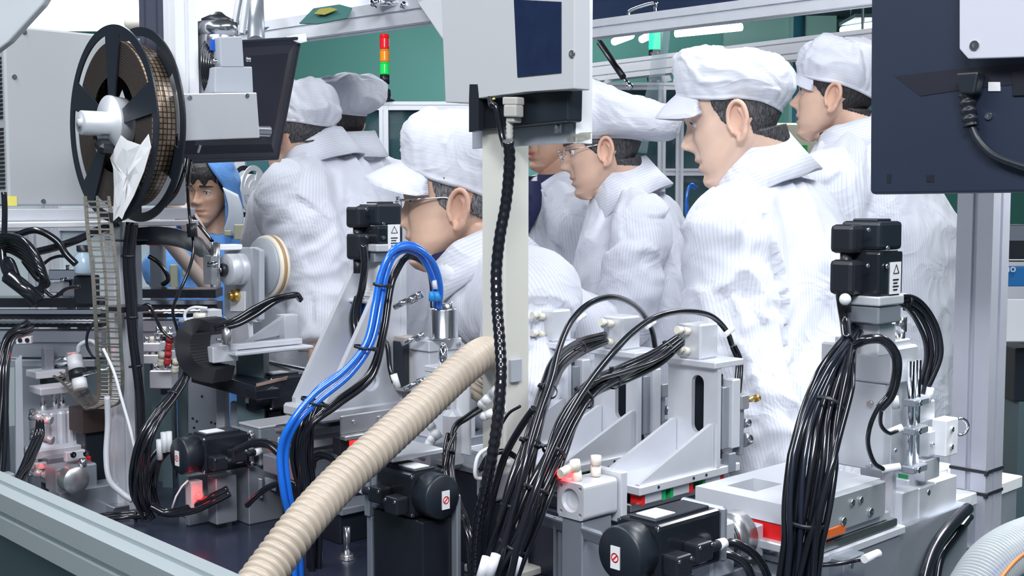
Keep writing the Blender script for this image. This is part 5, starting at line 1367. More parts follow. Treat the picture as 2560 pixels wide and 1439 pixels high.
# ================================================================ right-hand slide and tower
c = P(1974, 1265, 1.42)
r = unit('slide_stage', 'bright machined slide plate with square pocket, lower right, on red end blocks', 'slide', uvw(c, .1, .07, -.1))
su, sv, st = .212, .142, .025
o = UA * su / 2 + VA * sv / 2 - WA * st / 2
mb = MB(); pk = [(-.075, .0), (-.015, .0), (-.015, .045), (-.075, .045)]
mb.plate(MF(c + o), [(-su / 2, -sv / 2), (su / 2, -sv / 2), (su / 2, sv / 2), (-su / 2, sv / 2)], [list(reversed(pk))], st); mb.build('plate', ALU, r)
bx(r, 'end_block', uvw(c, .002, .012, -st), (.012, .055, .030), RED)
bx(r, 'end_block', uvw(c, .19, .014, -st - .01), (.02, .05, .034), RED)
bx(r, 'carriage', uvw(c, .014, .010, -st), (.18, .06, .026), ALUD)
bx(r, 'side_cover', uvw(c, .045, -.012, .0), (.160, .012, .046), mat('satin_cover', (.46, .49, .52), .38, .4))
bolts(r, [uvw(c, q, -.012, -.014) for q in (.120, .140)], NA, .0042)
bolts(r, [uvw(c, q, -.012, -.034) for q in (.10, .165)], NA, .0052)
bx(r, 'orange_label', uvw(c, .06, -.0135, -.038), (.045, .002, .012), mat('orange_label', (.80, .16, .03), .5))
for k, dz in enumerate((.046, .058, .070)): bx(r, 'rail', uvw(c, -.01 + .015 * k, -.004 - .004 * k, -dz), (.24, .10, .011), ALU if k != 1 else STEEL)
bx(r, 'guide_bed', uvw(c, -.02, -.01, -.082), (.27, .13, c.z - .082 - TZ), ALUD)
bx(r, 'coupling_bracket', uvw(c, -.030, .035, -.028), (.028, .05, .040), ALU)
mb = MB(); cc = uvw(c, -.012, .056, -.040); mb.cyl(cc - UA * .050, cc - UA * .014, .030, n=40); mb.build('coupling', BRUSH, r)
mb = MB(); mb.cyl(cc - UA * .058, cc - UA * .050, .031, n=40); mb.build('coupling_ring', STEEL, r)
mb = MB(); mb.box(MF(cc - UA * .084), (.045, .062, .064), .003); mb.build('motor_mount', ALU, r)
servo('m', 'black servo motor with round red-signed cap nearest the camera, bottom right', MF(P(1546, 1386, 1.27)), .155, .062, conn=(-1, 0), group=None)
g = unit('motor_stand', 'grey stand under the bottom-right servo motor', 'stand', dark(cc - UA * .1, TZ)); riser(g, cc - UA * .10 - VA * .02 - WA * .034, (.09, .04), ALUD)
# tall tower on the stage
t0 = P(2130, 1010, 1.62)
r = unit('lift_tower', 'tall bright machined tower with vertical rods, right side below the labelled motor', 'tower', dark(t0, c.z))
base = c.z
def tz(px, py, Y): return P(px, py, Y).z
pl = P(2212, 1000, 1.60)
bx(r, 'wide_plate', V((pl.x, pl.y, tz(2212, 962, 1.60))), (.018, .100, tz(2212, 962, 1.60) - base), ALU)
bx(r, 'side_plate', V((pl.x, pl.y, tz(2212, 962, 1.60))) + UA * .018, (.050, .014, tz(2212, 962, 1.60) - base), ALU)
zt = tz(2190, 868, 1.60); zb = tz(2190, 958, 1.60)
bx(r, 'head_block', V((pl.x, pl.y, zt)) - UA * .004 - VA * .012, (.070, .110, zt - zb), ALU, bev=.003)
bx(r, 'head_cap', V((pl.x, pl.y, zt + .008)) + UA * .004 - VA * .004, (.055, .085, .009), ALU)
for k, dx in enumerate((0.028, .046)):
    mb = MB(); a = V((pl.x, pl.y, 0)) + UA * dx - VA * .022; mb.cyl(V((a.x, a.y, base)), V((a.x, a.y, zb + .03)), .0048, n=14); mb.build('guide_rod', CHROME, r)
for z_ in (P(2270, 990, 1.62).z, P(2270, 1060, 1.62).z, P(2270, 1155, 1.62).z):
    bx(r, 'rod_clamp', V((pl.x, pl.y, z_)) + UA * .018 - VA * .034, (.04, .018, .010), ALUD)
    bolts(r, [V((pl.x, pl.y, z_ - .005)) + UA * .030 - VA * .034], NA, .004)
bolts(r, [Q(2178, 1008, pl, UA), Q(2176, 1160, pl, UA)], NB, .0042, .005, STEEL)
bolts(r, [P(2236, 1125, 1.60)], NA, .0035)
bx(r, 'foot_gusset', P(2010, 1172, 1.60), (.012, .03, .02), ALU)
mb = MB(); mb.prism(MF(P(2020, 1130, 1.58), Matrix.Rotation(PI / 2, 4, 'X')), [(-.002, -.035), (.055, -.035), (.055, .05)], .010); mb.build('gusset', ALU, r)
# small vertical slide in front of the tower
q = P(2290, 1040, 1.66)
r = unit('vertical_slide', 'small bright vertical slide with green and red marks, right of the lift tower', 'slide', dark(q, 1.03))
bx(r, 'rail_plate', q, (.012, .045, .150), ALU); bx(r, 'top_block', uvw(q, -.006, -.008, .02), (.045, .028, .028), ALU); bx(r, 'mid_block', uvw(q, .012, -.014, -.022), (.040, .024, .036), ALU)
bx(r, 'low_block', uvw(q, .004, -.012, -.062), (.046, .026, .030), ALU); bx(r, 'end_arm', uvw(q, .030, -.03, -.006), (.036, .022, .052), WHITE); bx(r, 'foot', uvw(q, -.004, -.01, -.1), (.05, .03, .05), ALU)
for k, (dz, m) in enumerate(((-.030, GREEN), (-.037, RED), (-.042, GREEN), (-.085, GREEN))): bx(r, 'colour_mark', uvw(q, -.0015, .010, dz), (.002, .014, .006), m, bev=0)
mb = MB(); e = uvw(q, .07, -.03, -.02); mb.tube([e + V((0.012 * math.cos(a), 0, .012 * math.sin(a))) for a in [2 * PI * k / 16 for k in range(17)]], .0022, 6); mb.build('ring', CHROME, r)
bolts(r, [uvw(q, .045, -.03, -.02), uvw(q, .045, -.03, -.045), uvw(q, .02, -.014, -.04)], NA, .0035)
mb = MB(); e = P(2250, 835, 1.64); mb.cyl(e - V((0, 0, .03)), e + V((0, 0, .004)), .007); mb.cyl(e + V((0, 0, .004)), e + V((0, 0, .024)), .009, n=6); one('brass_fitting', 'brass-silver threaded fitting on top of the lift tower', 'fitting', mb, STEEL)
# bright blocks in the strong light, lower right
q = P(2330, 1185, 1.66)
r = unit('bearing_block', 'over-lit white block with two bolts, left of the right post foot', 'block', dark(q, TZ))
bx(r, 'upright', P(2232, 1160, 1.62), (.012, .050, .085), ALU); bolts(r, [P(2246, 1172, 1.60), P(2262, 1170, 1.61)], NB, .0048, .006)
bx(r, 'bed', P(2255, 1232, 1.62), (.16, .10, .05), ALU); bx(r, 'top', P(2270, 1200, 1.66), (.12, .07, .02), mat('bright_satin', (.80, .81, .84), .35, .2)); bolts(r, [P(2318, 1230, 1.62), P(2234, 1308, 1.6)], NA, .004)
bx(r, 'base', P(2250, 1320, 1.60), (.2, .12, P(2250, 1320, 1.6).z - TZ), ALUD)
q = P(2380, 1200, 1.95); r = unit('bed_plate', 'wide over-lit white plate at the foot of the right grey post', 'plate', dark(q, TZ)); bx(r, 'plate', P(2345, 1265, 1.82), (.30, .20, .02), MATS['bright_satin']); bx(r, 'stand', P(2352, 1285, 1.83), (.27, .18, P(2352, 1285, 1.83).z - TZ), ALUD)
r = unit('rail_block', 'bright stepped rail block with bolts, right of the orange label', 'rail', P(2230, 1400, 1.6)); bx(r, 'rail', P(2205, 1290, 1.60), (.018, .03, .03), ALU); bx(r, 'cover', P(2200, 1325, 1.58), (.05, .03, .022), ALU)
bx(r, 'sensor', P(2110, 1400, 1.45), (.05, .03, .03), ALUD); bolts(r, [P(2125, 1412, 1.44), P(2205, 1300, 1.58), P(2185, 1330, 1.56)], NA, .004)
cable('thin cable with white sleeve under the slide stage, bottom right', PP([(2050, 1412, 1.42), (2100, 1408, 1.42), (2150, 1398, 1.43), (2190, 1385, 1.45)]), .0028)
mb = MB(); mb.tube(PP([(2160, 1397, 1.42), (2196, 1382, 1.44)]), .0052, 12); one('marker_sleeve', 'white tube end on thin cable under the slide stage', 'sleeve', mb, WHITE)
# labelled vertical motor
mtop = P(2186, 548, 1.60); Mv = Matrix((-WA, VA, UA)).transposed().to_4x4()
Mv = Matrix(((0, 0, 0, 0),) * 4)
def vframe(p, yd=None, zd=None):     # x runs down, z faces the right-front, y the left-front
    return frame(p, -WA, (-UA) if yd is None else yd, (WA * -1).cross(-UA) if zd is None else zd)
def servo_v(label, p, L, s, conn_dir_left=True):
    r = thing('servo_motor', label, 'motor', p); h = s / 2; B = lambda nm, du, dv, z0, z1, wu, wv, m, bev=.003: MB().box(MF(p + UA * du + VA * dv - WA * (z0 + z1) / 2), (wu, wv, z1 - z0), bev, 2).build(nm, m, r)
    B('encoder_cap', 0, 0, 0, .036, s * .96, s * .96, BLKB, .005); B('top_lid', 0, 0, -.003, .001, s * .6, s * .6, BLK); B('body', 0, 0, .037, L - .012, s, s, BLKG, .004)
    B('flange', 0, 0, L - .012, L, s * 1.05, s * 1.05, ALU, .002)
    for z_, ln in ((.004, .036), (.048, .044)):
        c_ = B('connector', -h - .012 + .004, .012, z_, z_ + ln, .030, .034, BLK, .006)
        mb = MB(); cc_ = p - UA * (h + .010) + VA * .012 - WA * (z_ + ln); mb.cyl(cc_, cc_ - WA * .022, .0075, n=14); mb.build('gland', BLK, c_)
        for q_ in (-1, 1):
            mb = MB(); bolt(mb, p - UA * (h + .016) + VA * (.0 if q_ < 0 else .02) - WA * (z_ + .006) - VA * .02, NA, .0025, .003); mb.build('screw', CHROME, c_)
    for z_ in (.033, .0555):
        mb = MB(); bolt(mb, p - UA * h * .55 - VA * (h + .0005) - WA * z_, NA, .003, .003); mb.build('screw', CHROME, r)
    lc_ = p + UA * h * .25 - VA * (h + .0008) - WA * (.037 + (L - .05) * .62)
    lb = MB().box(MF(lc_), (s * .45, .0012, .040)).build('rating_label', PAPER, r)
    mb = MB(); e = lc_ - VA * .001 + WA * .010; t_ = [e + UA * -.006 - WA * .004, e + UA * .007 - WA * .004, e + UA * .0005 + WA * .007]
    for a_, b_ in zip(t_, t_[1:] + t_[:1]): mb.tube([a_, b_], .0005, 5)
    mb.build('warning_triangle', BLK, lb)
    for k in range(4): MB().box(MF(lc_ - VA * .001 - WA * (.002 + .0042 * k) + UA * (-.001 * (k % 2))), (.014 - .004 * (k % 2), .0004, .0016)).build('print_line', BLK, lb)
    return r
servo_v('black labelled servo motor standing upright at right, in front of young man', P(2180, 552, 1.52) + WA * 0, .105, .058)
r = unit('motor_adapter', 'grey adapter blocks between upright right motor and lift tower', 'adapter', P(2180, 868, 1.58))
cM = P(2180, 552, 1.52); za = cM.z - .105; 
MB().box(MF(V((cM.x, cM.y, za - .012))), (.056, .056, .022), .002).build('adapter_plate', ALUD, r)
MB().box(MF(V((cM.x + .006, cM.y + .01, (za - .024 + zt) / 2))), (.044, .044, za - .024 - zt), .002).build('column', ALU, r)
MB().box(MF(V((cM.x + .02, cM.y + .04, (za - .03 + zt) / 2 - .01))), (.012, .030, za - .05 - zt), .001).build('rib', ALUD, r)

# ================================================================ three slotted gusset brackets
bz = 1.02; B0 = P(1600, 500 + (1.42 - bz) / 1.65 * 3000, 1.65); B0.z = bz
names = ['slotted upright bracket with two sloping ribs, nearest the slide stage', 'middle slotted bracket with two sloping ribs, between cables and nearest bracket', 'furthest slotted bracket, half hidden by black cables']
for k in range(3):
    b = B0 + VA * (.155 * k)
    r = unit('slotted_bracket', names[k], 'bracket', b)
    W2 = .095
    bx(r, 'base_plate', b, (.235, W2, .013), ALU); 
    for q in (.04, .12, .15): bolts(r, [uvw(b, q, -.0, -.006)], NA, .0022, .001, BLKB, 'hole')
    for dv in (.004, .075):
        mb = MB(); mb.prism(MF(uvw(b, 0, dv + .005, 0), Matrix.Rotation(PI / 2, 4, 'X')), [(.006, 0), (.175, 0), (.175, .066), (.168, .066), (.004, .002)], .0062); mb.build('rib', ALU, r)
    bh = .150; sl = circ(0, .02 + .03, .0115, 12, None, 0, PI) + circ(0, -.045 + .03, .0115, 12, None, PI, 2 * PI)
    Mf = frame(uvw(b, .180, W2 / 2, bh / 2), VA, WA, VA.cross(WA))
    mb = MB(); mb.plate(Mf, [(-W2 / 2, -bh / 2), (W2 / 2, -bh / 2), (W2 / 2, bh / 2), (-W2 / 2, bh / 2)], [list(reversed([(x - .010, y) for x, y in sl]))], .008); mb.build('slotted_plate', ALU, r)
    bx(r, 'back_plate', uvw(b, .20, .012, bh - .012), (.006, W2 - .03, bh - .02), BLKB)
    bx(r, 'top_plate', uvw(b, .166, -.002, bh + .010), (.072, W2 + .01, .010), ALU)
    # vertical slide on the side
    u0 = .192
    bx(r, 'slide_rail', uvw(b, u0, .002, bh - .03), (.016, .02, bh - .055), ALUD); bx(r, 'slide_block', uvw(b, u0 + .016, -.004, bh - .02), (.020, .022, bh - .045), ALU)
    bx(r, 'stop_block', uvw(b, u0 + .036, -.006, bh - .046), (.020, .020, .022), mat('grey_metal_block', (.42, .42, .44), .35, .6)); mb = MB(); e = uvw(b, u0 + .056, -.002, bh - .055); mb.cyl(e, e + UA * .020, .0040); mb.cyl(e + UA * .020, e + UA * .028, .006, n=6); mb.build('stop_screw', BRASS, r)
    for z_ in (.062, .040): bx(r, 'red_buffer', uvw(b, u0 + .030, .0, z_), (.012, .014, .010), RED, bev=.002)
    bx(r, 'lower_arm', uvw(b, u0 + .042, .0, .085), (.010, .016, .075), ALUD)
    for z_ in (.058, .032): mb = MB(); e = uvw(b, u0 + .052, .004, z_); mb.cyl(e, e + UA * .014, .011 if z_ < .05 else .0075, n=24); mb.build('roller', STEEL, r)
    bx(r, 'finger', uvw(b, u0 + .012, -.002, .018), (.018, .016, .03), ALUD)
    # cylinder block above
    r2 = unit('air_cylinder', ['grey labelled air cylinder block on top of the nearest slotted bracket', 'grey air cylinder block on top of the middle slotted bracket', 'grey air cylinder block on the furthest slotted bracket'][k], 'air cylinder', uvw(b, .18, .03, bh + .01))
    bx(r2, 'body', uvw(b, .172, .030, bh + .064), (.044, .044, .054), ALU, bev=.003); bx(r2, 'label', uvw(b, .1715, .060, bh + .05), (.001, .010, .024), GREYP, bev=0)
    for z_ in (.052, .022):
        e = uvw(b, .172, .052, bh + z_); fitting(r2, e, NB + WA * .15, IVORY, .0056, .030)
        mb = MB(); mb.cyl(e - UA * .022, e - UA * .019, .0066, n=14); mb.build('collar', STEEL, r2)
    e = uvw(b, .218, .02, bh + .045); fitting(r2, e, UA + WA * .4, WHITE, .004, .022)
    # guide blocks below
    r3 = unit('guide_rail', ['linear guide with red and green end caps under the nearest slotted bracket', 'linear guide under the middle slotted bracket', 'linear guide under the furthest slotted bracket'][k], 'linear guide', uvw(b, 0, .03, -.04))
    for j, u_ in enumerate((.012, .075, .150)):
        for dv in (.006, .068):
            bx(r3, 'carriage', uvw(b, u_ + .006, dv, -.013), (.038, .022, .016), ALU); bx(r3, 'end_cap', uvw(b, u_, dv, -.013), (.006, .022, .016), RED if j == 0 else GREEN, bev=0); bx(r3, 'end_cap', uvw(b, u_ + .044, dv, -.013), (.008, .022, .016), GREEN if j == 0 else RED, bev=0)
    for dv in (.012, .074): bx(r3, 'rail', uvw(b, -.005, dv, -.026), (.26, .012, .012), STEEL)
    bx(r3, 'bed', uvw(b, -.01, -.005, -.038), (.27, .12, .02), BLKB)
r = unit('riser_cabinet', 'dark navy sheet-metal riser under the slotted brackets, bottom centre', 'stand', dark(B0, TZ))
bb = uvw(B0, -.02, -.01, -.058); bx(r, 'casing', bb, (.30, .47, bb.z - TZ), PORT)
fx = P(1402, 1310, 1.55)
extrusion(MB(), V((fx.x, fx.y, TZ)), V((fx.x, fx.y, 1.005)), .014, .014, UA, .004).build('edge_strip', ALUD, r)
e0 = P(1335, 1288, 1.62); e1 = P(1510, 1348, 1.42); mb = MB(); mb.box(frame((e0 + e1) / 2, (e1 - e0), V((0, 1, 0)), (e1 - e0).cross(V((0, 1, 0)))), ((e1 - e0).length, .02, .016), .002); one('bar', 'grey flat bar running toward the nearest servo motor', 'bar', mb, ALUD)

# ================================================================ air cylinders in the middle
q = P(1468, 1240, 1.50)
r = cylinder('bright compact air cylinder with round end and white fittings, centre right', MF(q), (.062, .046, .046), m=ALU)
fitting(r, uvw(q, -.018, 0, .024), WA + NB * .2, IVORY, .0065, .026); fitting(r, uvw(q, .016, 0, .024), WA, IVORY, .0065, .026)
a = uvw(q, -.018, 0, .045); fitting(r, a, NB - WA * .25, IVORY, .0055, .032); bx(r, 'red_sensor', uvw(q, -.040, .005, .035), (.02, .012, .008), LEDR, bev=.002)
bx(r, 'mount', uvw(q, .034, -.028, .030), (.012, .056, .066), ALU); bx(r, 'stand', uvw(q, -.028, -.018, -.025), (.055, .036, q.z - .025 - TZ), ALUD)
q = P(1248, 1205, 1.70)
r = cylinder('smaller silver air cylinder with curled tube, behind the cable bundles', MF(q), (.05, .040, .044), m=mat('worn_metal', (.42, .43, .45), .35, .5))
fitting(r, uvw(q, -.012, 0, .022), WA, WHITE, .0055, .022); fitting(r, uvw(q, .016, 0, .022), WA, WHITE, .0055, .022); MB().tube(spline([uvw(q, -.02, .0, .01), uvw(q, -.045, .0, .015), uvw(q, -.04, .0, .045), uvw(q, -.01, 0, .055)], 6), .0028, 8).build('clear_tube', WHITE, r)
bx(r, 'stand', uvw(q, -.02, -.015, -.024), (.04, .03, q.z - .024 - TZ), BLKB)
cable('short black hose arching over the smaller silver air cylinder', PP([(1200, 1175, 1.66), (1222, 1140, 1.66), (1262, 1128, 1.66), (1300, 1150, 1.66), (1330, 1180, 1.66)]), .0042)
# motor facing right-front, with its mount
Mm = frame(P(1108, 1243, 1.58), VA, -UA, WA)
servo('m', 'black servo motor with red-signed cap facing right, under the cream hose', Mm, .122, .060, conn=(1, 0), group=None, mirror=-1)
r = unit('motor_stand', 'dark stand under the motor facing right', 'stand', dark(P(1090, 1245, 1.62), TZ)); q = P(1108, 1243, 1.58) + VA * .012 - UA * .026 - WA * .032
bx(r, 'block', q, (.052, .11, q.z - TZ), BLKG); bx(r, 'side_plate', uvw(q, .052, -.01, .03), (.008, .13, q.z + .03 - TZ), ALUD)
r = unit('motor_mount', 'grey mount plate behind the motor facing right', 'bracket', P(940, 1290, 1.82)); q = P(1108, 1243, 1.58) + VA * .120
bx(r, 'plate', uvw(q, -.034, .0, .036), (.07, .012, .08), ALUD); bx(r, 'top_bar', uvw(q, -.03, -.05, .048), (.09, .10, .008), ALU); bx(r, 'leg', uvw(q, -.03, .0, -.044), (.06, .012, q.z - .044 - TZ), ALUD)
r = unit('dark_box', 'dark box with grey lid between post foot and smaller air cylinder', 'box', dark(P(1180, 1140, 1.75), TZ)); q = P(1188, 1170, 1.80)
bx(r, 'lid', q, (.14, .11, .010), mat('grey_lid', (.25, .27, .29), .35, .4)); bx(r, 'body', uvw(q, .004, .004, -.010), (.13, .10, q.z - .01 - TZ), BLKB)
# low items standing on the table by the bottom edge
for k, (x, y, Y, lb) in enumerate(((868, 1395, 1.86, 'left of two small levelling bolts at the bottom edge'), (994, 1420, 1.80, 'right of two small levelling bolts at the bottom edge'))):
    e = Pz(x, y, TZ); r = unit('levelling_bolt', lb, 'bolt', e); MB().cyl(e, e + WA * .05, .0055, n=12).build('stud', STEEL, r); MB().cyl(e, e + WA * .007, .011, n=6).build('nut', BRUSH, r); MB().cyl(e, e + WA * .002, .015, n=24).build('washer', STEEL, r)
q = P(850, 1268, 1.92)
r = unit('riser_block', 'dark riser block with grey front plate, bottom centre-left', 'stand', dark(q, TZ)); bx(r, 'block', uvw(q, 0, 0, -.01), (.20, .16, q.z - .01 - TZ), BLKB); bx(r, 'plate', uvw(q, -.004, -.01, .0), (.21, .18, .012), ALUD)
# ================================================================ left gusset bracket, vertical axis with blue tubes
b = P(810, 1028, 1.86)
r = unit('gusset_bracket', 'large bright bracket of two triangular plates with a round hole, left of centre', 'bracket', b)
th = .010
tri = [(0, 0), (.148, 0), (.148, .235), (.130, .235), (.0, .012)]
Mp = lambda dv: frame(uvw(b, 0, dv, 0), UA, WA, UA.cross(WA))
mb = MB(); mb.plate(Mp(0), tri, [list(reversed(circ(.088, .040, .0175, 28)))], th); mb.build('side_plate', ALU, r)
mb = MB(); mb.plate(Mp(.085), tri, [], th); mb.build('side_plate', ALU, r)
bx(r, 'base_plate', uvw(b, -.008, -.008, .002), (.19, .115, .020), ALU, bev=.004)
bx(r, 'back_plate', uvw(b, .148, -.006, .235), (.014, .105, .235), ALU)
bx(r, 'inner_web', uvw(b, .12, .01, .17), (.026, .07, .16), GREYP)
# sheet cover with two bolts and red window below
q = P(852, 1040, 1.84)
r = unit('sensor_cover', 'grey sheet-metal cover with two bolts and red window, under large bright bracket', 'cover', dark(q, q.z - .05))
bx(r, 'plate', q, (.115, .004, .030), BRUSH); bx(r, 'lip', uvw(q, 0, -.012, -.030), (.115, .016, .008), BRUSH); bolts(r, [uvw(q, .026, 0, -.012), uvw(q, .075, 0, -.012)], NA, .0042, .003)
bx(r, 'red_window', uvw(q, .018, .002, -.040), (.06, .003, .012), mat('red_window', (.5, .01, .01), .3, 0, emit=(1, .02, .02), power=1.5)); bx(r, 'box', uvw(q, .0, .004, -.034), (.115, .02, .03), BLKB)
# linear axis: black base and bright rails
q = P(742, 1075, 1.95)
r = unit('linear_axis', 'bright linear axis rails running under the large bright bracket', 'linear axis', dark(q, TZ))
for k, dz in enumerate((0, .020, .036)): bx(r, 'rail', uvw(q, .0, -.004 - .006 * k, -dz), (.40, .07, .012 if k else .015), STEEL if k != 1 else ALU)
bx(r, 'base', uvw(q, -.01, -.01, -.052), (.42, .10, .03), ALUD); bx(r, 'foot', uvw(q, .02, .0, -.082), (.06, .08, q.z - .082 - TZ), BLKB); bx(r, 'foot', uvw(q, .30, .0, -.082), (.06, .08, q.z - .082 - TZ), BLKB)
bx(r, 'carriage', uvw(q, .06, -.006, .028), (.10, .09, .03), BLKB); bolts(r, [uvw(q, .07, -.006, .018), uvw(q, .14, -.006, .018)], NA, .006)
# vertical axis behind the bracket with the upright labelled motor
cM2 = P(950, 508, 1.98); servo_v('black labelled servo motor standing upright in front of the glasses man', cM2, .078, .054)
vx = uvw(cM2, -.02, .01, -.08)
r = unit('vertical_axis', 'bright vertical axis under the upright motor, beside the blue tubes', 'linear axis', dark(vx, b.z))
bx(r, 'coupling_housing', uvw(vx, -.004, -.026, 0), (.05, .05, .016), ALUD); bx(r, 'upper_bracket', uvw(vx, .010, -.018, -.016), (.036, .036, .048), WHITE); bx(r, 'flange', uvw(vx, .002, -.026, -.064), (.058, .052, .010), WHITE)
bx(r, 'top_plate', uvw(vx, -.012, -.030, -.078), (.078, .07, .006), ALU)
hb = (vx.z - .084) - b.z
bx(r, 'body', uvw(vx, -.004, -.022, -.084), (.04, .055, hb), ALU); bx(r, 'blue_strip', uvw(vx, -.0055, .0, -.086), (.002, .03, .11), BLUE); 
for k in range(2): bx(r, 'guide', uvw(vx, .044 + .012 * k, -.026 - .004 * k, -.084), (.008, .02, hb * .9), BRUSH)
bx(r, 'bearing_block', P(1010, 842, 1.93), (.030, .05, .090), mat('warm_metal', (.50, .46, .43), .4, .4)); bx(r, 'dark_insert', uvw(P(1010, 842, 1.93), -.002, -.002, -.008), (.012, .03, .075), BLKB)
for (x, y) in ((985, 768), (1000, 758), (1005, 860), (1010, 972)): mb = MB(); e = P(x, y, 1.90); mb.cyl(e, e + V((.025, -.004, .012)), .0045, n=12); mb.cyl(e + V((.022, -.004, .010)), e + V((.036, -.004, .016)), .0062, n=6); mb.build('adjusting_screw', STEEL, r)
# steel canister
q = P(1108, 845, 1.92)
r = unit('canister', 'polished steel canister fed by blue tubes, centre left', 'canister', q)
hc = (845 - 768) / 3000 * 1.92
mb = MB(); mb.lathe(Matrix.Translation(q), [(0, 0), (.0245, 0), (.0245, .003), (.0238, .004), (.0238, hc - .003), (.0225, hc), (.012, hc), (.012, hc + .006), (.009, hc + .007), (0, hc + .007)], 40); mb.build('can', STEEL, r)
for dx in (-.014, -.006, .012): e = q + V((dx, -.004, hc)); MB().cyl(e, e + WA * .010, .0035, n=12).build('port', CHROME, r)
r = unit('canister_mount', 'machined white block carrying the steel canister', 'block', dark(q, TZ))
e = P(1072, 852, 1.90)
bx(r, 'top_block', e, (.070, .05, .018), ALU); bx(r, 'upper_body', uvw(e, .004, .004, -.018), (.065, .05, .14), ALU); bolts(r, [uvw(e, .062, 0, -.01)], NA, .004)
e2 = P(1098, 1020, 1.84); bx(r, 'side_plate', P(1150, 935, 1.86), (.010, .02, .125), WHITE); bx(r, 'lower_cylinder', P(1130, 1030, 1.80), (.03, .03, .09), ALU, bev=.008); bx(r, 'thin_plate', P(1172, 960, 1.80), (.006, .03, .11), WHITE)
mb = MB(); x_ = P(1108, 915, 1.84); mb.cyl(x_, x_ + WA * .028, .007); mb.cyl(x_ + WA * .028, x_ + WA * .036, .007, .003); mb.build('pin', CHROME, r); bx(r, 'pin_block', x_ - UA * .014, (.035, .03, .010), ALU); mb = MB(); x_ = P(1120, 1030, 1.83); mb.cyl(x_ - WA * .0, x_ + WA * .05, .0035); mb.build('rod', CHROME, r)
bx(r, 'pedestal', P(1075, 1110, 1.86), (.13, .08, P(1075, 1110, 1.86).z - TZ), ALUD); bx(r, 'mark', P(1152, 985, 1.855), (.008, .002, .008), GREEN, bev=0); bx(r, 'mark', P(1152, 978, 1.855), (.008, .002, .003), AMBL, bev=0)
for (x, y, d, lb) in ((1068, 1050, (.5, 0, -.8), 'upper white elbow fitting beside cream hose'), (1078, 1100, (-.4, 0, -.7), 'lower white elbow fitting beside cream hose'), (1205, 1010, (.6, 0, .6), 'upper of two clear fittings right of the cream hose'), (1210, 1040, (.7, 0, .3), 'lower of two clear fittings right of the cream hose')):
    e = P(x, y, 1.74); rr = unit('tube_fitting', lb, 'fitting', e); fitting(rr, e, d, WHITE, .0068, .032); mb = MB(); mb.ball(e, .0072); mb.build('elbow', WHITE, rr)
r = unit('guide_column', 'bright pillar and small clamps beside the grey post, centre', 'column', dark(P(1180, 1130, 1.9), TZ)); q = P(1166, 1000, 1.92); bx(r, 'pillar', q, (.02, .03, q.z - TZ), ALU); bx(r, 'clamp', P(1195, 985, 1.86), (.03, .03, .03), STEEL, bev=.004); bx(r, 'foot', P(1150, 1120, 1.9), (.07, .05, .02), ALU)

# ================================================================ hoses and tubes
def ribbed(name, label, pts, r0, pitch, m, m2, cat='hose', d=.10):
    sp = spline(pts, 24); acc = [0]
    for a, b_ in zip(sp, sp[1:]): acc.append(acc[-1] + (b_ - a).length)
    L = acc[-1]; n = int(L / pitch); mb = MB(); out = []; rad = []; sub = 8; j = 0
    for i in range(n * sub + 1):
        s = L * i / (n * sub)
        while j < len(acc) - 2 and acc[j + 1] < s: j += 1
        t = (s - acc[j]) / max(1e-9, acc[j + 1] - acc[j]); out.append(sp[j].lerp(sp[j + 1], t)); ph = i % sub
        rad.append(r0 * ([.88, .95, 1.0, 1.03, 1.04, 1.03, 1.0, .95][ph] if d > .05 else 1 + d * math.sin(ph)))
    mb.tube(out, rad, 40, cap=True)
    o = mb.build(name, [m, m2], None)
    k = 0
    for f in o.data.polygons:
        if len(f.vertices) == 4:
            ring = min(f.vertices) // 40
            if ring % sub == 0 and False: f.material_index = 1
    # dark spiral wire in the groove
    for q, f in enumerate(o.data.polygons):
        if len(f.vertices) == 4 and (q // 40) % sub == sub - 1: f.material_index = 1
    return tag(o, label, cat)
CREAMH = mat('cream_hose', (.47, .40, .325), .42, 0, noise=(14, .06)); CREAMD = mat('hose_groove', (.30, .22, .14), .5)
ribbed('corrugated_hose', 'thick cream corrugated hose sweeping up to the centre post', PP([(600, 1520, 1.28), (672, 1420, 1.33), (755, 1310, 1.38), (850, 1205, 1.45), (950, 1112, 1.51), (1050, 1020, 1.58), (1130, 945, 1.64), (1190, 895, 1.69), (1222, 882, 1.76), (1236, 905, 1.82), (1222, 950, 1.84), (1196, 1000, 1.84)]), .0238, .0105, CREAMH, CREAMD)
ribbed('clear_hose', 'clear corrugated hose with orange and blue stripes, bottom right corner', PP([(2420, 1500, 1.10), (2470, 1420, 1.13), (2530, 1372, 1.16), (2620, 1335, 1.2)]), .0235, .004, mat('clear_ribbed', (.62, .66, .68), .2, 0, alpha=.55), mat('clear_groove', (.4, .45, .5), .3, 0, alpha=.6))
for (dx, m, lb) in ((0, mat('orange_stripe', (.75, .22, .06), .4), 'orange'), (-26, BLUE, 'blue')):
    cable('%s thread line lying along the clear corner hose' % lb, [p - V((0, .026, -.003)) for p in PP([(2432 + dx, 1500, 1.10), (2484 + dx, 1418, 1.13), (2540 + dx * .6, 1366, 1.16), (2630 + dx * .4, 1326, 1.2)])], .0016, m, 'hose_stripe', 'hose')
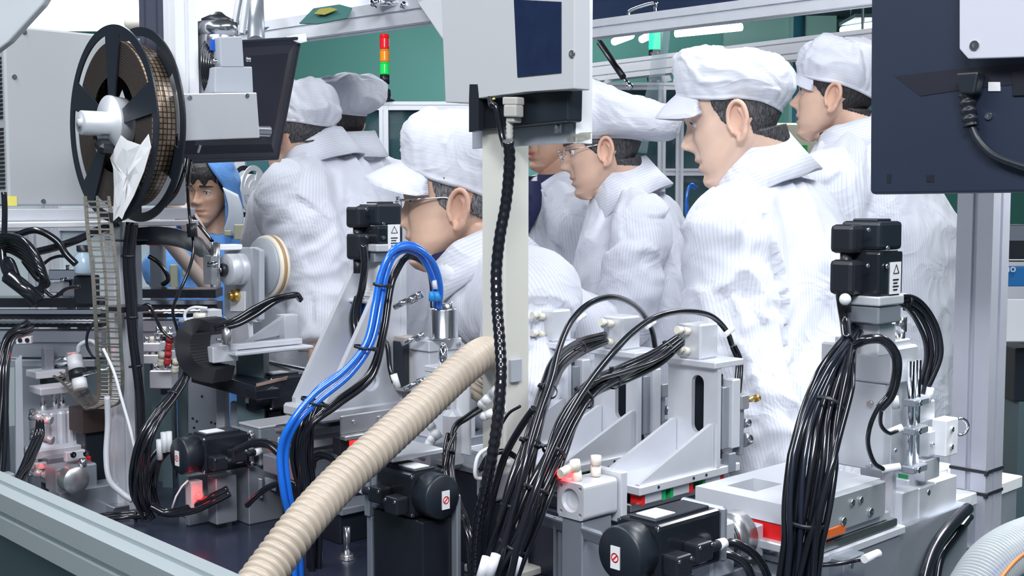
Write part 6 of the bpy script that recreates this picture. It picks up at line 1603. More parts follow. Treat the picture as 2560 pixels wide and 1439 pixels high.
# blue tubes
for k, (dx, dy, dY) in enumerate(((0, 0, 0), (15, 9, .012), (8, -8, .03))):
    pts = PP([(1098 - dx * .5, 772, 1.90 + dY), (1101 - dx, 715, 1.88 + dY), (1085 - dx, 660 + dy, 1.86 + dY), (1050 - dx * .3, 626 + dy, 1.84 + dY), (1010, 617 + dy, 1.82 + dY), (975 + dx * .5, 635 + dy, 1.80 + dY), (950 + dx, 690, 1.79 + dY), (937 + dx, 760, 1.78 + dY), (915 + dx, 855, 1.76 + dY), (862 + dx, 925 + dy, 1.74 + dY), (785 + dx, 985 + dy * 1.5, 1.72 + dY), (725 + dx, 1060, 1.70 + dY), (700 + dx, 1130, 1.70 + dY), (708 + dx, 1230, 1.70 + dY), (730 + dx, 1330, 1.72 + dY), (740 + dx, 1480, 1.72 + dY)])
    cable(['left outer blue tube arching over to the steel canister', 'inner blue tube of the arch, on the right of its neighbours', 'back blue tube of the arch to the steel canister'][k], pts, .0047 if k < 2 else .004, BLUET, 'blue_tube', 'tube', 'blue tubes')
for k, (dx, dy) in enumerate(((26, 14), (36, 22))):
    pts = PP([(1082 + k * 8, 770, 1.92), (1078 + k * 4, 700, 1.92), (1062, 650 + dy * .5, 1.9), (1020, 632 + dy * .5, 1.87), (975 + dx * .4, 665 + dy, 1.85), (955 + dx * .6, 730, 1.84), (940 + dx * .6, 830, 1.82), (895 + dx, 920 + dy, 1.80), (810 + dx, 990 + dy, 1.77), (755 + dx * .6, 1065, 1.75), (738 + dx * .6, 1130, 1.75), (750 + dx * .6, 1240, 1.76), (762 + dx * .4, 1330, 1.78), (770 + dx * .4, 1480, 1.78)])
    cable(['black cable just inside the blue tube arch', 'second black cable inside the blue tube arch'][k], pts, .0042, RUBR)
for (x0, y0, x1, y1, m, lb) in ((1088, 700, 1091, 722, WHITE, 'white'), (1092, 728, 1094, 752, CYANT, 'blue'), (1080, 728, 1081, 752, CYANT, 'second blue')):
    mb = MB(); mb.tube(PP([(x0, y0, 1.885), (x1, y1, 1.885)]), .0058, 14); one('tube_sleeve', lb + ' sleeve on the tubes just above steel canister', 'sleeve', mb, m)
for (x, y, Y, R, lb) in ((944, 712, 1.79, .011, 'black cable tie high on the blue tube arch'), (902, 868, 1.76, .014, 'black cable tie where blue tubes pass the large bracket'), (775, 1003, 1.73, .017, 'black cable tie low on the blue tubes, left of bracket')):
    c_ = P(x + 8, y, Y); t = (P(x - 20, y + 60, Y) - P(x, y, Y)).normalized() if y > 900 else (P(x - 10, y + 60, Y) - P(x, y, Y)).normalized(); a_ = t.cross(V((0, 1, 0))).normalized(); mb = MB()
    rows = [[c_ + t * z + a_ * math.cos(2 * PI * k / 20) * q * 1.1 + a_.cross(t) * math.sin(2 * PI * k / 20) * q * .9 for k in range(20)] for z, q in ((-.002, R * .95), (-.002, R), (.002, R), (.002, R * .95))]
    mb.grid(rows, True); mb.box(frame(c_ + a_ * R * 1.15, a_, t, a_.cross(t)), (.008, .006, .006), .001); one('cable_tie', lb, 'cable tie', mb, BLK)
bundle('thick bundle of black cables falling beside the blue tubes', PP([(790, 1010, 1.80), (762, 1070, 1.78), (755, 1150, 1.78), (770, 1240, 1.79), (790, 1330, 1.80), (795, 1480, 1.80)]), 7, .0042, (.008, .014, .017, .016, .014, .014), 3, ties=(.02,))
cable('black cable down the left of the upright motor in front of glasses man', PP([(908, 612, 1.93), (912, 660, 1.93), (905, 720, 1.94), (895, 760, 1.95), (893, 800, 1.95), (905, 850, 1.94)]), .0062)
cable('black cable looping behind the upright motor to bracket', PP([(898, 745, 1.97), (886, 790, 1.98), (890, 840, 1.97), (900, 880, 1.95)]), .009)
cable('black sensor cable beside vertical axis, with white end', PP([(945, 770, 1.90), (950, 830, 1.88), (968, 862, 1.87), (975, 920, 1.86), (985, 955, 1.85)]), .0042)
mb = MB(); mb.tube(PP([(984, 935, 1.85), (994, 968, 1.85)]), .0055, 12); one('marker_sleeve', 'white sleeve at the end of black sensor cable beside vertical axis', 'sleeve', mb, WHITE)

# ================================================================ black cable bundles, centre and right
bundle('front bundle of black cables rising to the nearest slotted bracket', PP([(1700, 850, 1.78), (1640, 895, 1.74), (1560, 935, 1.68), (1480, 975, 1.60), (1425, 1045, 1.54), (1385, 1130, 1.50), (1350, 1210, 1.48), (1318, 1300, 1.47), (1272, 1400, 1.47), (1230, 1500, 1.47)]), 8, .0040, (.008, .013, .015, .016, .018, .018, .020, .020, .022, .024), 5, ties=(.06, .26, .38, .56, .70, .86), weave=.7)
bundle('rear bundle of black cables rising to the middle slotted bracket', PP([(1512, 845, 1.90), (1450, 868, 1.84), (1402, 905, 1.76), (1375, 965, 1.68), (1350, 1040, 1.60), (1325, 1120, 1.56), (1300, 1200, 1.54), (1275, 1300, 1.53), (1245, 1400, 1.53), (1215, 1500, 1.53)]), 7, .0038, (.008, .012, .014, .014, .015, .015, .016, .016, .016, .016), 8, ties=(.12, .36, .55, .75), weave=.7)
cable('left of the two high black cable loops over the slotted brackets', PP([(1640, 880, 1.98), (1628, 820, 1.95), (1595, 770, 1.88), (1540, 743, 1.80), (1480, 755, 1.73), (1430, 800, 1.67), (1398, 870, 1.62), (1378, 950, 1.57), (1350, 1030, 1.53), (1320, 1130, 1.49), (1290, 1250, 1.47), (1262, 1360, 1.46), (1240, 1480, 1.46)]), .0046)
cable('right of the two high black cable loops over the slotted brackets', PP([(1830, 862, 1.92), (1815, 825, 1.90), (1775, 788, 1.86), (1710, 778, 1.80), (1640, 792, 1.72), (1580, 832, 1.66), (1525, 890, 1.60), (1470, 960, 1.55), (1420, 1040, 1.50), (1380, 1120, 1.46), (1340, 1220, 1.43), (1300, 1340, 1.42), (1268, 1480, 1.42)]), .0046)
bundle('black cables curving behind the nearest bracket top block', PP([(1835, 862, 1.98), (1850, 900, 1.98), (1848, 950, 1.97), (1842, 1000, 1.96)]), 3, .003, .007, 12)
cable('thin black lead from dark box toward cable bundles', PP([(1300, 1015, 1.62), (1270, 1035, 1.64), (1245, 1080, 1.66), (1232, 1120, 1.68), (1215, 1160, 1.7)]), .0022)
cable('straight black hose leaning between post and cable bundles', PP([(1335, 1020, 1.60), (1300, 1070, 1.62), (1262, 1140, 1.64), (1235, 1230, 1.66), (1215, 1330, 1.66), (1200, 1480, 1.66)]), .0052)
bundle('bundle of black cables rising beside the dark box at bottom centre', PP([(1130, 1085, 1.74), (1122, 1130, 1.72), (1120, 1190, 1.70), (1140, 1260, 1.66), (1170, 1330, 1.62), (1190, 1480, 1.6)]), 4, .0036, .009, 14, ties=(.2,))
bundle('pair of thin black tubes reaching to clear fittings, centre', PP([(1205, 1020, 1.74), (1170, 1045, 1.74), (1142, 1065, 1.74), (1128, 1100, 1.73)]), 2, .0024, .005, 15)
for (x, y, lb) in ((1205, 1392, 'leftmost'), (1228, 1385, 'middle'), (1282, 1392, 'rightmost')):
    mb = MB(); mb.tube(PP([(x + 12, y, 1.44), (x - 6, y + 60, 1.44)]), .0062, 12); one('marker_sleeve', lb + ' of three white cable sleeves at the bottom edge', 'sleeve', mb, WHITE)
# right-hand thick bundle
bundle('big fanned bundle of black cables with ties, right of the slide plate', PP([(2175, 785, 1.60), (2140, 825, 1.54), (2115, 872, 1.47), (2088, 950, 1.40), (2058, 1050, 1.36), (2040, 1150, 1.34), (2022, 1260, 1.33), (2008, 1360, 1.33), (1985, 1500, 1.34)]), 18, .0037, (.010, .012, .013, .022, .026, .030, .027, .023, .026), 21, mats=(RUBR, RUBR, mat('dark_blue_cable', (.011, .015, .026), .22, 0, coat=.5), RUBR), ties=(.25, .47, .82), weave=.5)
bundle('upper black cable arch from right bundle to the tower rods', PP([(2120, 865, 1.48), (2150, 815, 1.54), (2195, 775, 1.60), (2245, 752, 1.64), (2290, 765, 1.66), (2325, 815, 1.67), (2338, 880, 1.67), (2325, 940, 1.67), (2312, 985, 1.67)]), 4, .0036, (.008, .010, .011, .009, .009, .009, .009, .008, .006), 23, ties=(.45,))
cable('single black cable dropping inside the right-hand arch', PP([(2262, 762, 1.64), (2290, 800, 1.66), (2312, 850, 1.67), (2315, 900, 1.67), (2300, 960, 1.67)]), .0034)
cable('thick black cable hooking down in front of the lift tower', PP([(2135, 862, 1.47), (2168, 848, 1.46), (2208, 850, 1.46), (2238, 885, 1.46), (2242, 930, 1.46), (2228, 985, 1.47), (2200, 1020, 1.48)]), .0062)
cable('thin black cable looping low in front of the lift tower', PP([(2222, 990, 1.47), (2195, 1020, 1.47), (2175, 1065, 1.47), (2170, 1110, 1.48), (2185, 1155, 1.49), (2208, 1172, 1.5)]), .0030)
cable('thin black cable in the tower loop ending at middle clamp', PP([(2222, 985, 1.48), (2205, 1020, 1.48), (2202, 1060, 1.49), (2222, 1082, 1.5), (2246, 1075, 1.52)]), .0026)
for (x0, y0, x1, y1, lb) in ((2205, 1172, 2250, 1166, 'white tip of low loop cable on the lift tower'), (2220, 1082, 2256, 1068, 'white tip at the middle clamp of lift tower'), (2240, 1020, 2236, 990, 'white tip near the top clamp of lift tower'), (2298, 1018, 2306, 986, 'left of two white sleeves under the right-hand cable arch'), (2318, 1005, 2326, 968, 'right of two white sleeves under the right-hand cable arch')):
    mb = MB(); mb.tube(PP([(x0, y0, 1.52 if x0 < 2290 else 1.66), (x1, y1, 1.52 if x0 < 2290 else 1.66)]), .0050, 12); one('marker_sleeve', lb, 'sleeve', mb, WHITE)
cable('black cable coming down from the upright right motor', PP([(2104, 690, 1.50), (2103, 740, 1.50), (2112, 800, 1.50), (2118, 850, 1.47)]), .0068)
mb = MB(); mb.ball(P(2113, 748, 1.47), .0075); one('white_clip', 'small white ball clip on cable below the upright right motor', 'clip', mb, WHITE)
cable('fat black cable from under the right post running down-left', PP([(2420, 1270, 1.72), (2370, 1320, 1.66), (2335, 1370, 1.62), (2310, 1440, 1.58), (2300, 1500, 1.56)]), .0085)
cable('second black cable from under the right post', PP([(2425, 1290, 1.74), (2385, 1345, 1.70), (2350, 1400, 1.66), (2335, 1500, 1.62)]), .006)
cable('upper of two black leads leaving the nearest servo motor', PP([(1795, 1355, 1.38), (1840, 1358, 1.38), (1885, 1385, 1.38), (1915, 1430, 1.38), (1930, 1500, 1.38)]), .0052)
cable('lower of two black leads leaving the nearest servo motor', PP([(1790, 1380, 1.36), (1835, 1390, 1.36), (1870, 1420, 1.36), (1895, 1500, 1.36)]), .0050)
mb = MB(); mb.cyl(P(1830, 1420, 1.5), P(1862, 1408, 1.52), .010); mb.cyl(P(1862, 1408, 1.52), P(1872, 1405, 1.53), .013, n=6); one('fitting', 'bright metal fitting below the coupling, bottom right', 'fitting', mb, CHROME)
# ================================================================ left machine
def px_slab(parent, nm, pts, Y, off, m, bev=.001):
    return slab(MB(), [P(x, y, Y) for x, y in pts], off, bev).build(nm, m, parent)
# ---- enclosure rails, front left
a = P(-120, 1232, 1.66); 
u_, v_ = UV(P(205, 1325, 1.28)); z0 = P(205, 1325, 1.28).z
beam('wide aluminium profile rail crossing the bottom left corner', uv(u_, v_ + .9, z0 - .012), uv(u_, v_ - .55, z0 - .012), .045, .050, mat('green_tinted_aluminium', (.44, .50, .52), .36, .4), (1, 0, 0) if False else UA, 'corner_rail')
q = P(-4, 1255, 1.62); r = unit('corner_block', 'grey end block above the corner rail, at the left edge', 'block', q); bx(r, 'block', P(-45, 1195, 1.62), (.045, .02, .045), ALUD)
# ---- leaning upright post with cable
q = P(300, 1292, 2.13)
r = unit('upright_post', 'pale upright profile post on the left with black cables tied to it', 'post', dark(q, TZ))
ztp = P(300, 556, 2.13).z
extrusion(MB(), dark(q, TZ) + UA * .015 + VA * .015, dark(q, ztp) + UA * .015 + VA * .015, .034, .034, UA, .007).build('profile', ALU, r)
extrusion(MB(), dark(q, TZ) + UA * .055 + VA * .05, dark(q, ztp - .02) + UA * .055 + VA * .05, .03, .03, UA, .007).build('rear_profile', ALUD, r)
bundle('black cables strapped to the pale upright post on the left', PP([(330, 556, 2.07), (322, 640, 2.07), (328, 740, 2.07), (335, 850, 2.07), (348, 980, 2.07), (352, 1100, 2.06), (352, 1200, 2.06)]), 3, .0058, .007, 31, ties=(.17, .42, .6))
for y, lb in ((600, 'thin black strap round the pale left post, upper'), (770, 'broad black strap round the pale left post, middle')):
    c_ = P(318, y, 2.10); mb = MB(); mb.box(MF(c_ + UA * .0), (.055, .055, .003 if y < 700 else .010), .001); one('strap', lb, 'strap', mb, BLK)
# ---- metal lead-frame strip
LF = mat('lead_frame_metal', (.42, .39, .34), .35, .8, noise=(90, .2))
def ladder(label, pts, wid, n, thick=.0010, rail=.0068, sidev=None):
    sp = spline(pts, max(6, n * 2 // max(1, len(pts) - 1))); mb = MB(); N = len(sp); L = []; R = []; C = []
    for i, p in enumerate(sp):
        s = sidev(i / (N - 1)) if callable(sidev) else V(sidev); L.append(p - s * wid / 2); R.append(p + s * wid / 2); C.append(p)
    for line in (L, R, C):
        w_ = rail if line is not C else rail * .7
        s = sidev(.5) if callable(sidev) else V(sidev)
        mb.grid([[p - s * w_ / 2 for p in line], [p + s * w_ / 2 for p in line]], False, False)
    acc = 0; step = sum((a - b).length for a, b in zip(sp, sp[1:])) / n; nx = step
    for i in range(1, N):
        acc += (sp[i] - sp[i - 1]).length
        if acc >= nx:
            nx += step; t = (sp[i] - sp[i - 1]).normalized() * .0015
            mb.grid([[L[i] - t, R[i] - t], [L[i] + t, R[i] + t]], False, False)
    o = one('lead_frame_strip', label, 'metal strip', mb, LF); m_ = o.modifiers.new('t', 'SOLIDIFY'); m_.thickness = thick; m_.offset = 0
    return o
ladder('long perforated metal lead-frame strip hanging down from the tape reel', PP([(243, 490, 2.02), (250, 580, 2.01), (262, 680, 2.0), (268, 780, 2.0), (273, 880, 2.02), (277, 940, 2.04), (272, 1000, 2.08), (240, 1020, 2.12)]), .043, 48, sidev=V((1, -.15, 0)).normalized())
ladder('second lead-frame strip curving down-right under the chute', PP([(150, 930, 2.20), (175, 950, 2.19), (205, 985, 2.17), (235, 1015, 2.14)]), .034, 16, sidev=V((.75, -.3, .35)).normalized())
r = unit('chute_block', 'dark block under the lead-frame strip loop, lower left', 'block', dark(P(230, 1040, 2.2), 1.0)); bx(r, 'block', P(205, 1025, 2.18), (.07, .06, .045), mat('brown_black', (.045, .03, .028), .5)); q = P(205, 1072, 2.18); bx(r, 'column', uvw(q, .01, .01, 0), (.05, .04, q.z - TZ), BLKB)
# ---- framed lift unit, lower left
q = P(60, 1240, 2.30)
r = unit('side_plate_frame', 'dark grey plate frame with bright edge, far lower left', 'frame', dark(q, TZ))
px_slab(r, 'bright_edge', [(38, 905), (55, 890), (62, 1235), (40, 1235)], 2.18, UA * .01 + VA * .03, GREYP); px_slab(r, 'rear_plate', [(55, 890), (250, 855), (250, 1240), (60, 1240)], 2.52, UA * .012, GREYP)
px_slab(r, 'top_bar', [(42, 880), (240, 858), (240, 893), (45, 915)], 2.40, UA * .02, ALUD)
q = P(150, 1145, 2.22)
r = unit('guided_cylinder', 'ribbed silver guided air cylinder with two rods, lower left', 'air cylinder', dark(q, 1.0))
zt_ = P(150, 1030, 2.22).z; zb_ = P(150, 1140, 2.22).z
for k in range(4): bx(r, 'body_rib', uvw(V((q.x, q.y, zt_)), -.030 + .016 * k, .004 * (k % 2), 0), (.014, .045, zt_ - zb_), ALU, bev=.004)
bx(r, 'body', uvw(V((q.x, q.y, zt_ + .004)), -.034, .008, 0), (.070, .05, zt_ - zb_ + .004), ALU)
for du in (-.020, .002, .016): MB().cyl(uvw(V((q.x, q.y, zt_)), du, .022), uvw(V((q.x, q.y, P(150, 978, 2.22).z)), du, .022), .0055 if du else .007).build('rod', CHROME, r)
zp = P(150, 966, 2.22).z; bx(r, 'end_plate', uvw(V((q.x, q.y, zp)), -.035, -.004), (.075, .055, .013), ALU); bx(r, 'mid_plate', P(90, 930, 2.25), (.058, .05, .014), ALU); bx(r, 'link_column', P(112, 870, 2.28), (.018, .02, .05), ALUD)
bx(r, 'spacer', P(120, 945, 2.27), (.035, .04, .016), BLKB)
mb = MB(); mb.cyl(P(135, 905, 2.3), P(190, 898, 2.3), .010); mb.build('cross_rod', STEEL, r)
q = P(118, 1130, 2.16)
r = unit('stage_block', 'blue-grey machined block with two screws over red insert, lower left', 'block', dark(q, TZ))
bx(r, 'top_plate', P(90, 1128, 2.15), (.100, .06, .016), ALU); e = P(125, 1140, 2.13); bx(r, 'front_bar', P(165, 1130, 2.10), (.036, .012, .018), ALU); bolts(r, [P(182, 1136, 2.09), P(214, 1133, 2.09)], NA, .0055, .003)
bx(r, 'body', P(122, 1146, 2.14), (.06, .05, .05), ALUD); bx(r, 'red_insert', P(172, 1148, 2.13), (.042, .01, .013), RED); bx(r, 'lower_body', P(100, 1190, 2.17), (.13, .06, P(100, 1190, 2.17).z - TZ), ALUD)
q = P(190, 1198, 2.06)
r = unit('round_cylinder', 'silver block with round machined face, lower left corner', 'air cylinder', dark(q, TZ)); bx(r, 'block', P(140, 1172, 2.07), (.075, .05, .045), ALUD, bev=.003)
mb = MB(); c_ = P(187, 1199, 2.04); mb.lathe(frame(c_, UA, WA, VA), [(0, -.008), (.003, -.008), (.0225, -.008), (.0235, -.006), (.0235, .02)], 36); mb.build('round_face', BRUSH, r); mb = MB(); e = P(207, 1166, 2.05); mb.cyl(e, e + WA * .014, .007, n=6); mb.build('port', STEEL, r); bx(r, 'foot', P(150, 1232, 2.06), (.11, .05, P(150, 1232, 2.06).z - TZ), ALUD)
# red sensor lamps with fittings and cables
for (x, y, Y, lb) in ((115, 1050, 2.14, 'glowing red sensor lamp beside the ribbed guided cylinder'), (103, 1165, 2.10, 'glowing red sensor lamp beside the blue-grey block'), (184, 888, 2.2, 'glowing red lamp on top of the white sensor'), (497, 1238, 1.98, 'glowing red sensor under the left servo motor')):
    rr = unit('sensor_lamp', lb, 'sensor', P(x, y, Y)); mb = MB(); mb.ball(P(x, y, Y), .0042 if x < 400 else .007, 10); mb.build('led', LEDR, rr); bx(rr, 'housing', P(x - 12, y - 6, Y + .02), (.02, .012, .012), mat('pale_pink_plastic', (.55, .48, .48), .4))
    l = bpy.data.lights.new('led_glow', 'POINT'); l.energy = .012; l.color = (1, .05, .05); l.shadow_soft_size = .004; lo = bpy.data.objects.new('led_glow', l); COL.objects.link(lo); lo.location = P(x, y, Y - .03)
for (x, y, lb) in ((85, 1040, 'upper fitting cluster left of the ribbed guided cylinder'), (88, 1090, 'lower fitting cluster left of the ribbed guided cylinder'), (85, 1180, 'fitting cluster left of the blue-grey block'), (60, 1225, 'white connector lying behind the corner rail'), (80, 1252, 'second white connector lying behind the corner rail')):
    rr = unit('fitting_cluster', lb, 'fitting', P(x, y, 2.12)); fitting(rr, P(x, y, 2.12), (.9, -.1, -.2), mat('grey_fitting', (.5, .5, .52), .3, .3), .007, .034); fitting(rr, P(x - 8, y + 6, 2.12), (.3, -.3, .8), STEEL, .005, .02)
r = unit('reflex_sensor', 'white barrel sensor tilted in a black clamp, lower left', 'sensor', P(195, 940, 2.12))
mb = MB(); mb.tube(PP([(185, 892, 2.16), (192, 925, 2.15)]), .014, 20); mb.build('barrel', WHITE, r); mb = MB(); mb.tube(PP([(192, 925, 2.15), (196, 945, 2.145)]), .0155, 20); mb.build('clamp', BLK, r); mb = MB(); mb.tube(PP([(197, 945, 2.145), (202, 972, 2.14)]), .013, 20); mb.build('tip', WHITE, r); mb = MB(); mb.tube(PP([(180, 942, 2.14), (300, 915, 2.14)]), .0035, 10); mb.build('bright_rod', CHROME, r)
# ---- horizontal linear units
def lin(label, x0, x1, yt, Y, group=None):
    a = P(x0, yt, Y); b_ = Pz(x1, 500 + (yt - 500) * 1.0, a.z); b_ = V((P(x1, yt, Y).x, Y, a.z)); r = unit('linear_unit', label, 'linear axis', V(((a.x + b_.x) / 2, Y, a.z - .16)))
    L = (b_ - a).length; c_ = (a + b_) / 2
    MB().box(c_ + V((0, 0, -.004)), (L, .06, .018), .001).build('top_cover', BLKG, r); MB().box(c_ + V((0, -.022, -.022)), (L, .012, .010), .001).build('slide_rail', CHROME, r)
    mb = MB(); n = int(L / .006); mb.tube([c_ + V((-L / 2 + L * k / n, -.030, -.040)) for k in range(n + 1)], lambda i: .0055 if i % 2 else .0042, 10); mb.build('ball_screw', STEEL, r)
    MB().box(c_ + V((0, .005, -.038)), (L, .05, .03), .001).build('bed', BLKB, r)
    extrusion(MB(), a + V((0, 0, -.085)), b_ + V((0, 0, -.085)), .05, .05, (0, 0, 1)).build('profile', ALUD, r); MB().box(c_ + V((0, -.02, -.122)), (L * .9, .02, .014), .001).build('lower_strip', ALUD, r)
    for q in (.08, .92): MB().box(V((a.x + (b_.x - a.x) * q, Y + .02, (a.z - .11 + TZ) / 2)), (.04, .04, a.z - .11 - TZ)).build('support', DUSK, r)
    return r, a
lin('black horizontal linear unit with ball screw, far left', -60, 262, 748, 2.34); lin('black horizontal linear unit with ball screw, between pale post and winder', 352, 548, 726, 2.45)
r = unit('terminal_plate', 'small white plate with two black holes on the far-left linear unit', 'plate', P(58, 850, 2.2)); px_slab(r, 'plate', [(40, 843), (78, 840), (78, 858), (40, 860)], 2.22, V((0, .01, 0)), WHITE); 
for x in (50, 68): mb = MB(); e = P(x, 850, 2.219); mb.cyl(e, e + V((0, -.001, 0)), .0042); mb.build('hole', BLK, r)
# ---- bundle of coiled cables far left
r = unit('cable_coil', 'big coil of thick black cables hanging at the left edge', 'cable', P(60, 790, 2.1))
rnd = random.Random(4)
for k in range(7):
    x0 = 8 + 5 * k; pts = [P(-30, 600 + 8 * k, 2.10), P(20, 590 + 6 * k, 2.08 + .01 * k), P(70 + 3 * k, 610 + 10 * k, 2.06), P(108 + 2 * k - 4 * (k % 2), 680 + 5 * k, 2.06), P(98 - 4 * k, 735 - 2 * k, 2.07), P(60 - 2 * k, 720 - 4 * k, 2.08), P(15 + 2 * k, 680 - 5 * k, 2.09), P(5 - 2 * k, 620 + 5 * k, 2.10)]
    MB().tube(spline(pts, 7), .0062 - .0003 * k, 10).build('cable', RUBR, r)
MB().tube(spline(PP([(20, 690, 2.03), (60, 720, 2.02), (98, 752, 2.03)]), 6), .013, 12).build('wrap', RUBR, r)
cable('long black hose arching from coil across the bright background', PP([(35, 590, 2.12), (90, 575, 2.12), (140, 600, 2.12), (165, 635, 2.12), (190, 660, 2.12)]), .0062)
cable('black hose looping down right of the coil', PP([(30, 600, 2.11), (75, 640, 2.10), (105, 690, 2.1), (95, 695, 2.1), (60, 650, 2.1)]), .006)
cable('thick black hose rising to the right behind the lead-frame strip', PP([(60, 636, 2.14), (130, 620, 2.14), (190, 600, 2.14), (245, 575, 2.14), (300, 555, 2.13)]), .0072)
cable('thin black lead from coil to the blue-white bottle', PP([(108, 660, 2.15), (130, 645, 2.15), (160, 640, 2.15), (185, 655, 2.15)]), .003)
cable('thin black lead sagging below the cable coil', PP([(105, 720, 2.12), (135, 742, 2.12), (165, 722, 2.12), (200, 715, 2.12)]), .0032)
cable('upright black cable at the far left edge, upper', PP([(10, 480, 2.1), (12, 530, 2.1), (10, 600, 2.1)]), .005)
bundle('black cables falling along the left edge below the linear unit', PP([(70, 812, 2.05), (25, 840, 2.0), (8, 900, 1.96), (4, 1000, 1.94), (-4, 1100, 1.92), (-12, 1200, 1.9)]), 6, .0045, .012, 41)
bundle('black cables curving down to the corner rail, lower left', PP([(100, 1050, 2.06), (96, 1090, 2.05), (75, 1140, 2.0), (52, 1190, 1.95), (28, 1240, 1.88), (20, 1262, 1.84)]), 5, .0042, (.004, .008, .010, .010, .010, .010), 42)
# ---- bottle and silver fixtures behind
r = unit('bottle', 'pale blue capped bottle behind the lead-frame strip', 'bottle', P(212, 690, 2.3)); mb = MB(); c_ = P(212, 685, 2.3); mb.lathe(Matrix.Translation(c_), [(0, 0), (.018, 0), (.019, .004), (.019, .035), (.012, .042), (.012, .046)], 24); mb.build('glass', mat('pale_blue_plastic', (.42, .55, .66), .2), r); mb = MB(); mb.lathe(Matrix.Translation(c_ + WA * .044), [(0, .012), (.014, .011), (.014, 0)], 20); mb.build('cap', BLK, r); mb = MB(); mb.box(c_ + V((0, .01, -.03)), (.04, .03, .055), .002); mb.build('holder', BLKB, r)
for (x0, y0, x1, y1, Y, m, lb) in ((130, 672, 195, 698, 2.5, CHROME, 'upper bright chrome block behind the coil'), (132, 705, 165, 730, 2.48, ALU, 'small white block below chrome block behind the coil'), (165, 720, 232, 745, 2.45, ALUD, 'grey slide block right of the cable coil')):
    a_ = P((x0 + x1) / 2, (y0 + y1) / 2, Y); rr = unit('fixture_block', lb, 'block', a_ - V((0, 0, .012))); MB().box(a_, ((x1 - x0) / 3000 * Y, .04, (y1 - y0) / 3000 * Y), .002).build('block', m, rr); MB().cyl(a_ + V((.01, -.01, .008)), a_ + V((.01, -.01, .02)), .004).build('pin', CHROME, rr); MB().box(a_ - V((0, -.02, .05)), (.02, .02, .09)).build('stem', DUSK, rr)
for (x, y0, y1, w2, Y, m, lb) in ((110, 560, 740, 30, 2.9, WHITE, 'white upright frame bar behind the coil'), (82, 575, 740, 16, 2.95, ALU, 'thin grey upright bar behind the coil'), (395, 580, 740, 34, 2.9, GREYP, 'grey rounded panel right of the pale post')):
    a_ = P(x, y0, Y); b_ = P(x, y1, Y); mb = MB(); b_ = V((b_.x, b_.y, 0)); mb.box((a_ + b_) / 2, (w2 / 3000 * Y, .03, a_.z - b_.z), .004); one('frame_bar', lb, 'bar', mb, m)
mb = MB(); mb.box(P(385, 606, 2.8), (.03, .02, .012), .002); one('red_clip', 'small red clip right of the pale left post', 'clip', mb, RED)
# ---- translucent peach ducts
PEACH = mat('peach_tube', (.80, .64, .57), .35)
cable('upper peach-coloured flexible duct passing in front of blue worker', PP([(420, 505, 3.0), (455, 530, 2.95), (490, 580, 2.9), (510, 640, 2.85), (525, 700, 2.8)]), .024, PEACH, 'flexible_duct', 'duct')
cable('lower peach-coloured straight duct sloping behind the black arm', PP([(375, 545, 2.9), (420, 600, 2.85), (470, 660, 2.8), (535, 735, 2.75)]), .017, PEACH, 'flexible_duct', 'duct')
# ---- black arm to winder
mb = MB(); sp = spline(PP([(345, 590, 2.12), (400, 588, 2.12), (460, 598, 2.13), (510, 625, 2.14), (535, 660, 2.14)]), 6)
mb.grid([[p + V((0, -.012 + .024 * q, (.0155 if i < 18 else .012) * s)) for i, p in enumerate(sp)] for q, s in ((0, -1), (0, 1), (1, 1), (1, -1), (0, -1))], False); one('cable_duct', 'flat black arm curving from the pale post to the winder unit', 'arm', mb, BLKB)
# ---- winder unit
q = P(600, 880, 2.14)
r = unit('winder_unit', 'grey winder plate with silver collar and brass knob, left of centre', 'winder', dark(q, P(600, 880, 2.14).z))
p0 = P(640, 800, 2.14)
slab(MB(), face_poly([(560, 618), (632, 618), (648, 625), (648, 800), (590, 812), (560, 790)], p0, UA), UA * .012, .002).build('plate', GREYP, r)
slab(MB(), [Q(632, 618, p0, UA), Q(632, 618, p0, UA) + UA * .012, Q(640, 805, p0, UA) + UA * .012, Q(640, 805, p0, UA)], VA * .012, .001).build('edge', WHITE, r)
c_ = Q(606, 672, p0, UA); mb = MB(); mb.lathe(frame(c_, VA, WA, UA), [(.010, -.034), (.027, -.034), (.0285, -.032), (.0285, -.014), (.0275, -.013), (.0285, -.012), (.0285, .0)], 40); mb.lathe(frame(c_, VA, WA, UA), [(.010, -.034), (.010, -.01), (0, -.01)], 24); mb.build('collar', ALU, r)
MB().cyl(c_ - UA * .05, c_ - UA * .01, .005).build('spindle', CHROME, r); MB().cyl(c_ - UA * .045, c_ - UA * .038, .012).build('bushing', BLK, r)
mb = MB(); mb.tube([c_ - UA * .055 + V((0, 0, .05)), c_ - UA * .055 - V((0, 0, .03))], .009, 14); mb.build('clamp_rod', STEEL, r); mb = MB(); mb.cyl(P(520, 662, 2.06), P(548, 662, 2.06), .006); mb.build('cross_bolt', CHROME, r)
bx(r, 'clamp', P(528, 640, 2.09), (.012, .03, .05), BRUSH); bx(r, 'top_bracket', P(545, 612, 2.14), (.05, .03, .010), WHITE); mb = MB(); e = Q(596, 738, p0, UA); mb.cyl(e, e - UA * .012, .0115, n=20); mb.cyl(e - UA * .012, e - UA * .020, .007, n=12); mb.build('brass_knob', BRASS, r); slab(MB(), face_poly([(575, 728), (612, 728), (612, 778), (575, 778)], p0 - UA * .002, UA), UA * .002, .0005).build('pale_label', WHITE, r)
slab(MB(), face_poly([(560, 790), (590, 812), (620, 805), (625, 880), (560, 880)], p0 + UA * .002, UA), UA * .01, .001).build('lower_plate', ALU, r)
MB().box(V((p0.x - .02, p0.y + .06, (p0.z - .05 + TZ) / 2)), (.05, .05, p0.z - .05 - TZ)).build('column', DUSK, r)
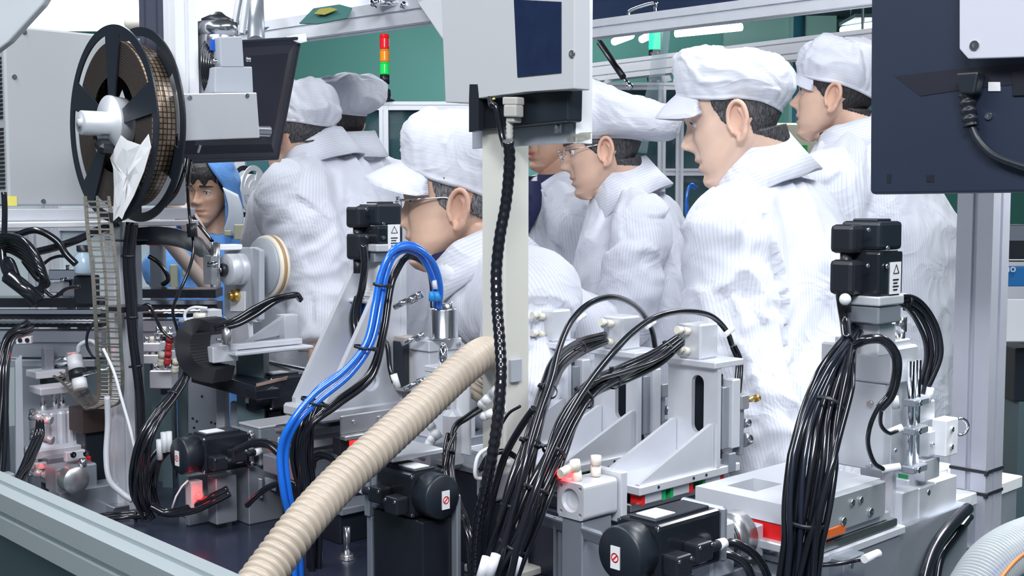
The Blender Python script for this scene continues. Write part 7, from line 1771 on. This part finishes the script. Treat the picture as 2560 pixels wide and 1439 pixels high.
c2 = c_ + UA * .028 + V((0, 0, .004)) - VA * .02
r = unit('film_roll', 'cream film roll on a grey disc behind the winder plate', 'roll', c2 - V((0, 0, .055)))
Mr = frame(c2, VA, WA, UA)
mb = MB(); mb.lathe(Mr, [(0, 0), (.052, 0), (.052, .006), (.0, .006)], 48); mb.build('grey_disc', GREYP, r)
mb = MB(); mb.lathe(Mr, [(.03, .006), (.056, .006), (.0565, .010), (.0565, .022), (.056, .026), (.03, .026)], 60); mb.build('roll', mat('cream_film', (.82, .76, .66), .5), r)
mb = MB(); mb.lathe(Mr, [(.0568, .012), (.0574, .013), (.0574, .018), (.0568, .019)], 60); mb.build('brown_band', mat('brown_band', (.42, .26, .12), .5), r); MB().cyl(c2 - UA * .05, c2 + UA * .01, .006).build('shaft', STEEL, r)
# ---- white sensor block with loop
r = unit('sensor_block', 'small white sensor block with looping white wire, left of winder', 'sensor', P(500, 800, 2.1)); bx(r, 'block', P(520, 775, 2.1), (.028, .03, .024), ALU); bx(r, 'base', P(466, 800, 2.1), (.07, .03, .006), ALU); MB().tube(spline(PP([(515, 792, 2.09), (480, 796, 2.09), (464, 800, 2.09), (464, 780, 2.09), (485, 768, 2.09), (518, 770, 2.09)]), 6), .0028, 8).build('wire', WHITE, r); mb = MB(); mb.tube(PP([(485, 790, 2.08), (515, 790, 2.08)]), .006, 12); mb.build('tube', IVORY, r)
# ---- small white gusset and slide
b = P(600, 862, 2.12)
r = unit('small_gusset', 'pale triangular gusset on slide plate, in front of the white coat sleeve', 'bracket', b)
slab(MB(), [P(602, 858, 2.12), P(708, 836, 2.22), P(730, 782, 2.22), P(706, 786, 2.20)], V((.004, .010, 0)), .001).build('gusset', ALU, r)
bx(r, 'base', P(532, 868, 2.06), (.050, .05, .028), ALU); bx(r, 'arm', P(575, 862, 2.08), (.15, .02, .010), ALU); bx(r, 'flat_plate', P(590, 882, 2.06), (.16, .08, .006), ALU); mb = MB(); e = P(568, 860, 2.06); mb.cyl(e, e + WA * .03, .009, n=20); mb.build('pin', BRUSH, r); bolts(r, [P(546, 850, 2.04) ], (0, 0, 1), .004); bx(r, 'upright', P(712, 788, 2.2), (.03, .03, .06), ALU)
# ---- black actuator with servo pointing left-front
servo('m', 'upper left black servo motor with red-signed cap, below the energy chain', MF(P(620, 985, 2.17)), .118, .062, conn=(0, -1), group=None)
q = P(545, 905, 2.10)
r = unit('belt_axis', 'black belt axis behind the upper left servo motor', 'linear axis', dark(q, q.z - .04))
mb = MB(); e0 = P(530, 930, 2.15); e1 = P(650, 878, 2.3)
slab(MB(), [P(478, 918, 2.16), P(640, 965, 2.10), P(775, 935, 2.28), P(600, 885, 2.42)], V((0, 0, -.014)), .002).build('top_cover', BLKB, r); slab(MB(), [P(478, 930, 2.16), P(640, 978, 2.10), P(640, 1000, 2.10), P(478, 955, 2.16)], UA * .05, .001).build('side', BLKG, r); slab(MB(), [P(640, 958, 2.10), P(772, 928, 2.26), P(772, 936, 2.26), P(640, 967, 2.10)], V((0, .01, 0)), .0005).build('bright_rail', CHROME, r); slab(MB(), [P(590, 885, 2.40), P(762, 920, 2.28), P(768, 928, 2.28), P(592, 893, 2.40)], V((0, .01, 0)), .0005).build('rear_rail', STEEL, r); bx(r, 'end_screw', P(772, 925, 2.25), (.012, .012, .014), BLK)
# energy chain
r = unit('energy_chain', 'black curved cable chain loop left of the upper left servo motor', 'cable chain', P(500, 940, 2.1))
sp = spline(PP([(560, 936, 2.08), (515, 925, 2.07), (488, 895, 2.06), (482, 855, 2.06), (492, 820, 2.06), (518, 812, 2.07), (545, 822, 2.09)]), 8)
rows = []
for i, p in enumerate(sp):
    t = (sp[min(i + 1, len(sp) - 1)] - sp[max(i - 1, 0)]).normalized(); n_ = t.cross(V((0, 1, 0))).normalized(); k = .0135 if i % 2 else .0128; d_ = V((.012, .020, 0))
    rows.append([p + n_ * k - d_, p + n_ * k + d_, p - n_ * k + d_, p - n_ * k - d_])
mb = MB(); mb.grid(rows, True, False, True); mb.build('links', mat('soft_black_plastic', (.014, .015, .02), .55), r)
bundle('black cables running from the energy chain up to the white coat sleeve', PP([(540, 822, 2.06), (590, 808, 2.06), (640, 778, 2.07), (690, 748, 2.08), (738, 736, 2.10), (752, 748, 2.12)]), 4, .0040, (.007, .009, .009, .006, .004, .003), 51, ties=(.1,))
# ---- second servo with gear block
servo('m', 'lower left black servo motor with red-signed cap, above the red sensor', MF(P(446, 1140, 1.97)), .128, .062, conn=(-1, 0), group=None)
g0 = P(446, 1140, 1.97) + UA * .130
r = unit('gear_block', 'grey gearbox block and stand behind the lower left servo motor', 'gearbox', dark(g0, TZ)); MB().box(MF(g0 + UA * .055), (.10, .066, .066), .003).build('gearbox', ALUD, r); MB().box(MF(g0 + UA * .055 + WA * .034), (.102, .068, .004), .001).build('lid', ALU, r); bx(r, 'stand', g0 - UA * .01 - VA * .02 - WA * .034, (.10, .06, g0.z - .034 - TZ), ALUD); bolts(r, [g0 - VA * .036 + WA * .024 - UA * .01, g0 - VA * .036 - WA * .024 - UA * .01], NB, .005, .006)
r = unit('acrylic_stand', 'grey stand with red-lit sensor under the lower left servo motor', 'stand', P(500, 1300, 2.1)); q = P(480, 1196, 2.02); bx(r, 'post_plate', P(470, 1190, 2.03), (.075, .012, P(470, 1190, 2.03).z - TZ), GREYP); bx(r, 'side_plate', P(540, 1195, 2.0), (.04, .03, P(540, 1195, 2.0).z - TZ - .01), ALUD); bx(r, 'foot', Pz(482, 1300, TZ) + WA * .014, (.11, .05, .014), ALU); bx(r, 'sensor_body', P(478, 1205, 1.98), (.022, .02, .045), mat('pink_white', (.60, .45, .45), .4))
mb = MB(); mb.tube(PP([(470, 1200, 1.98), (455, 1215, 1.98), (440, 1240, 1.98), (430, 1270, 1.98)]), .0016, 6); one('thin_wire', 'thin pale wire arching from the red-lit sensor', 'wire', mb, PAPER)
# vertical grey plates behind
r = unit('upright_plates', 'grey upright plates with bolt holes, left of the upper left servo motor', 'plate', dark(P(520, 1100, 2.3), TZ)); px_slab(r, 'plate', [(470, 940), (555, 960), (555, 1130), (470, 1100)], 2.3, V((0, .012, 0)), ALUD); px_slab(r, 'edge_plate', [(540, 972), (562, 968), (562, 1080), (540, 1080)], 2.22, V((.003, .02, 0)), GREYP); px_slab(r, 'block', [(576, 1005), (598, 1008), (598, 1080), (576, 1075)], 2.2, V((0, .02, 0)), ALUD)
MB().box(V((P(515, 1100, 2.32).x, 2.32, (P(515, 1100, 2.3).z + TZ) / 2)), (.10, .03, P(515, 1100, 2.3).z - TZ)).build('base', DUSK, r)
for (x, y) in ((505, 990), (482, 1045), (492, 1052), (485, 1068), (528, 1055), (538, 1058)): mb = MB(); e = P(x, y, 2.299); mb.cyl(e, e + V((0, -.002, 0)), .0022, n=10); mb.build('hole', BLK, r)
px = unit('angle_bracket', 'grey angle bracket on the table beside the blue tubes', 'bracket', P(640, 1260, 2.05)); bx(px, 'base', Pz(570, 1235, TZ) + WA * .010, (.16, .05, .010), ALU); px_slab(px, 'web', [(620, 1180), (690, 1200), (690, 1228), (620, 1205)], 2.06, V((0, .008, 0)), GREYP); px_slab(px, 'upright', [(645, 1195), (656, 1197), (656, 1245), (645, 1243)], 2.04, V((0, .01, 0)), ALUD)
# ---- clustered fittings behind
for (x, y, w2, h2, Y, m, lb) in ((410, 945, 58, 46, 2.3, ALU, 'white air cylinder block right of the pale post'), (385, 865, 46, 22, 2.35, ALU, 'upper small silver manifold right of the pale post'), (388, 895, 50, 24, 2.35, ALU, 'lower small silver manifold right of the pale post'), (450, 885, 60, 26, 2.4, GREYP, 'grey manifold plate left of the energy chain'), (415, 835, 50, 12, 2.4, CHROME, 'thin chrome bar behind the silver manifolds')):
    a_ = P(x, y, Y); rr = unit('manifold_block', lb, 'manifold', a_ - WA * .02); MB().box(a_, (w2 / 3000 * Y, .04, h2 / 3000 * Y), .002).build('body', m, rr)
    for k in range(3): e = a_ + V(((k - 1) * w2 / 3000 * Y * .3, -.012, h2 / 6000 * Y)); MB().cyl(e, e + WA * .012, .0045, n=10).build('port', STEEL if k != 1 else IVORY, rr)
    MB().box(V((a_.x, a_.y + .02, (a_.z + TZ) / 2)), (.02, .02, a_.z - TZ)).build('stem', DUSK, rr)
for (x, y, m, lb) in ((418, 905, mat('dull_red', (.55, .05, .05), .4), 'dull red fitting'), (437, 925, IVORY, 'ivory fitting'), (402, 908, IVORY, 'second ivory fitting'), (422, 868, mat('dull_red', (.55, .05, .05), .4), 'upper dull red fitting'), (452, 828, BLUE, 'blue fitting')):
    rr = unit('tube_fitting', lb + ' among the manifolds right of pale post', 'fitting', P(x, y, 2.24)); fitting(rr, P(x, y, 2.24), (.2, -.2, 1), m, .0065, .022); mb = MB(); mb.ball(P(x, y, 2.24), .0075); mb.build('elbow', m, rr)
for (x0, y0, lb) in ((398, 1098, 'left'), (409, 1080, 'middle'), (422, 1078, 'right')): mb = MB(); mb.tube(PP([(x0, y0, 2.0), (x0 + 2, y0 + 50, 2.0)]), .0052, 12); one('white_connector', lb + ' of three upright white connectors beside the lower left servo', 'connector', mb, WHITE)
# ---- cables on the left
bundle('long black cable bundle curving from the manifolds down to the table', PP([(474, 880, 2.10), (465, 930, 2.06), (435, 985, 2.02), (395, 1040, 1.98), (362, 1100, 1.96), (348, 1170, 1.96), (350, 1240, 1.98), (365, 1285, 2.0)]), 6, .0036, (.005, .007, .008, .009, .012, .014, .016, .014), 61, ties=(.3,))
bundle('looser black cables bunched behind the lower left servo motor', PP([(455, 1110, 2.04), (420, 1125, 2.03), (390, 1160, 2.02), (375, 1210, 2.02), (378, 1255, 2.03), (395, 1290, 2.03)]), 5, .0036, .014, 62)
bundle('two black cables sweeping along the table from the bunch to the right', PP([(378, 1262, 2.0), (420, 1280, 2.0), (480, 1270, 1.99), (530, 1245, 1.98), (570, 1225, 1.98)]), 2, .0055, .007, 63)
bundle('black cables lying flat on the table among cut ends', PP([(190, 1296, 2.02), (250, 1294, 2.04), (310, 1288, 2.06), (370, 1290, 2.06)]), 4, .0034, .007, 64, ties=(.85,))
r = unit('terminal_strip', 'small dark connector strip lying on the table, lower left', 'connector', Pz(255, 1285, TZ)); bx(r, 'strip', Pz(225, 1278, TZ) + WA * .02, (.07, .05, .018), BLKB); 
for k in range(6): bx(r, 'contact', Pz(228, 1278, TZ) + WA * .0215 + UA * .010 * k, (.006, .045, .003), ALUD, bev=0)
bx(r, 'clip', Pz(285, 1290, TZ) + WA * .016, (.03, .03, .014), STEEL)
cable('grey-white cable hanging down behind the chute to the table', PP([(268, 990, 2.05), (270, 1060, 2.05), (266, 1140, 2.04), (275, 1200, 2.03), (305, 1232, 2.03), (332, 1250, 2.03)]), .0052, mat('grey_white_cable', (.50, .52, .56), .4))
cable('thin white cable running diagonally across the pale left post', PP([(258, 870, 2.02), (285, 930, 2.02), (305, 1000, 2.02), (325, 1070, 2.02), (342, 1140, 2.02)]), .0026, WHITE)
cable('curled white wire loop beside the white barrel sensor', PP([(195, 880, 2.12), (200, 862, 2.12), (225, 852, 2.12), (245, 865, 2.12), (248, 890, 2.12)]), .0040, mat('grey_white_cable', (.50, .52, .56), .4))
cable('thin black wire arc right of the white wire loop', PP([(240, 800, 2.1), (220, 830, 2.1), (218, 865, 2.1), (235, 895, 2.1)]), .0026)
cable('thin black lead with ferrite hanging from the black monitor', PP([(478, 400, 2.12), (470, 470, 2.1), (474, 540, 2.1), (484, 620, 2.08), (470, 680, 2.07), (448, 730, 2.06), (432, 775, 2.06), (442, 820, 2.07), (448, 850, 2.08)]), .0028)
mb = MB(); mb.tube(PP([(478, 558, 2.08), (482, 592, 2.08)]), .0088, 14); one('ferrite', 'black ferrite sleeve on lead hanging from the black monitor', 'ferrite', mb, BLK)
cable('black lead dropping from monitor beside the reel edge', PP([(466, 395, 2.14), (460, 430, 2.12), (440, 480, 2.1), (410, 515, 2.09)]), .0042)
cable('thin black cable sagging right of the pale post to the manifolds', PP([(355, 765, 2.1), (372, 762, 2.1), (388, 790, 2.1), (405, 825, 2.1), (432, 848, 2.1)]), .0030)
cable('black cable right of the pale post loop beside white panel', PP([(372, 640, 2.5), (395, 655, 2.5), (415, 680, 2.5), (420, 700, 2.5), (405, 712, 2.5)]), .005)
cable('black cable arc along the upper peach duct', PP([(482, 540, 2.5), (500, 565, 2.5), (530, 602, 2.45)]), .004)
bundle('two black leads leaving the lower left servo to the blue tubes', PP([(590, 1125, 1.9), (630, 1108, 1.88), (670, 1108, 1.86), (700, 1125, 1.84)]), 2, .0048, .006, 65)
cable('black cable from behind blue tubes curling onto the table', PP([(745, 1215, 1.86), (710, 1205, 1.88), (670, 1218, 1.9), (640, 1240, 1.92), (618, 1262, 1.94)]), .0050)
cable('short thick black hose arch left of the cream hose', PP([(778, 1170, 1.86), (785, 1145, 1.85), (810, 1135, 1.84), (840, 1148, 1.82), (855, 1175, 1.8)]), .0075)
bundle('three black cables running under the cream hose to the motor facing right', PP([(830, 1235, 1.72), (880, 1222, 1.70), (930, 1222, 1.68), (985, 1235, 1.64)]), 3, .0042, .009, 66)
